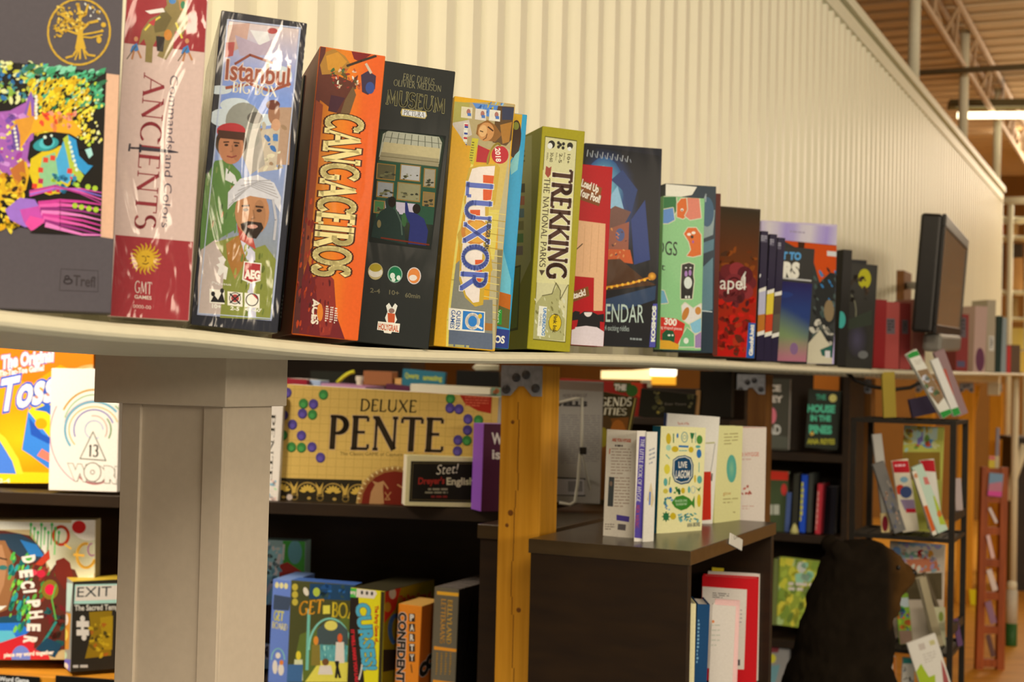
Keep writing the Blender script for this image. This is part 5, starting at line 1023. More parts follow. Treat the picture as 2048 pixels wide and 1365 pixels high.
A.poly([(-40, 1240), (40, 1230), (50, 1290), (20, 1320), (-40, 1330)], '#204450'); A.poly([(-40, 1248), (40, 1246), (60, 1262), (40, 1280), (20, 1300), (-40, 1290)], '#2868b0'); A.poly([(-40, 1262), (24, 1262), (36, 1282), (10, 1292), (-40, 1292)], '#58a8bc'); A.specks(20, 1110, 60, 1260, 60, 4, 12, ['#4c9c3c', '#2c7c4c', '#78b83c', '#2c8c84', '#1c5c54'], 111, .4, 110); A.specks(62, 1130, 112, 1220, 34, 4, 11, ['#5c9838', '#3c7c34', '#8c3020', '#48682c', '#6c241c'], 112, .4, 120)
A.poly([(70, 1130), (98, 1100), (100, 1118), (84, 1132)], '#b83820'); A.poly([(112, 1122), (128, 1116), (140, 1126), (150, 1170), (128, 1180), (110, 1150)], '#6c2418'); A.ell(82, 1148, 9, 8, '#c02434'); A.ell(100, 1180, 17, 20, '#7c641c'); A.ell(100, 1180, 10, 11, '#d02038'); A.ell(68, 1146, 6, 6, '#d04048'); A.specks(90, 1210, 140, 1300, 30, 5, 12, ['#38241a', '#5c2018', '#204a44', '#6c1c1c'], 113, .5); A.line([(84, 1290), (100, 1265), (112, 1245)], 5, '#2c7c6c'); A.line([(112, 1240), (104, 1200), (112, 1170)], 3, '#5c9c3c')
A.poly([(-40, 1300), (50, 1270), (70, 1280), (62, 1340), (-40, 1340)], '#c02428'); A.ell(42, 1316, 19, 24, '#6c78b8'); A.ell(36, 1328, 10, 8, '#78acd0'); A.poly([(64, 1300), (90, 1290), (100, 1320), (60, 1330)], '#c02c2c'); A.poly([(70, 1300), (94, 1276), (124, 1290), (110, 1316)], '#1c3c4c')
A.use('title', 'white capitals stepping downward')
for ch, x, y, rr in (('D', 45, 1114, 80), ('E', 40, 1142, 84), ('C', 43, 1164, 84), ('I', 48, 1182, 84), ('P', 55, 1202, 84), ('H', 60, 1224, 84), ('E', 56, 1248, 92), ('R', 50, 1272, 98)):
    a = math.radians(rr); ex, ey = math.cos(a) * 15, math.sin(a) * 15
    if ch == 'I': ex *= .35; ey *= .35
    A.text(ch, (x, y), (x + ex, y + ey), (x + 24 * math.sin(a), y - 24 * math.cos(a)), '#f2ece2', bold=.06)
A.text('piece my word together', (8, 1315), (108, 1309), (8, 1307), '#f0d8c8', bold=.05); A.done()
f = fit((141, 1346), 243, (146, 1164), 28, line=lA(.02))
r = agame(f, .075, 'small dark game box with pale blue name panel and puzzle piece, beside the column', '#2a241a', side='#3a3018', left='#8c8878', top='#b8942c', g=.8)
A = Art(f, r, g=.8); A.poly([(178, 1225), (224, 1222), (222, 1312), (170, 1318), (182, 1270)], '#8c6c10'); A.poly([(200, 1236), (226, 1232), (224, 1300), (206, 1300)], '#a88414'); A.specks(180, 1240, 222, 1312, 24, 3, 8, ['#6c5410', '#c09c1c', '#4a3c14', '#a85c18'], 121, .6)
A.use('title', 'pale panel with dark capitals').poly([(150, 1170), (240, 1168), (238, 1207), (148, 1209)], '#a8ccc8'); A.poly([(152, 1173), (238, 1171), (236, 1200), (150, 1203)], '#dce4d8'); A.text('EXIT', (154, 1195), (222, 1193), (155, 1175), '#1f2c2c', bold=.0); A.text('The Sacred Temple', (149, 1222), (246, 1220), (149, 1211), '#d8d0c0', bold=.02)
A.use('puzzle_piece', 'pale jigsaw pieces').rect(153, 1243, 178, 1255, '#d8c8bc'); A.rect(153, 1260, 178, 1272, '#d8c8bc'); A.ell(165, 1238, 5, 6, '#d8c8bc'); A.ell(168, 1276, 5, 6, '#d8c8bc'); A.rect(162, 1252, 168, 1264, '#d8c8bc'); A.greek(146, 1331, 200, 1338, 1, '#b8b0a0', -.02, 0, .8, 3, 14); A.done()
fs = f.side('left', .075); A = Art(fs, r, g=.8); A.use('spine_print', 'bright spine print').poly([(126, 1165), (146, 1168), (140, 1224), (122, 1222)], '#b8c8d8'); A.poly([(124, 1225), (142, 1228), (138, 1300), (118, 1300)], '#c8842c'); A.ell(131, 1240, 6, 12, '#e0e0e0'); A.ell(130, 1270, 6, 12, '#f0c050'); A.ell(128, 1312, 6, 8, '#a8c098'); A.poly([(119, 1318), (141, 1320), (139, 1346), (117, 1342)], '#6860a8'); A.ell(129, 1334, 8, 8, '#e0dcec'); A.done()
for bl, br, tl, t_, p, lab in (((-60, 1392), 77, (-58, 1346), 'Word Game', ((-2, 1363), (58, 1367), (-2, 1354)), 'black shelf card with white lettering under the painted face game'), ((109, 1398), 234, (111, 1352), None, None, 'plain black shelf card under the small escape game')):
    f = fit(bl, br, tl, -8, line=lA(-.004)); r = carton('shelf_card', f, .004, lab, 'shelf card', '#16130f', group='cards on the shelf edge')
    A = Art(f, r); A.use('lettering')
    if t_: A.text(t_, *p, '#d8d0c0', bold=.04); A.greek(38, 1349, 62, 1353, 1, '#b8b098', .04, 0, .7, 1, 5)
    A.done()
# boxed bead game and its copy seen by the end
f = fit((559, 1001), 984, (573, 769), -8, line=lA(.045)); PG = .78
r = agame(f, .06, 'wide tan strategy game box with green and purple beads and a dark frieze', '#c49c4c', side='#e4d8b0', g=PG)
A = Art(f, r, g=PG); A.use('board_print', 'tan board print with a dark frieze and a red medallion')
for k in range(24): x = 572 + k * 18; A.line([(x, 768), (x - 10, 960)], .9, '#b08a40')
for k in range(11): y = 778 + k * 17; A.line([(562, y), (984, y + 13)], .9, '#b08a40')
A.poly([(550, 956), (724, 961), (722, 1012), (548, 1004)], '#2a2214')
for k in range(4):
    x, y = 564 + k * 51, 983 + k * 2; A.ring(x, y, 21, 19, 2.6, '#a8843c', 0, -20, 200)
    for j in range(7): a = math.radians(15 + j * 25); A.ell(x + 10 * math.cos(a), y - 9 * math.sin(a), 6.5, 2.6, '#c0983c', -math.degrees(a))
    A.ell(x + 3, y + 12, 4, 3, '#a8843c'); A.poly([(x + 16, y - 20), (x + 24, y - 8), (x + 32, y - 20), (x + 27, y + 4), (x + 21, y + 4)], '#b8903c'); A.ring(x + 25, y + 12, 6, 5, 2, '#8c6c30')
A.ell(790, 1008, 78, 76, '#a88040'); A.ell(790, 1008, 74, 72, '#8c5c2c')
for k in range(22): a = math.radians(180 - k * 8.6); A.line([(790 + 71 * math.cos(a), 1008 - 69 * math.sin(a)), (790 + 76 * math.cos(a), 1008 - 74 * math.sin(a))], 3, '#d0b070')
A.ell(790, 1008, 67, 65, '#6c2012'); A.poly([(738, 1010), (742, 985), (750, 970), (744, 962), (756, 966), (768, 962), (766, 978), (768, 1008)], '#a87848'); A.line([(768, 966), (776, 978)], 3, '#a87848'); A.line([(770, 985), (780, 1000), (770, 1000), (782, 985)], 2, '#a87040'); A.line([(795, 970), (805, 976)], 3, '#a87848'); A.ell(579, 995, 6, 6, '#b8a088')
A.poly([(916, 785), (984, 790), (982, 828), (955, 822), (930, 808)], '#a02a18'); A.greek(930, 793, 978, 815, 4, '#c05838', .04)
A.use('beads', 'green and purple glass beads')
GB, PB = '#3a7234', '#4c3c70'
for x, y, c in ((647, 790, GB), (607, 808, GB), (627, 809, PB), (605, 828, PB), (625, 830, GB), (567, 831, PB), (585, 850, PB), (566, 871, GB), (603, 872, PB), (583, 895, GB), (603, 896, GB), (624, 895, PB), (641, 916, PB), (574, 786, PB), (901, 798, GB), (900, 817, PB), (918, 819, PB), (936, 839, PB), (957, 841, GB), (935, 861, PB), (916, 881, PB), (934, 882, GB), (915, 903, PB)): A.ell(x, y, 9.6, 10.4, tuple(v * .45 for v in alb(c, PG))); A.ell(x - .6, y - .8, 8.8, 9.4, c); A.ell(x - 1, y + 2, 5, 5, tuple(min(.8, v * 1.5) for v in alb(c, PG)))
A.use('title', 'black serif title').text('DELUXE', (719, 822), (832, 825), (721, 799), '#2a2414', 'serif', thick=.16, thin=.1, foot=.06); A.text('PENTE', (655, 896), (886, 903), (659, 833), '#2a2012', 'serif', thick=.19, thin=.09, foot=.09, halo='#b8946c', hw=.02); A.text('The Classic GAME of Capture and Counters', (680, 911), (865, 914), (680, 904), '#6c5428', 'sans'); A.done()
f = fit((532, 1003), 556, (544, 790), -8, line=lA(.03))
r = agame(f, .02, 'narrow white end of a strategy game box beside the column, dark letters reading down', '#fbf6e8', g=.8)
A = Art(f, r, g=.8); A.text('PENTE', (541, 828), (533, 962), (551, 829), '#3a3428', 'serif', thick=.16, thin=.07); A.specks(534, 962, 554, 1002, 16, 3, 7, ['#a8c890', '#e8b8a0', '#88a8a8', '#e8e0d0'], 131, .5); A.done()
f = fit((809, 1012), 950, (814, 911), 12, line=lA(-.035))
r = agame(f, .05, 'small black and cream card game box in front of the bead game', '#e2d08c', side='#cdbc80', left='#efe3a4', g=PG)
A = Art(f, r, g=PG); A.poly([(822, 923), (948, 924), (946, 1006), (818, 1004)], '#1c1811'); A.line([(826, 927), (946, 928), (944, 1002), (822, 1000)], 1, '#6c5c34', close=True)
A.use('title', 'cream and red title lettering').text('Stet!', (872, 950), (914, 947), (876, 930), '#d8c8a0', bold=-.005); A.text("Dreyer's", (836, 969), (889, 968), (837, 956), '#a02c20', 'sans', bold=.03); A.text('English', (893, 970), (948, 970), (893, 956), '#c8b888', 'sans', bold=.03); A.greek(856, 977, 922, 983, 1, '#8c8060', 0, 0, .7, 1, 10); A.greek(850, 984, 926, 989, 1, '#8c8060', 0, 0, .7, 2, 10); A.greek(862, 992, 916, 997, 1, '#842820', 0, 0, .8, 3, 10); A.done()
f = fit((962, 1024), 1024, (968, 848), 24, line=lA(-.05))
r = agame(f, .06, 'purple game box half behind the near pine post', '#4c1a30', side='#3c1428', left='#8c50a0', top='#9c6cb0', g=.8)
A = Art(f, r, g=.8); A.text('What', (983, 888), (1030, 890), (983, 866), '#d8c4b0', bold=.03); A.text('is', (984, 918), (1001, 919), (984, 899), '#d8c4b0', bold=.03); A.done()
f = fit((978, 1012), 1010, (983, 776), -8, line=lA(.15)); r = agame(f, .05, 'grey green box standing behind the purple game by the pine post', '#7c9474', g=.8); A = Art(f, r, g=.8); A.ell(990, 802, 5, 7, '#8c3c28'); A.specks(982, 780, 1006, 850, 20, 2, 6, ['#5c7458', '#9cac8c', '#a8643c'], 141); A.done()
# flat boxes on the table behind
def flat(bl, br, tl, Y, depth, lab, c, top=None, cat='box', name='flat_box', g=.6, grp='things lying on the back table'): return carton(name, fit(bl, br, tl, -8, Y=Y), depth, lab, cat, c, top=top, g=g, group=grp)
flat((571, 775), 613, (572, 757), 4.32, .12, 'maroon box with a silvery top edge next to the column', '#7c1822', '#c8b8b0')
flat((614, 777), 640, (615, 760), 4.34, .1, 'blue and white flat box between the maroon and the mauve ones', '#8890b0', '#a8b0c4')
flat((641, 779), 730, (642, 767), 4.30, .25, 'flat mauve box with coloured edge pictures', '#a07080', '#8c5c6c')
flat((770, 783), 818, (772, 768), 4.36, .1, 'dark purple flat box next to the cream one', '#4c2030', '#3c1a28')
flat((820, 787), 980, (821, 768), 4.28, .16, 'long cream flat box above the bead game', '#c8b890', '#948a68')
flat((788, 772), 803, (788, 757), 4.62, .05, 'tiny orange box on the back table', '#d08c4c'); flat((803, 772), 814, (804, 757), 4.62, .05, 'tiny blue box on the back table', '#4c88a0')
f = fit((803, 772), 888, (806, 738), -8, Y=4.60); r = carton('flat_box', f, .03, 'teal box with yellow green lettering standing behind the cream box', 'box', '#2c6068', g=.6, group='things lying on the back table'); A = Art(f, r, g=.6); A.text('Qwertz', (810, 756), (838, 758), (810, 746), '#a0a034', bold=.04); A.text('amazing', (846, 760), (884, 762), (846, 750), '#a0a034', bold=.04); A.done()
flat((726, 770), 784, (727, 742), 4.62, .08, 'brown box on the back table behind the yellow arc', '#8c5430', '#a8845c')
flat((620, 772), 690, (621, 742), 4.66, .04, 'black box with greenish print on the back table', '#1c1c14')
flat((912, 772), 998, (913, 741), 4.62, .08, 'black box at the end of the back table', '#15130f', '#24201a')
m = MB().tube([P(674 + k * 5, 766 - 22 * math.sin(k / 7 * 1.5), 4.5) for k in range(8)], .006, 8); tag(m.obj('wire_arc', mat('yellow_green_wire', '#d8c81c', .5, .1, 40), smooth=True), 'bright yellow curved strip on the back table', 'strip', 'things lying on the back table')
q = P(719, 770, 4.5); tag(MB().lathe([(.010, 0), (.010, .03), (.013, .03), (.013, .045), (.006, .045)], 12, Matrix.Translation((q.x, q.y, BZ))).obj('white_peg', PAINT, smooth=False), 'small white peg standing beside the yellow strip', 'peg', 'things lying on the back table')
m = MB().tube([P(998, 734, 4.66), P(952, 732, 4.66), P(948, 735, 4.66), P(952, 738.5, 4.66), P(998, 739, 4.66)], .006, 8); tag(m.obj('white_hook', PAINT, smooth=True), 'white bent rod above the black box', 'rod', 'things lying on the back table')
# lower shelf to the right of the column
f = fit((516, 1338), 605, (522, 1080), -8, line=lA(.20))
r = agame(f, .05, 'green and teal comic style box at the back of the lower shelf', '#7c8c7c', g=.5)
A = Art(f, r, g=.5); A.poly([(524, 1092), (568, 1096), (560, 1180), (520, 1230)], '#7c9c90'); A.poly([(566, 1082), (613, 1082), (610, 1152), (566, 1160)], '#3c7c2c'); A.ell(590, 1105, 14, 24, '#547c74'); A.poly([(560, 1130), (575, 1125), (612, 1150), (610, 1180), (556, 1180)], '#8c2c20'); A.line([(560, 1110), (548, 1160), (530, 1190)], 8, '#c8b8a0'); A.line([(568, 1090), (566, 1120)], 4, '#d0c8b0'); A.poly([(520, 1210), (548, 1210), (545, 1290), (518, 1285)], '#2a1c14'); A.specks(524, 1090, 560, 1170, 26, 3, 8, ['#a8b8a8', '#5c7c78', '#c8c8b8', '#3c4c44'], 151, .6); A.poly([(518, 1288), (540, 1290), (538, 1320), (516, 1316)], '#c8b8a8'); A.text('M', (520, 1314), (537, 1315), (520, 1293), '#3c3028', bold=.05); A.done()
lowg = 'games on the lower shelf between column and post'
f = fit((536, 1366), 575, (546, 1159), -14, line=lA(.025))
r = agame(f, .14, 'narrow blue end of a train game box with stacked yellow title, by the column', '#5a6c9c', top='#6c7ca8', g=.62, group=lowg)
A = Art(f, r, g=.62); A.poly([(548, 1190), (583, 1196), (578, 1222), (546, 1220)], '#38404c')
for k in range(3): A.ell(554 + k * 9, 1171 + k, 4, 6, '#d8cc78')
A.use('title', 'yellow stacked lettering').text('GET', (547, 1240), (566, 1243), (549, 1222), '#e0c020', 'serif', thick=.24, thin=.12, foot=.1); A.text('BOARD', (544, 1256), (574, 1262), (545, 1244), '#d8c878', 'serif', thick=.24, thin=.12, foot=.1); A.ring(556, 1320, 13, 22, 2.5, '#7ca89c', 0, 0, 180); A.ell(556, 1312, 5, 6, '#c8d0b0'); A.ell(550, 1335, 5, 14, '#d0d8a8'); A.ell(562, 1340, 6, 12, '#e0dcb0'); A.ell(563, 1326, 4, 5, '#d06c2c'); A.done()
f = fit((573, 1366), 701, (582, 1161), -14, line=lA(.02))
r = agame(f, .05, 'wide train game box with travellers under a green arch', '#3c3a1c', top='#38507c', left='#5a6c9c', g=.5, group=lowg)
A = Art(f, r, g=.5); A.use('arch_picture', 'travellers under a green iron arch')
A.poly([(620, 1168), (770, 1172), (768, 1205), (618, 1198)], '#1c3448'); A.specks(640, 1170, 720, 1198, 20, 4, 9, ['#24507c', '#1c3c60', '#2c3c34'], 161, .5); A.ell(612, 1184, 5, 9, '#b8b088', -20); A.ell(633, 1185, 7, 9, '#8c9430')
for k in range(3): A.ell(590, 1175 + k * 15, 6, 7, '#98842c')
A.poly([(600, 1270), (700, 1230), (700, 1365), (580, 1365)], '#4c5420'); A.line([(618, 1220), (614, 1340)], 6, '#5c9078'); A.ring(660, 1300, 42, 62, 4, '#6ca088', 0, 0, 180); A.poly([(634, 1260), (650, 1246), (680, 1246), (696, 1262), (696, 1290), (634, 1290)], '#38403c'); A.poly([(636, 1290), (696, 1292), (694, 1325), (634, 1322)], '#4c8078'); A.specks(636, 1290, 694, 1322, 26, 3, 7, ['#5c9c90', '#3c6c68', '#7cac98'], 162, .3, 90); A.ell(662, 1252, 13, 10, '#c0b048'); A.poly([(610, 1365), (640, 1322), (700, 1326), (710, 1365)], '#b8ac3c')
for x, y, c1, c2 in ((632, 1290, '#6c5c24', '#c86c24'), (680, 1285, '#d8d0b0', '#b84c24'), (597, 1320, '#a8a878', '#b89c28')): A.poly([(x - 8, y), (x + 8, y), (x + 9, y + 42), (x - 10, y + 42)], c1); A.ell(x, y - 8, 5, 9, c2)
A.line([(676, 1324), (672, 1356)], 5, '#1c1a14'); A.line([(672, 1324), (680, 1356)], 5, '#1c1a14'); A.ell(651, 1325, 7, 7, '#5c3c20'); A.poly([(640, 1332), (662, 1332), (666, 1350), (636, 1350)], '#d8ccb0'); A.poly([(576, 1330), (606, 1330), (604, 1365), (572, 1365)], '#34506c')
A.use('title', 'orange serif title').text('GET', (597, 1231), (645, 1226), (600, 1205), '#c8781c', 'serif', thick=.2, thin=.09, foot=.1); A.rect(646, 1212, 660, 1229, '#c8a838', -.05); A.text('BOARD', (663, 1234), (744, 1240), (664, 1206), '#d09824', 'serif', thick=.2, thin=.09, foot=.1); A.done()
f = fit((694, 1366), 763, (701, 1176), -25, line=lA(-.012))
r = agame(f, .24, 'yellow and black party game box with blue title reading down', '#ecc81c', side='#8c7410', top='#3c3420', g=.7, group=lowg)
A = Art(f, r, g=.7); A.poly([(695, 1170), (716, 1172), (720, 1260), (730, 1380), (690, 1380)], '#282018'); A.poly([(762, 1175), (772, 1180), (765, 1380), (756, 1380)], '#3a3018'); A.use('sticker', 'green and white round-ended sticker').poly([(694, 1173), (716, 1174), (714, 1196), (694, 1195)], '#4ca03c'); A.poly([(714, 1174), (748, 1178), (754, 1188), (748, 1198), (712, 1195)], '#e8e4d8'); A.text('Party', (698, 1188), (712, 1189), (698, 1181), '#e8f0d8', bold=.05)
for k in range(3): A.ell(724 + k * 10, 1186 + k, 2.6, 4, '#3c3830')
A.use('title', 'blue letters reading down').text('CURSES!', (712, 1208), (727, 1342), (738, 1206), '#4a98c8', bold=.05, halo='#4c3c20', hw=.04); A.text('The Party Game of...', (750, 1212), (750, 1290), (757, 1212), '#b02818', bold=.04); A.line([(724, 1330), (722, 1345), (718, 1360)], 3, '#c8c4b8'); A.text('IT WILL MAKE YOU LAUGH', (702, 1260), (712, 1380), (708, 1260), '#b82428', bold=.08); A.done()
fs = f.side('right', .24); A = Art(fs, r, g=.55); A.use('side_print', 'shaded printed side').poly([(768, 1180), (802, 1177), (790, 1220), (766, 1250)], '#a82818'); A.ell(785, 1188, 7, 11, '#b8a898'); A.ell(775, 1215, 7, 10, '#a87c20'); A.text('The Party Game of...', (798, 1205), (866, 1195), (798, 1193), '#8c2414', bold=.05); A.ring(792, 1260, 12, 28, 8, '#486c98', 0, 60, 250); A.poly([(766, 1300), (800, 1300), (792, 1340), (766, 1345)], '#2c2014'); A.done()
f = fit((789, 1370), 836, (797, 1208), -22, line=lA(-.015))
r = agame(f, .11, 'orange game box with black word reading down, between the party game and the grey one', '#d0701c', side='#c0601a', top='#d89044', g=.62, group=lowg)
A = Art(f, r, g=.62); A.text('CONFIDENT', (798, 1225), (793, 1366), (813, 1226), '#241c14', bold=.05, halo='#c8b09c', hw=.05)
for k, ch in enumerate('PARTY'): A.rect(818, 1228 + k * 20, 830, 1244 + k * 20, '#30241c', .05); A.text(ch, (820, 1242 + k * 20), (828, 1242 + k * 20), (820, 1230 + k * 20), '#d8c8b0', bold=.05)
A.line([(822, 1330), (824, 1346)], 2, '#30241c'); A.done()
fs = f.side('right', .11); A = Art(fs, r, g=.6); A.text('CO', (842, 1358), (872, 1322), (836, 1340), '#241c14', bold=.1, halo='#c8b09c', hw=.05); A.done()
f = fit((861, 1372), 910, (869, 1174), -25, line=lA(-.016))
r = agame(f, .22, 'grey game box with gold bars and gold spine lettering beside the pine post', '#5a503c', side='#1c1812', top='#7c6c5c', g=.62, m=FILM, group=lowg)
A = Art(f, r, g=.62, m=MATTE); A.use('gold_bars').poly([(874, 1183), (918, 1187), (917, 1194), (874, 1190)], '#c88c24'); A.poly([(868, 1293), (913, 1299), (912, 1305), (868, 1300)], '#c87c20'); A.poly([(866, 1360), (910, 1366), (910, 1372), (866, 1368)], '#c87c20'); A.use('title', 'gold lettering').text('BELLYLAND', (896, 1200), (893, 1288), (905, 1201), '#b08028', 'serif', thick=.2, thin=.1); A.text('LETTERMANS', (883, 1198), (880, 1287), (892, 1199), '#a87428', 'serif', thick=.2, thin=.1)
for k in range(4): A.greek(873 + k * 9, 1306, 876 + k * 9, 1352, 9, '#8c6420', .1, -.04, .7, k, 3)
A.done()
# ================================================================== small books on the display case and in it
CG = 'small books on the display case'
def fon(bl, br, tl, z, dy=0.0):
    a, b = hitz(bl[0], bl[1], z), hitz(br[0], br[1], z); yaw = math.degrees(math.atan2(b.y - a.y, b.x - a.x))
    return fit(bl, br[0], tl, yaw, Y=a.y)
# little book standing open, its spine forward
zt = HZ + .0005
bk = thing('book', 'small pale book standing open with a purple spine strip forward', 'book', mw=Matrix.Translation(hitz(1278, 1085, zt)), group=CG)
BMW = Matrix.Translation(hitz(1278, 1085, zt))
def panel(name, bl, br, tl, yaw, depth, c, z=None):
    a = hitz(bl[0], bl[1], zt); f = fit(bl, br, tl, yaw, Y=a.y)
    bm = bmesh.new(); t = MB(); t.bm.free(); t.bm = bm; t.box(0, f.w, 0, depth, 0, f.h)
    o = inked(name, bm, lambda n, c_: alb(c, .95), PRINT, Matrix.Identity(4), bk); o.matrix_parent_inverse = BMW.inverted(); o.matrix_basis = f.mw(); return f, o
f, o = panel('back_cover', (1206, 1072), 1268, (1214, 859), -24, .002, '#f4dcb8')
A = Art(f, bk, g=.95); A.use('back_print', 'printed back text'); A.text('ARE YOU HYGGE', (1224, 883), (1262, 885), (1224, 877), '#d06c4c', bold=.06); A.greek(1230, 890, 1256, 896, 1, '#5c4c40', .03, 0, .6, 1, 5); A.line([(1220, 898), (1219, 908)], 2, '#d06c4c')
A.greek(1223, 897, 1263, 952, 9, '#c0a486', .03, -.03, .35, 2, 9); A.greek(1230, 955, 1260, 1018, 10, '#c0a486', .03, -.03, .35, 3, 9); A.poly([(1218, 954), (1229, 955), (1226, 1014), (1215, 1013)], '#4c4c44'); A.ell(1222, 968, 3, 5, '#8c7058'); A.poly([(1233, 1030), (1259, 1034), (1258, 1045), (1233, 1041)], '#5a4890'); A.poly([(1236, 1048), (1252, 1050), (1251, 1062), (1235, 1060)], '#6c6058'); A.greek(1210, 1048, 1230, 1062, 3, '#a8947c', .03, 0, .5, 4, 5); A.done()
f, o = panel('spine', (1268, 1084), 1286, (1274, 862), 10, .003, '#ecdcc8')
A = Art(f, bk, g=.95); A.use('spine_strip', 'purple strip with white lettering').poly([(1279, 873), (1296, 874), (1285, 1078), (1268, 1076)], '#54428e'); A.text('THE LITTLE BOOK OF HYGGE', (1282, 878), (1273, 1004), (1289, 879), '#d8ccc8', 'serif', thick=.2, thin=.1); A.text('MEIK WIKING', (1273, 1010), (1270, 1056), (1280, 1011), '#a84040', 'serif', thick=.2, thin=.1); A.done()
f, o = panel('front_cover', (1286, 1085), 1307, (1294, 864), 48, .002, '#e8dcc0')
A = Art(f, bk, g=.95); A.use('front_print', 'faint drawings'); A.greek(1298, 900, 1310, 935, 4, '#a8a49c', -.4, 0, .4, 5, 4); A.poly([(1294, 1000), (1302, 965), (1308, 1000), (1304, 1015)], '#d8c090'); A.line([(1300, 985), (1299, 1010)], 3, '#5c7cb0'); A.done()
o = MB().box(.001, .013, .006, .09, .003, f.h - .003).obj('page_block', page_mat('#e0d4b4', .9), bk); g_ = hitz(1273, 1084, zt); ff = Face(hitz(1275, 1083, zt), math.radians(-3), 0, 0, 0); o.matrix_parent_inverse = BMW.inverted(); o.matrix_basis = ff.mw()
# book of food drawings
f = fon((1313, 1068), (1403, 1061), (1322, 853), zt)
r = book('book', f, .022, 'cream cookbook with colourful food drawings and a dark blue badge', '#e8dc98', left='spine', spine='#0f4c58', group=CG, g=.95)
A = Art(f, r, g=.95); A.use('food_drawings', 'small coloured drawings of food and tableware')
Ye, Bl, Gr, Te, Dg = '#c8a820', '#2c6c9c', '#4c8434', '#5ca08c', '#2c6c3c'
for x, y, a_, b_, c in ((1337, 878, 5, 11, Ye), (1355, 872, 2, 5, Bl), (1399, 880, 6, 9, Gr), (1350, 899, 7, 6, Ye), (1337, 896, 5, 6, '#a8c8a0'), (1382, 900, 5, 6, Ye), (1334, 939, 6, 10, '#d8c43c'), (1331, 965, 4, 8, Te), (1399, 960, 5, 8, Te), (1390, 958, 2, 8, '#d0b030'), (1331, 983, 5, 5, '#c8b440'), (1341, 981, 3, 6, Bl), (1366, 982, 4, 6, Ye), (1378, 980, 2.5, 7, Te), (1398, 1002, 4, 13, '#d0b428'), (1332, 1034, 6, 8, Dg), (1346, 1033, 6, 7, Ye), (1398, 908, 5, 9, Bl), (1396, 894, 5, 3, Te)): A.ell(x, y, a_, b_, c)
A.ring(1369, 875, 6, 10, 1.6, '#6c9c94'); A.ring(1369, 875, 3, 4, 1, '#6c9c94'); A.poly([(1380, 866), (1389, 867), (1386, 878), (1382, 878)], Dg); A.line([(1384, 878), (1384, 886)], 1.4, Dg); A.line([(1347, 868), (1347, 886)], 2, Dg); A.line([(1391, 866), (1391, 886)], 1.4, Te); A.line([(1358, 893), (1376, 894)], 4, Bl); A.line([(1358, 902), (1374, 902)], 1.6, Te)
A.line([(1332, 910), (1339, 918)], 2, Te); A.line([(1398, 926), (1398, 945)], 1.6, Te); A.line([(1340, 955), (1338, 970)], 2, '#6c8c34'); A.poly([(1390, 974), (1396, 979), (1402, 974), (1398, 984)], Dg); A.ring(1386, 980, 4, 7, 1.2, '#a8b8b0')
A.specks(1347, 975, 1360, 988, 10, 2, 3, [Dg, Gr], 171); A.specks(1324, 994, 1344, 1020, 18, 1.5, 3, [Bl, Te, '#6c9cb0'], 172); A.specks(1355, 1028, 1402, 1044, 30, 2, 4, [Te, '#78b0b0', '#5c9c9c', Dg], 173, .5)
for k in range(8): a = k * math.pi / 4; A.line([(1332, 1034), (1332 + 8 * math.cos(a), 1034 + 10 * math.sin(a))], 2, Dg)
A.use('badge', 'dark blue badge with white lettering').poly([(1346, 920), (1356, 913), (1370, 911), (1382, 916), (1387, 930), (1386, 955), (1378, 967), (1362, 970), (1349, 964), (1344, 950)], '#123e58'); A.line([(1348, 922), (1357, 916), (1370, 914), (1380, 919), (1384, 931), (1383, 953), (1376, 963), (1362, 966), (1351, 961), (1347, 949)], 1.6, '#e0dcc0', close=True); A.text('LIVE', (1357, 936), (1374, 936), (1357, 924), '#e8e0c8', bold=.02); A.text('LAGOM', (1351, 957), (1379, 956), (1352, 942), '#e8e0c8', bold=.02)
A.use('fish', 'green fish with lettering').poly([(1343, 1006), (1352, 994), (1366, 991), (1378, 997), (1384, 1004), (1389, 992), (1389, 1018), (1383, 1010), (1374, 1018), (1362, 1022), (1350, 1016)], '#3c7c24'); A.text('BALANCED LIVING', (1350, 1005), (1374, 1004), (1350, 1000), '#c8d8a8'); A.text('THE SWEDISH WAY', (1351, 1012), (1374, 1011), (1351, 1007), '#c8d8a8'); A.text('ANNA BRONES', (1374, 1055), (1400, 1053), (1374, 1047), '#5c6050', bold=.03); A.done()
# tall white book behind, yellow book, white book with berries
f = fit((1318, 1052), 1424, (1334, 827), 8, Y=hitz(1424, 1049, zt).y)
r = book('book', f, .024, 'tall white book with a blue spine and a red glass drawing, behind the cookbook', '#e6d8c0', left='spine', spine='#2c50a0', group=CG, g=.95)
A = Art(f, r, g=.95); A.poly([(1312, 825), (1335, 828), (1330, 900), (1312, 900)], '#2c50a0'); A.text('The Art of Fika', (1355, 850), (1378, 850), (1355, 845), '#c87860', bold=.02); A.use('glass_drawing', 'red drink in a glass').line([(1412, 887), (1429, 886)], 3, '#b8b078'); A.line([(1430, 888), (1424, 930), (1420, 950)], 1.6, '#a8a090'); A.poly([(1404, 944), (1422, 944), (1422, 1040), (1400, 1042)], '#c42810'); A.line([(1424, 948), (1423, 962)], 3, '#6c645c'); A.done()
f = fon((1428, 1047), (1480, 1040), (1434, 852), zt)
r = book('book', f, .02, 'slim pale yellow book with a green oval', '#e0d48c', left='spine', spine='#d8cc80', group=CG, g=.95)
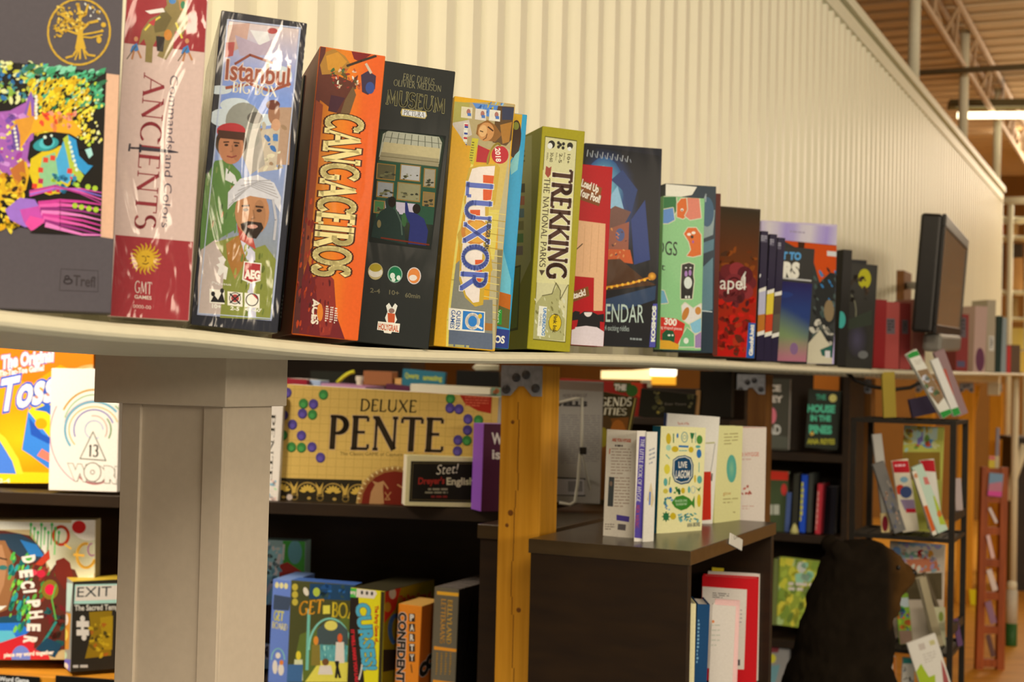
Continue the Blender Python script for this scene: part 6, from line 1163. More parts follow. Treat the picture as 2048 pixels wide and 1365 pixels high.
A = Art(f, r, g=.95); A.ell(1463, 938, 10, 28, '#5ca488'); A.ell(1463, 938, 6, 20, '#88b888', edge='#5ca488'); A.greek(1448, 868, 1478, 894, 4, '#a89858', -.05, 0, .3, 1, 12); A.text('glow', (1446, 991), (1462, 990), (1446, 984), '#c08c3c'); A.greek(1446, 998, 1476, 1012, 2, '#a89858', -.05, 0, .3, 2, 10); A.greek(1466, 1024, 1476, 1027, 1, '#a89858', 0, 0, .8, 3, 6); A.done()
f = fit((1446, 1044), 1529, (1450, 853), -6, Y=hitz(1529, 1033, zt).y)
r = book('book', f, .02, 'white book with faint red lettering and a berry sprig, last on the case', '#e4cfb4', left='spine', spine='#b83820', group=CG, g=.95)
A = Art(f, r, g=.95); A.line([(1448, 854), (1534, 855)], 2.4, '#b83c28'); A.text('HOW TO HYGGE', (1450, 914), (1518, 913), (1450, 906), '#d08068', bold=.02); A.greek(1484, 918, 1514, 922, 1, '#d0a890', 0, 0, .6, 1, 8); A.specks(1484, 972, 1502, 990, 8, 2.4, 3.6, ['#c06450', '#b05040'], 181, .7); A.greek(1484, 1012, 1508, 1022, 2, '#d0a890', 0, 0, .4, 2, 8); A.done()
f = fit((1459, 1089), 1484, (1461, 1066), math.degrees(math.atan2(U.y, U.x)), line=(HC + V * .0025, U))
r = carton('price_tag', f, .002, 'small white price tag on the edge of the display case top', 'tag', '#e2d4b8'); A = Art(f, r); A.text('Life', (1468, 1080), (1477, 1076), (1468, 1072), '#6c5c48'); A.done()
# books inside the case
HLn = (HC - V * .014, U); IG = .6
def cin(bl, br, tl, yaw, d, lab, c, off=0.0, **k):
    f = fit(bl, br[0], tl, yaw, line=(HC - V * (.014 + off), U), anchor='br', bry=br[1]); return f, book('book', f, d, lab, c, group='books inside the display case', g=IG, **k)
f, r = cin((1400, 1361), (1512, 1362), (1405, 1152), -12, .03, 'red hardback with a pale grey panel on its cover', '#b01418', left='pages')
A = Art(f, r, g=IG); A.poly([(1380, 1172), (1494, 1180), (1488, 1340), (1380, 1336)], '#c8bcb0'); A.greek(1425, 1186, 1458, 1198, 3, '#4c4440', .06, 0, .4, 1, 12); A.greek(1474, 1220, 1484, 1260, 5, '#8c8078', 0, 0, .3, 2, 4); A.rect(1470, 1320, 1480, 1332, '#4c4440'); A.done()
f = fit((1412, 1356), 1516, (1416, 1144), -12, Y=3.05); r = book('book', f, .012, 'pale grey book taller than the red hardback, standing behind it', '#c4b8a8', left='pages', group='books inside the display case', g=IG)
A = Art(f, r, g=IG); A.poly([(1424, 1152), (1472, 1156), (1472, 1160), (1424, 1156)], '#241c18'); A.done()
f = fit((1418, 1356), 1464, (1424, 1136), -12, Y=3.075); r = book('book', f, .006, 'thin yellow book showing above the grey one', '#d8a424', left='pages', group='books inside the display case', g=IG)
f, r = cin((1388, 1376), (1413, 1377), (1395, 1209), 0, .09, 'dark blue book spine in the case', '#123450', left='face'); A = Art(f, r, g=IG); A.greek(1396, 1240, 1400, 1330, 12, '#5c7c8c', 0, -.04, .6, 1, 4); A.done()
f, r = cin((1374, 1376), (1388, 1376), (1378, 1208), 0, .09, 'pale yellow book spine next to the blue one', '#e0d080', left='face')
f, r = cin((1417, 1379), (1464, 1380), (1425, 1210), -8, .02, 'white booklet in front of the red hardback', '#cfc2ae', left='spine', off=-.0); A = Art(f, r, g=IG); A.ell(1426, 1244, 3, 3, '#c8703c'); A.greek(1422, 1250, 1440, 1300, 5, '#a8a088', 0, 0, .25, 1, 8); A.done()
f = fit((1424, 1364), 1474, (1430, 1200), -8, Y=2.83); r = book('book', f, .012, 'pink book edge between the white booklet and the red hardback', '#d89888', left='spine', group='books inside the display case', g=IG)
# ================================================================== behind the near post
f = fit((1098, 1004), 1199, (1106, 761), -10, Y=3.42)
r = carton('booklet', f, .012, 'grey back cover of a booklet leaning on a wire easel, right behind the pine post', 'booklet', '#948876', side='#6c6254', g=.8)
A = Art(f, r, g=.8, m=MATTE); A.poly([(1100, 760), (1208, 768), (1207, 784), (1100, 778)], '#84705c'); A.text('H G WELLS', (1052, 810), (1175, 813), (1052, 801), '#38322c', bold=.08); A.text('MORE WORKS OF', (1126, 796), (1174, 795), (1126, 789), '#5c5044'); A.greek(1122, 830, 1200, 930, 22, '#7c7266', .02, -.01, .35, 1, 14); A.line([(1112, 956), (1170, 959)], 3, '#1c1a18'); A.line([(1112, 990), (1170, 992)], 3, '#1c1a18'); A.rect(1112, 958, 1168, 990, '#a89c90', .02)
for k in range(9): A.rect(1137 + k * 3.2, 963, 1138.6 + k * 3.2, 984, '#38322c', .02)
A.done()
m = MB().tube([P(x, y, 3.30) for x, y in ((1117, 806), (1150, 798), (1164, 796), (1164, 850), (1163, 898), (1160, 910), (1156, 960), (1150, 1004), (1140, 1010), (1118, 1006))], .0035, 8); m.tube([P(1163, 905, 3.3), P(1176, 960, 3.4), P(1186, 1006, 3.41)], .0025, 6)
o = m.obj('wire_easel', mat('white_wire', '#cfc0a0', .4, .05, 40), smooth=True); tag(o, 'white wire book easel in front of the grey booklet', 'book stand')
MB().box(-.008, .008, -.005, .006, -.008, .008).obj('clip', BLACKM, o).location = P(1166, 902, 3.297)
f = fit((1164, 1006), 1232, (1206, 784), -8, Y=3.6)
r = carton('book', f, .02, 'tilted dark storybook with cream capitals behind the grey booklet', 'book', '#2e2410', side='#5c4c20', g=.55)
A = Art(f, r, g=.55, m=MATTE); A.poly([(1180, 840), (1258, 835), (1236, 1000), (1160, 1000)], '#5c3410'); A.ell(1212, 850, 12, 18, '#3c2810'); A.ell(1236, 870, 16, 30, '#7c4414'); A.ell(1205, 875, 12, 20, '#6c5c14'); A.text('LEGENDS', (1178, 812), (1262, 812), (1180, 796), '#b8a888', 'serif', thick=.22, thin=.1); A.text('RARITIES', (1166, 828), (1252, 831), (1168, 815), '#a89878', 'serif', thick=.22, thin=.1); A.line([(1272, 790), (1256, 870)], 2, '#8c7838'); A.done()
f = fit((1116, 832), 1284, (1120, 757), -24.8, line=(DC + U * .03, V)); r = carton('game_box', f, .03, 'red box with green discs and pale lettering behind the tilted storybook', 'game box', '#7c1c14', g=.55)
A = Art(f, r, g=.55, m=MATTE); A.poly([(1230, 757), (1284, 757), (1284, 800), (1270, 790)], '#a83018'); A.ell(1245, 770, 18, 16, '#38401c'); A.ell(1264, 782, 12, 12, '#2c4c1c'); A.text('THE', (1228, 780), (1252, 781), (1229, 769), '#c8c8a8', bold=.06); A.done()
f = fit((1276, 833), 1386, (1282, 777), -24, line=(DC - V * 0 + U * -.03, V)); r = carton('book', f, .02, 'black book with a faint floral frame behind the display case', 'book', '#141209', g=.5)
A = Art(f, r, g=.5, m=MATTE); A.text('Ever Yours', (1330, 811), (1372, 811), (1330, 806), '#5c5040'); A.specks(1308, 784, 1330, 826, 14, 2, 5, ['#4c4428', '#6c5c24', '#38341c'], 191); A.specks(1374, 786, 1386, 820, 8, 2, 4, ['#4c4428', '#38341c'], 192); A.done()
f = fit((1388, 834), 1396, (1392, 781), -24, line=(DC + U * -.02, V)); carton('book', f, .05, 'thin tan book spine beside the black floral book', 'book', '#8c6438', g=.6)
f = fit((1398, 834), 1462, (1400, 742), -24, line=(DC + U * -.01, V)); carton('book', f, .03, 'plain black book standing next to the thin tan spine', 'book', '#15110b', g=.5)
# lit area far through the gap, made up as panels with their own glow
LP_ = P(1203, 758, 6.6)
root = thing('lit_area_glow', 'warm glowing panels made up for the lit area in the gap under the shelf', 'light', loc=(LP_.x, LP_.y, LP_.z))
GLOW = mat('warm_glowing_panel', '#fff0c0', .5, 0, 5, emit='#ffd890', estr=1.5); GLOW2 = mat('white_glowing_block', '#fff8e8', .5, 0, 5, emit='#fff0d0', estr=2.6)
k = 6.6 / 2844
MB().prism([(0, 0), (98 * k, 0), (98 * k, 22 * k), (60 * k, 18 * k), (0, 16 * k)], 0, .04).obj('glow_slab', GLOW, root); MB().box(98 * k, 150 * k, -.01, .04, 8 * k, 30 * k).obj('glow_block', GLOW2, root, bevel=.01); MB().box(100 * k, 149 * k, 0, .04, -9 * k, 8 * k).obj('amber_band', mat('amber_glow', '#f0a830', .5, 0, 5, emit='#f0a428', estr=1.0), root); MB().box(80 * k, 100 * k, 0, .03, -26 * k, 0).obj('bracket', PAINT, root)
MB().box(70 * k, 90 * k, .0, .03, -1.37 - 12 * k + .015, -26 * k).obj('stand', ESP, root)
# ================================================================== thrillers on the tall bookcase
def eb_(bl, br, tl, off, d, lab, c, left='spine', name='book', **k):
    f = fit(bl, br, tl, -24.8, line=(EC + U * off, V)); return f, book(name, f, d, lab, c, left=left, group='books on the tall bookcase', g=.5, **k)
f, r = eb_((1536, 900), 1576, (1540, 757), .03, .04, 'dark grey thriller with white letters, next to the shaded post', '#3c382c')
A = Art(f, r, g=.5, m=MATTE, eps=5e-5); A.text('ALICE', (1505, 782), (1562, 783), (1505, 770), '#c8c0b0', bold=.05); A.text('FEENEY', (1500, 804), (1566, 805), (1500, 792), '#c8c0b0', bold=.05); A.text('DEAD', (1512, 868), (1562, 869), (1512, 850), '#a8a090', bold=.05); A.ell(1545, 832, 8, 16, '#b85c60'); A.poly([(1538, 870), (1580, 875), (1576, 898), (1536, 896)], '#4c4a3c'); A.done()
f, r = eb_((1610, 895), 1674, (1618, 778), .03, .035, 'dark green thriller with pale green capitals and a yellow moon', '#2a2c22')
A = Art(f, r, g=.5, m=MATTE, eps=5e-5); A.text('THE', (1632, 799), (1652, 800), (1632, 789), '#3c7c5c', bold=.05); A.text('HOUSE', (1614, 824), (1670, 826), (1615, 810), '#4c9c74', bold=.06); A.text('IN THE', (1621, 842), (1662, 843), (1621, 831), '#4c9c74', bold=.06); A.text('PINES', (1618, 866), (1664, 868), (1618, 851), '#4c9c74', bold=.06); A.ell(1666, 797, 8, 8, '#b8b058'); A.text('ANA REYES', (1614, 888), (1670, 889), (1614, 878), '#98902c', bold=.05); A.ell(1624, 868, 4, 4, '#b88c3c'); A.done()
f, r = eb_((1624, 896), 1675, (1628, 736), .12, .03, 'tall orange book behind the dark green thriller', '#b86420'); A = Art(f, r, g=.5, eps=5e-5); A.poly([(1628, 736), (1640, 738), (1630, 752)], '#c83c1c'); A.poly([(1655, 738), (1675, 742), (1675, 752), (1650, 746)], '#a84c3c'); A.done()
f, r = eb_((1538, 1062), 1574, (1541, 942), .06, .03, 'red and green paperback cover on the middle shelf', '#3c4428'); A = Art(f, r, g=.5, eps=5e-5); A.poly([(1540, 942), (1582, 944), (1581, 962), (1540, 960)], '#b82c1c'); A.ell(1568, 980, 6, 12, '#a83028'); A.greek(1540, 1010, 1572, 1030, 1, '#98947c', 0, 0, 1, 1, 8); A.done()
for bl, br, tl, c, lab, col2 in (((1569, 1064), 1578, (1574, 985), '#3c4868', 'short slate blue spine', None), ((1583, 1064), 1594, (1588, 948), '#2c2a20', 'tall blackish spine', None), ((1598, 1065), 1610, (1604, 950), '#1c3c90', 'bright blue spine with yellow lettering', '#a8a034'), ((1613, 1065), 1622, (1618, 947), '#34342c', 'charcoal spine by the blue one', None), ((1630, 1068), 1640, (1636, 968), '#98282c', 'red spine standing alone', '#c87868')):
    f, r = eb_(bl, br, tl, .04, .12, lab + ' on the middle shelf of the tall bookcase', c, left='face')
    if col2: A = Art(f, r, g=.5, eps=5e-5); A.greek(tl[0] - 1, tl[1] + 15, br - 2, tl[1] + 95, 7, col2, .1, -.05, .8, 1, 6); A.done()
f, r = eb_((1642, 1068), 1668, (1648, 972), .10, .06, 'black paperback at the end of the middle shelf', '#1c1a1e')
q = P(1589, 1065, 5.68); tag(MB().lathe([(.018, 0), (.016, .012), (.008, .032), (.002, .04)], 12, Matrix.Translation((q.x, q.y, EZ2 + .001))).obj('cone_ornament', mat('pale_yellow_wax', '#d0c070', .5, .1, 30), smooth=True), 'small pale yellow cone ornament in front of the spines', 'ornament')
f, r = eb_((1552, 1250), 1645, (1560, 1115), .05, .03, 'green and yellow picture book behind the bear', '#7c842c'); A = Art(f, r, g=.5, eps=5e-5); A.specks(1556, 1118, 1640, 1246, 60, 6, 16, ['#8c9434', '#a8a030', '#6c7c2c', '#94a060', '#5c6c28', '#b8a434'], 201, .6, 110); A.specks(1600, 1130, 1625, 1160, 6, 6, 12, ['#a8c0a0', '#7ca07c'], 202); A.greek(1577, 1165, 1625, 1185, 2, '#b8a898', .05, 0, .6, 1, 16); A.done()
f, r = eb_((1543, 1250), 1552, (1548, 1118), .04, .1, 'narrow olive spine beside the picture book', '#5c6030', left='face')
f = fit((1530, 1420), 1570, (1538, 1293), -24.8, line=(EC + U * .04, V)); r = carton('book', f, .03, 'pale picture book with a yellow disc on the lowest shelf', 'book', '#7c7468', g=.5); A = Art(f, r, g=.5, eps=5e-5); A.ell(1545, 1318, 7, 9, '#d0b82c'); A.poly([(1532, 1290), (1560, 1292), (1556, 1306), (1532, 1306)], '#6c2c2c'); A.poly([(1530, 1335), (1560, 1330), (1550, 1370), (1530, 1370)], '#5c7c78'); A.done()
# ================================================================== black wire rack with picture books
RY = 4.15
RC = P(1907, 843, RY); rw = span(RC, -V, 1708, 838); rd = min(.30, span(RC, U, 1931, 838)); RZ = RC.z
RMW = Wm(Vector((RC.x, RC.y, 0)) - V * rw)
root = thing('wire_rack', 'black metal rack of picture books standing against the shelf posts', 'rack', mw=RMW)
lv = [P(1900, 1079, RY).z, P(1900, 1308, RY).z, .42, .12]; t_ = .008
for x in (0, rw):
    for y in (0, rd): MB().box(x - t_, x + t_, y - t_, y + t_, 0, RZ).obj('upright', BLACKM, root)
for z in [RZ] + lv:
    m = MB()
    for y in (0, rd): m.box(0, rw, y - .006, y + .006, z - .012, z)
    for x in (0, rw): m.box(x - .006, x + .006, 0, rd, z - .012, z)
    for k in range(7): m.box(rw * (k + 1) / 8 - .002, rw * (k + 1) / 8 + .002, 0, rd, z - .006, z - .002)
    m.box(.004, rw - .004, .006, rd - .006, z - .009, z - .007)
    m.obj('shelf', BLACKM, root)
for z in (RZ - .27, RZ - .60): MB().box(rw - .006, rw + .006, 0, rd, z - .025, z).obj('side_bar', BLACKM, root)
BG = 'picture books on the wire rack'
def rb(bl, br, tl, yaw, Y, d, lab, c, left='pages', g=.8, pitch=0, **k):
    f = fit(bl, br, tl, yaw, Y=Y, pitch=pitch); return f, book('book', f, d, lab, c, left=left, group=BG, g=g, **k)
f, r = rb((1886, 838), 1905, (1814, 710), 6, 4.18, .02, 'white and green slim book leaning on top of the wire rack', '#e0d4b8', g=.9)
A = Art(f, r, g=.9, eps=5e-5); A.poly([(1810, 708), (1850, 697), (1853, 706), (1815, 719)], '#2c8c34'); A.greek(1828, 722, 1848, 732, 3, '#a89880', -.2, .5, .3, 1, 8); A.poly([(1834, 742), (1862, 736), (1892, 790), (1876, 810), (1860, 790)], '#8c6c48'); A.specks(1845, 745, 1880, 790, 14, 3, 7, ['#c8c0b8', '#5c6c44', '#a07848', '#d0c8b0'], 211); A.poly([(1878, 826), (1910, 815), (1912, 828), (1886, 840)], '#2c8c34'); A.done()
f, r = rb((1908, 834), 1922, (1862, 722), 6, 4.24, .015, 'white slim book with green foot behind the leaning one', '#dcd0c0', g=.9); A = Art(f, r, g=.9, eps=5e-5); A.poly([(1900, 820), (1924, 812), (1926, 830), (1906, 834)], '#2c8c34'); A.done()
f, r = rb((1916, 834), 1936, (1868, 706), 6, 4.30, .015, 'mauve book leaning behind the white ones on the rack', '#8c6c64'); A = Art(f, r, g=.8, eps=5e-5); A.poly([(1880, 740), (1892, 738), (1908, 790), (1898, 792)], '#a8503c'); A.done()
f, r = rb((1768, 836), 1793, (1764, 745), 0, 4.36, .015, 'olive yellow book upright at the back of the rack top', '#b09234')
f, r = rb((1826, 836), 1874, (1818, 800), 0, 4.36, .02, 'low dark violet book lying at the back of the rack top', '#3c3040')
# second tier
f = fit((1800, 1060), 1880, (1808, 851), -24.8, line=(RC + U * rd * .72, V)); r = book('book', f, .01, 'bright landscape picture book at the back of the second tier', '#b8b04c', left='pages', group=BG, g=.7)
A = Art(f, r, g=.7, eps=5e-5); A.poly([(1808, 850), (1876, 850), (1874, 880), (1808, 890)], '#b8c8a0'); A.poly([(1838, 850), (1846, 850), (1846, 890), (1834, 890)], '#7c6c9c'); A.ell(1858, 888, 14, 9, '#4c84a0'); A.specks(1808, 852, 1876, 900, 30, 4, 10, ['#78983c', '#c8c07c', '#b84c2c', '#a8c4b0', '#c8a83c'], 221, .6); A.poly([(1806, 905), (1880, 905), (1880, 960), (1800, 960)], '#8c6a24'); A.done()
f, r = rb((1768, 1062), 1786, (1745, 870), 4, 4.30, .012, 'navy topped book slanting at the back of the second tier', '#a89c88', g=.7); A = Art(f, r, g=.7, eps=5e-5); A.poly([(1764, 870), (1784, 866), (1790, 905), (1774, 912)], '#34407c'); A.done()
f, r = rb((1806, 1066), 1838, (1784, 923), 2, 4.24, .012, 'red and cream picture book in the middle of the second tier', '#d8c4a0', g=.8)
A = Art(f, r, g=.8, eps=5e-5); A.poly([(1782, 922), (1830, 922), (1828, 946), (1784, 946)], '#b41820'); A.greek(1790, 930, 1824, 938, 1, '#e0a8a0', -.05); A.ell(1800, 980, 9, 10, '#c8381c'); A.ell(1812, 985, 12, 12, '#3c4a6c'); A.ell(1808, 960, 8, 6, '#7c9ca0'); A.poly([(1800, 1000), (1836, 1000), (1840, 1020), (1810, 1022)], '#8c7484'); A.poly([(1812, 1018), (1834, 1018), (1834, 1026), (1812, 1026)], '#b81c28'); A.done()
f, r = rb((1790, 1068), 1812, (1746, 930), 4, 4.16, .015, 'grey slate book slanting over the second tier', '#6c6458', g=.8); A = Art(f, r, g=.8, eps=5e-5); A.specks(1765, 950, 1800, 1060, 40, 3, 7, ['#8c7c68', '#4c4a48', '#a07c60', '#5c5c64'], 222, .5, 70); A.done()
f, r = rb((1858, 1060), 1886, (1840, 922), 2, 4.28, .012, 'red topped book behind the pale green one', '#d8ccb8', g=.8); A = Art(f, r, g=.8, eps=5e-5); A.poly([(1838, 920), (1890, 922), (1890, 946), (1840, 942)], '#b41820'); A.done()
f, r = rb((1876, 1068), 1896, (1824, 936), 4, 4.14, .012, 'pale green picture book with a red panel on the second tier', '#b8c4a4', g=.85)
A = Art(f, r, g=.85, eps=5e-5); A.poly([(1846, 955), (1872, 953), (1876, 968), (1850, 970)], '#c86c5c'); A.poly([(1866, 992), (1896, 1000), (1896, 1050), (1880, 1050)], '#a8b030'); A.ell(1879, 1028, 5, 7, '#c87028'); A.done()
f, r = rb((1866, 1072), 1874, (1824, 944), 8, 4.09, .012, 'narrow white and orange spine leaning in front of the second tier', '#e0d0b0', g=.9, left='face'); A = Art(f, r, g=.9, eps=5e-5); A.poly([(1846, 1014), (1862, 1008), (1876, 1058), (1862, 1066)], '#c8581c'); A.ell(1832, 952, 4, 5, '#c88458'); A.done()
f, r = rb((1764, 1066), 1780, (1762, 1028), 0, 4.2, .012, 'small maroon and cream book at the foot of the second tier', '#d8b878'); A = Art(f, r, g=.8, eps=5e-5); A.ell(1770, 1048, 6, 16, '#7c1c24'); A.done()
# third tier
f = fit((1774, 1296), 1884, (1780, 1082), -24.8, line=(RC + U * rd * .72, V)); r = book('book', f, .01, 'wide picture book with buttons and a street scene on the third tier', '#d0b898', left='pages', group=BG, g=.8)
A = Art(f, r, g=.8, eps=5e-5); A.poly([(1796, 1083), (1880, 1085), (1880, 1094), (1796, 1092)], '#8c9ca8'); A.ell(1793, 1103, 9, 9, '#7c94ac'); A.ell(1876, 1090, 8, 9, '#7c94ac'); A.poly([(1800, 1106), (1838, 1103), (1840, 1116), (1804, 1117)], '#7c9c7c'); A.ell(1842, 1109, 8, 9, '#9c1c20'); A.line([(1846, 1115), (1868, 1132)], 6, '#a8382c'); A.ell(1861, 1109, 6, 8, '#c88430'); A.poly([(1806, 1120), (1872, 1118), (1880, 1142), (1836, 1146)], '#c8744c'); A.specks(1800, 1090, 1880, 1144, 40, 3, 7, ['#d8c8a8', '#c07c54', '#8ca098', '#a88ca0'], 231, .6); A.poly([(1780, 1150), (1884, 1146), (1884, 1200), (1780, 1200)], '#5c4c30'); A.done()
f, r = rb((1800, 1290), 1826, (1790, 1190), -4, 4.28, .012, 'green children\'s book on the third tier by the bear\'s chest', '#7c9c2c', g=.85)
A = Art(f, r, g=.85, eps=5e-5); A.poly([(1788, 1198), (1828, 1195), (1828, 1214), (1792, 1216)], '#b0b4a8'); A.specks(1794, 1218, 1830, 1262, 26, 3, 7, ['#3c8c2c', '#a8a828', '#c8602c', '#98b82c', '#345c8c'], 232); A.poly([(1796, 1262), (1830, 1262), (1830, 1292), (1800, 1292)], '#8c6c54'); A.done()
f, r = rb((1778, 1296), 1790, (1770, 1236), -4, 4.2, .012, 'grey book with a gold edge by the bear\'s chest', '#8c7c70'); A = Art(f, r, g=.8, eps=5e-5); A.poly([(1776, 1238), (1780, 1238), (1788, 1280), (1784, 1282)], '#c0a048'); A.done()
f, r = rb((1872, 1296), 1888, (1836, 1158), 6, 4.22, .02, 'dark edged tan book leaning on the third tier', '#a8946c', g=.85); A = Art(f, r, g=.85, eps=5e-5); A.poly([(1830, 1160), (1838, 1158), (1866, 1270), (1858, 1272)], '#3c3020'); A.done()
f, r = rb((1886, 1250), 1892, (1846, 1148), 6, 4.34, .012, 'dark brown book behind the tan one', '#5c4c34')
f, r = rb((1868, 1300), 1892, (1866, 1216), 0, 4.30, .012, 'cream book with a green leaf at the side of the third tier', '#b8ac80'); A = Art(f, r, g=.8, eps=5e-5); A.ell(1882, 1234, 5, 10, '#788034'); A.done()
f, r = rb((1856, 1420), 1912, (1814, 1288), 8, 4.11, .008, 'white leaflet with lime green leaves leaning at the front of the rack', '#e4d4b8', g=.95)
A = Art(f, r, g=.95, eps=5e-5); A.rect(1836, 1290, 1848, 1302, '#c8b49c', -.3, .3); A.rect(1858, 1283, 1868, 1292, '#c8b878', -.3, .3); A.greek(1845, 1310, 1870, 1330, 4, '#c8b8a0', -.3, .3, .4, 1, 8); A.poly([(1832, 1345), (1842, 1328), (1850, 1342), (1858, 1355), (1870, 1350), (1874, 1420), (1850, 1420)], '#a8b828'); A.poly([(1882, 1320), (1890, 1340), (1908, 1400), (1890, 1400)], '#a85048'); A.done()
f, r = rb((1802, 1420), 1826, (1806, 1316), -4, 4.25, .012, 'cream dotted book with a teal top on the lowest visible tier', '#d8c8ac'); A = Art(f, r, g=.8, eps=5e-5); A.poly([(1804, 1316), (1830, 1316), (1830, 1328), (1806, 1328)], '#3c8c78'); A.specks(1806, 1332, 1826, 1364, 10, 1.5, 2.5, ['#4c4438', '#5c7c88'], 241); A.done()
f, r = rb((1780, 1420), 1794, (1778, 1314), -4, 4.2, .012, 'cream and orange spines on the lowest visible tier', '#d8c0a0'); A = Art(f, r, g=.8, eps=5e-5); A.poly([(1786, 1314), (1800, 1314), (1800, 1420), (1786, 1420)], '#c8742c'); A.done()
for k, (bl, br, tl, c, lab) in enumerate((((1912, 1022), 1926, (1908, 958), '#a89080', 'pale booklet in the side pocket of the rack, upper'), ((1916, 1294), 1926, (1906, 1240), '#5c3c54', 'plum booklet in the side pocket of the rack, lower'))):
    f, r = rb(bl, br, tl, 10, 4.27, .006, lab, c)
P4 = fp + U * step * 4
f = fit((1945, 1254), 1962, (1938, 1180), -20, Y=P4.y - .05); r = carton('leaflet', f, .006, 'yellow leaflet leaning on the pine post beside the cedar rack', 'leaflet', '#e0c81c', g=.85)
# a black cable under the shelf by the rack
m = MB().tube([P(x, y, 4.4) for x, y in ((1690, 742), (1712, 762), (1745, 774), (1785, 780), (1820, 776), (1844, 764), (1850, 748))], .006, 8); tag(m.obj('cable', BLACKM, smooth=True), 'black cable sagging under the long shelf above the wire rack', 'cable')
# ================================================================== seated black bear in profile
def ball(mb, co, r, sx=1, sy=1, sz=1, rot=None):
    e = mb.elements.new(type='ELLIPSOID'); e.co = co; e.radius = r; e.size_x, e.size_y, e.size_z = sx, sy, sz
    e.stiffness = 2.0
    if rot is not None: e.rotation = Matrix.Rotation(rot, 3, 'Y').to_quaternion()
BY = 3.72; k_ = BY / 2844
B0 = P(1700, 1300, BY)
def bx(px, py): q = P(px, py, BY); return q.x - B0.x, q.z
def build_bear():
    import mathutils
    bm = bmesh.new()
    def ell(px, py, rx, rz, ry, dy=0.0, rot=0.0):
        x, z = bx(px, py)
        q = Matrix.Translation((x, dy, z)) @ Matrix.Rotation(math.radians(rot), 4, 'Y') @ Matrix.Diagonal((rx * k_, ry * k_, rz * k_, 1))
        bmesh.ops.create_icosphere(bm, subdivisions=3, radius=1.0, matrix=q)
    # torso, shoulders, neck, head, muzzle
    ell(1668, 1560, 128, 190, 120); ell(1672, 1400, 112, 150, 105, 0, 6); ell(1690, 1290, 98, 120, 88, 0, 14); ell(1700, 1215, 88, 95, 76, 0, 14); ell(1712, 1158, 78, 80, 70); ell(1736, 1128, 54, 48, 60, 0, 10)
    ell(1766, 1146, 42, 50, 42, 0, 14); ell(1788, 1154, 30, 40, 31, 0, 10); ell(1806, 1153, 21, 27, 24); ell(1819, 1151, 13, 15, 17); ell(1784, 1184, 24, 24, 26, 0, -24); ell(1764, 1212, 40, 26, 34)
    # fore legs, hind legs and paws, down to the floor
    for s in (-1, 1):
        ell(1740, 1400, 44, 110, 40, s * .09, -6); ell(1752, 1560, 36, 130, 34, s * .09); ell(1762, 1700, 34, 100, 32, s * .09); ell(1778, 1782, 48, 26, 36, s * .09)
        ell(1640, 1680, 95, 110, 55, s * .13); ell(1700, 1775, 90, 32, 42, s * .17)
        ell(1668, 1094, 20, 24, 12, s * .058, -20)
    ell(1560, 1745, 30, 30, 30)
    bmesh.ops.recalc_face_normals(bm, faces=bm.faces[:])
    me = bpy.data.meshes.new('bear_tmp'); bm.to_mesh(me); bm.free()
    o = bpy.data.objects.new('bear_tmp', me); COL.objects.link(o)
    rm = o.modifiers.new('r', 'REMESH'); rm.mode = 'VOXEL'; rm.voxel_size = .009
    sm = o.modifiers.new('s', 'SMOOTH'); sm.factor = .5; sm.iterations = 9
    dg = bpy.context.evaluated_depsgraph_get(); out = bpy.data.meshes.new_from_object(o.evaluated_get(dg)); bpy.data.objects.remove(o); bpy.data.meshes.remove(me)
    return out
me = build_bear(); me.name = 'bear'
mx, mz = bx(1800, 1158); nx = bx(1760, 1160)[0]
at = me.color_attributes.new('ink', 'FLOAT_COLOR', 'POINT')
for v in me.vertices:
    n_ = noise.noise(v.co * 60) * .5 + noise.noise(v.co * 25); d = noise.noise(Vector((v.co.x * 90, v.co.y * 90, v.co.z * 30)))
    v.co += v.normal * (.0045 * d + .004 * n_)
    t = max(0, min(1, (v.co.x - nx) / .045)) if abs(v.co.z - mz) < .12 else 0
    ink = mixc((.012, .009, .006), (.085, .043, .012), t)
    at.data[v.index].color = (*[c * (1 + .25 * n_) for c in ink], 1)
for p in me.polygons: p.use_smooth = True
FUR = printmat('short_dark_fur', 0.95, 0.0); FUR.node_tree.nodes['Principled BSDF'].inputs['Specular IOR Level'].default_value = .08; me.materials.append(FUR)
bear = bpy.data.objects.new('bear', me); COL.objects.link(bear); bear.location = (B0.x, B0.y, 0); tag(bear, 'seated black bear figure with a brown muzzle, in profile before the wire rack', 'bear')
zs = min(v.co.z for v in me.vertices)
for v in me.vertices: v.co.z -= zs * max(0, min(1, (.25 - v.co.z) / .25)) if v.co.z < .25 else 0
x, z = bx(1829, 1146); MB().lathe([(.002, -.010), (.009, -.006), (.011, 0), (.008, .007), (.002, .009)], 12, Matrix.Translation((x - .004, 0, z))).obj('nose', mat('black_nose', '#0c0a08', .3, .1, 50), bear, smooth=True)
EYEM = mat('glossy_eye', '#100c08', .3, 0, 10)
for s in (-1, 1): x, z = bx(1772, 1124); MB().lathe([(.001, -.006), (.005, -.004), (.006, 0), (.005, .004), (.001, .006)], 12, Matrix.Translation((x, s * .118, z))).obj('eye', EYEM, bear, smooth=True)
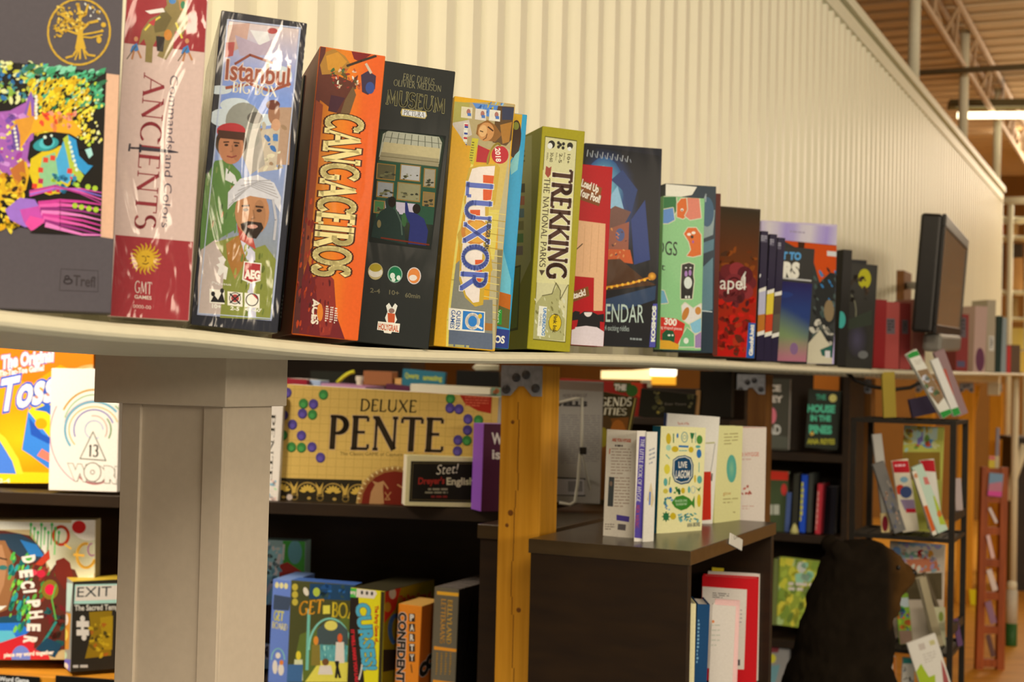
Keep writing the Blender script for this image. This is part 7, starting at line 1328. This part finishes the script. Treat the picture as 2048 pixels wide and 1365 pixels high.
# ================================================================== red cedar rack on the floor beyond
CB = hitz(1950, 1338, 0.0); cy = CB.y
def cp(px, py): q = P(px, py, cy); return q.x - CB.x, q.z
root = thing('cedar_rack', 'red brown wooden ladder rack with slanting booklets, standing on the floor', 'rack', loc=(CB.x, cy, 0))
(xa, zb), (xb, _), (xc, zt_), (xd, _) = cp(1950, 1338), cp(1992, 1338), cp(1962, 934), cp(2014, 934)
sw = .034
for x0, x1, n in ((xa, xc, 0), (xb, xd - sw, 1)):
    m = MB(); v0 = [(x0, -.02, 0), (x0 + sw, -.02, 0), (x0 + sw, .02, 0), (x0, .02, 0), (x1, -.02, zt_), (x1 + sw, -.02, zt_), (x1 + sw, .02, zt_), (x1, .02, zt_)]
    vs = [m.bm.verts.new(p) for p in v0]
    for ff in ((0, 3, 2, 1), (4, 5, 6, 7), (0, 1, 5, 4), (1, 2, 6, 5), (2, 3, 7, 6), (3, 0, 4, 7)): m.bm.faces.new([vs[i] for i in ff])
    m.obj('stile', CEDAR, root)
for py in (944, 998, 1062, 1126, 1192, 1260, 1326):
    z = cp(1980, py)[1]; a = z / zt_; MB().box(xa + (xc - xa) * a + sw * .6, xb + (xd - sw - xb) * a + sw * .4, -.016, .016, z - .018, z + .018).obj('rung', CEDAR, root)
for i, (x0, y0, x1, y1, wd, c, lab) in enumerate(((1979, 1018, 1996, 1048, 5, '#c8b4b0', 'pale booklet in the top slot of the cedar rack'), (1976, 1072, 1990, 1118, 7, '#d8a898', 'pinkish booklet in the second slot of the cedar rack'), (1978, 1142, 1996, 1184, 10, '#c8b09c', 'white and orange booklet in the third slot of the cedar rack'), (1976, 1206, 1994, 1250, 12, '#84606c', 'plum booklet in the fourth slot of the cedar rack'), (1976, 1272, 1992, 1316, 9, '#5c4038', 'dark booklet in the lowest slot of the cedar rack'))):
    f = fit((x1 - wd, y1), x1, (x0 - wd * .5, y0), 10, Y=cy - .028); r = carton('booklet', f, .006, lab, 'booklet', c, g=.7, group='booklets in the cedar rack')
f = fit((1975, 992), 2003, (1979, 946), -10, Y=cy - .03); r = carton('booklet', f, .006, 'blue and pink card on the head of the cedar rack', 'booklet', '#7c94a0', g=.8, group='booklets in the cedar rack'); A = Art(f, r, g=.8, eps=2e-4); A.poly([(1978, 968), (2004, 964), (2004, 994), (1974, 994)], '#c07880'); A.poly([(1974, 982), (2004, 984), (2004, 994), (1974, 994)], '#d8508c'); A.done()
f = fit((1977, 937), 1998, (1978, 912), -10, Y=cy); r = carton('booklet', f, .012, 'yellow and pink pack standing on top of the cedar rack', 'booklet', '#d8b83c', g=.85); A = Art(f, r, g=.85, eps=2e-4); A.poly([(1976, 910), (2000, 910), (2000, 922), (1976, 920)], '#d87464'); A.poly([(1990, 912), (2000, 912), (2000, 940), (1990, 940)], '#c8b080'); A.done()
f = fit((1990, 937), 1997, (1993, 856), -10, Y=cy + .02); r = carton('booklet', f, .02, 'thin grey booklet rising above the cedar rack', 'booklet', '#8c7c78', g=.8)
# ================================================================== far end of the shop
def far(name, bl, br, tl, Y, d, lab, c, cat, grp=None, g=.8, yaw=-8, **k): return carton(name, fit(bl, br, tl, yaw, Y=Y), d, lab, cat, c, g=g, group=grp, bevel=.004, **k)
wr = P(2017, 700, 10.6); FYR = 10.6
root = thing('white_shelf_rack', 'tall white pipe shelf rack at the far end, beyond the partition', 'rack', loc=(wr.x, wr.y, 0))
kk = FYR / 2844; zz = lambda py: P(2017, py, FYR).z
for x in (0, 36 * kk): MB().tube([(x, 0, 0), (x, 0, zz(404))], .022, 10).obj('pole', PAINT, root, smooth=True)
MB().tube([(-18 * kk, 0, zz(402)), (60 * kk, -.1, zz(402))], .03, 10).obj('crossbar', PAINT, root, smooth=True)
for py in (432, 470, 580, 634, 700): MB().box(-20 * kk, 60 * kk, .03, .4, zz(py) - .015, zz(py)).obj('shelf', PAINT, root)
fg = 'goods on the far white rack'
far('carton', (2024, 468), 2036, (2024, 447), 10.75, .2, 'brown carton high on the far white rack', '#9c6c34', 'box', fg); far('carton', (2026, 516), 2046, (2026, 488), 10.9, .1, 'dark box with a yellow mark on the far rack', '#3c2c18', 'box', fg); far('carton', (2022, 580), 2046, (2022, 516), 10.8, .2, 'brown cardboard box in the middle of the far rack', '#a8743c', 'box', fg); far('carton', (2024, 634), 2036, (2024, 596), 10.8, .2, 'dim brown box under the green roll on the far rack', '#8c6838', 'box', fg)
q = P(2035, 580, 10.8); m = MB().tube([(q.x - .09, q.y, zz(580) + .03), (q.x + .12, q.y, zz(580) + .03)], .03, 10); 
far('carton', (1996, 468), 2008, (1996, 448), 10.7, .2, 'red topped box beside the pole of the far rack', '#a83424', 'box', fg); far('carton', (1994, 578), 2008, (1996, 490), 10.75, .2, 'tall dark box beside the pole of the far rack', '#3c2414', 'box', fg)
far('carton', (2024, 698), 2052, (2024, 656), 10.7, .2, 'yellow box low on the far rack', '#c8a850', 'box', fg); far('carton', (2028, 745), 2052, (2028, 703), 9.9, .2, 'olive yellow box at the end of the long shelf, beyond it', '#b89440', 'box', fg)
CBN = P(2026, 1010, 9.6)
root = thing('dark_cabinet', 'dark cabinet far behind the cedar rack', 'cabinet', loc=(CBN.x, CBN.y, 0), rz=-.14)
MB().box(0, .6, 0, .4, 0, 1.0).obj('body', ESP, root); MB().box(-.02, .62, -.02, .42, 1.0, 1.03).obj('top', ESP, root); MB().box(.02, .29, -.015, 0, .05, .97).obj('door', ESP, root); MB().box(.31, .58, -.015, 0, .05, .97).obj('door', ESP, root)
q0, q1 = P(2030, 935, 9.3), P(2031, 752, 9.3)
tag(MB().tube([(q0.x, q0.y, 0), (q1.x, q1.y, q1.z)], .022, 10).obj('white_pipe', PAINT, smooth=True), 'white upright pipe at the frame edge behind the cedar rack', 'pipe')
m = MB().tube([P(2012, 1000, 9.54), P(2050, 890, 9.5)], .03, 8); tag(m.obj('slanting_pipe', PAINT, smooth=True), 'pale slanting pipe crossing the upright one', 'pipe')
q = hitz(2022, 1292, 0.0)
root = thing('canister', 'white and green canister standing on the floor right of the cedar rack', 'canister', loc=(q.x, q.y, 0)); kz = q.y / 2844
MB().lathe([(.028, 0), (.03, .004), (.03, 45 * kz)], 18).obj('lower_band', mat('green_label', '#2c5c24', .5, .1, 30), root, smooth=True); MB().lathe([(.03, 45 * kz), (.03, 108 * kz), (.024, 112 * kz)], 18).obj('body', mat('cream_tin', '#d0c0a0', .5, .1, 30), root, smooth=True); MB().lathe([(.026, 112 * kz), (.026, 124 * kz), (.02, 127 * kz)], 18).obj('lid', PAINT, root, smooth=True)
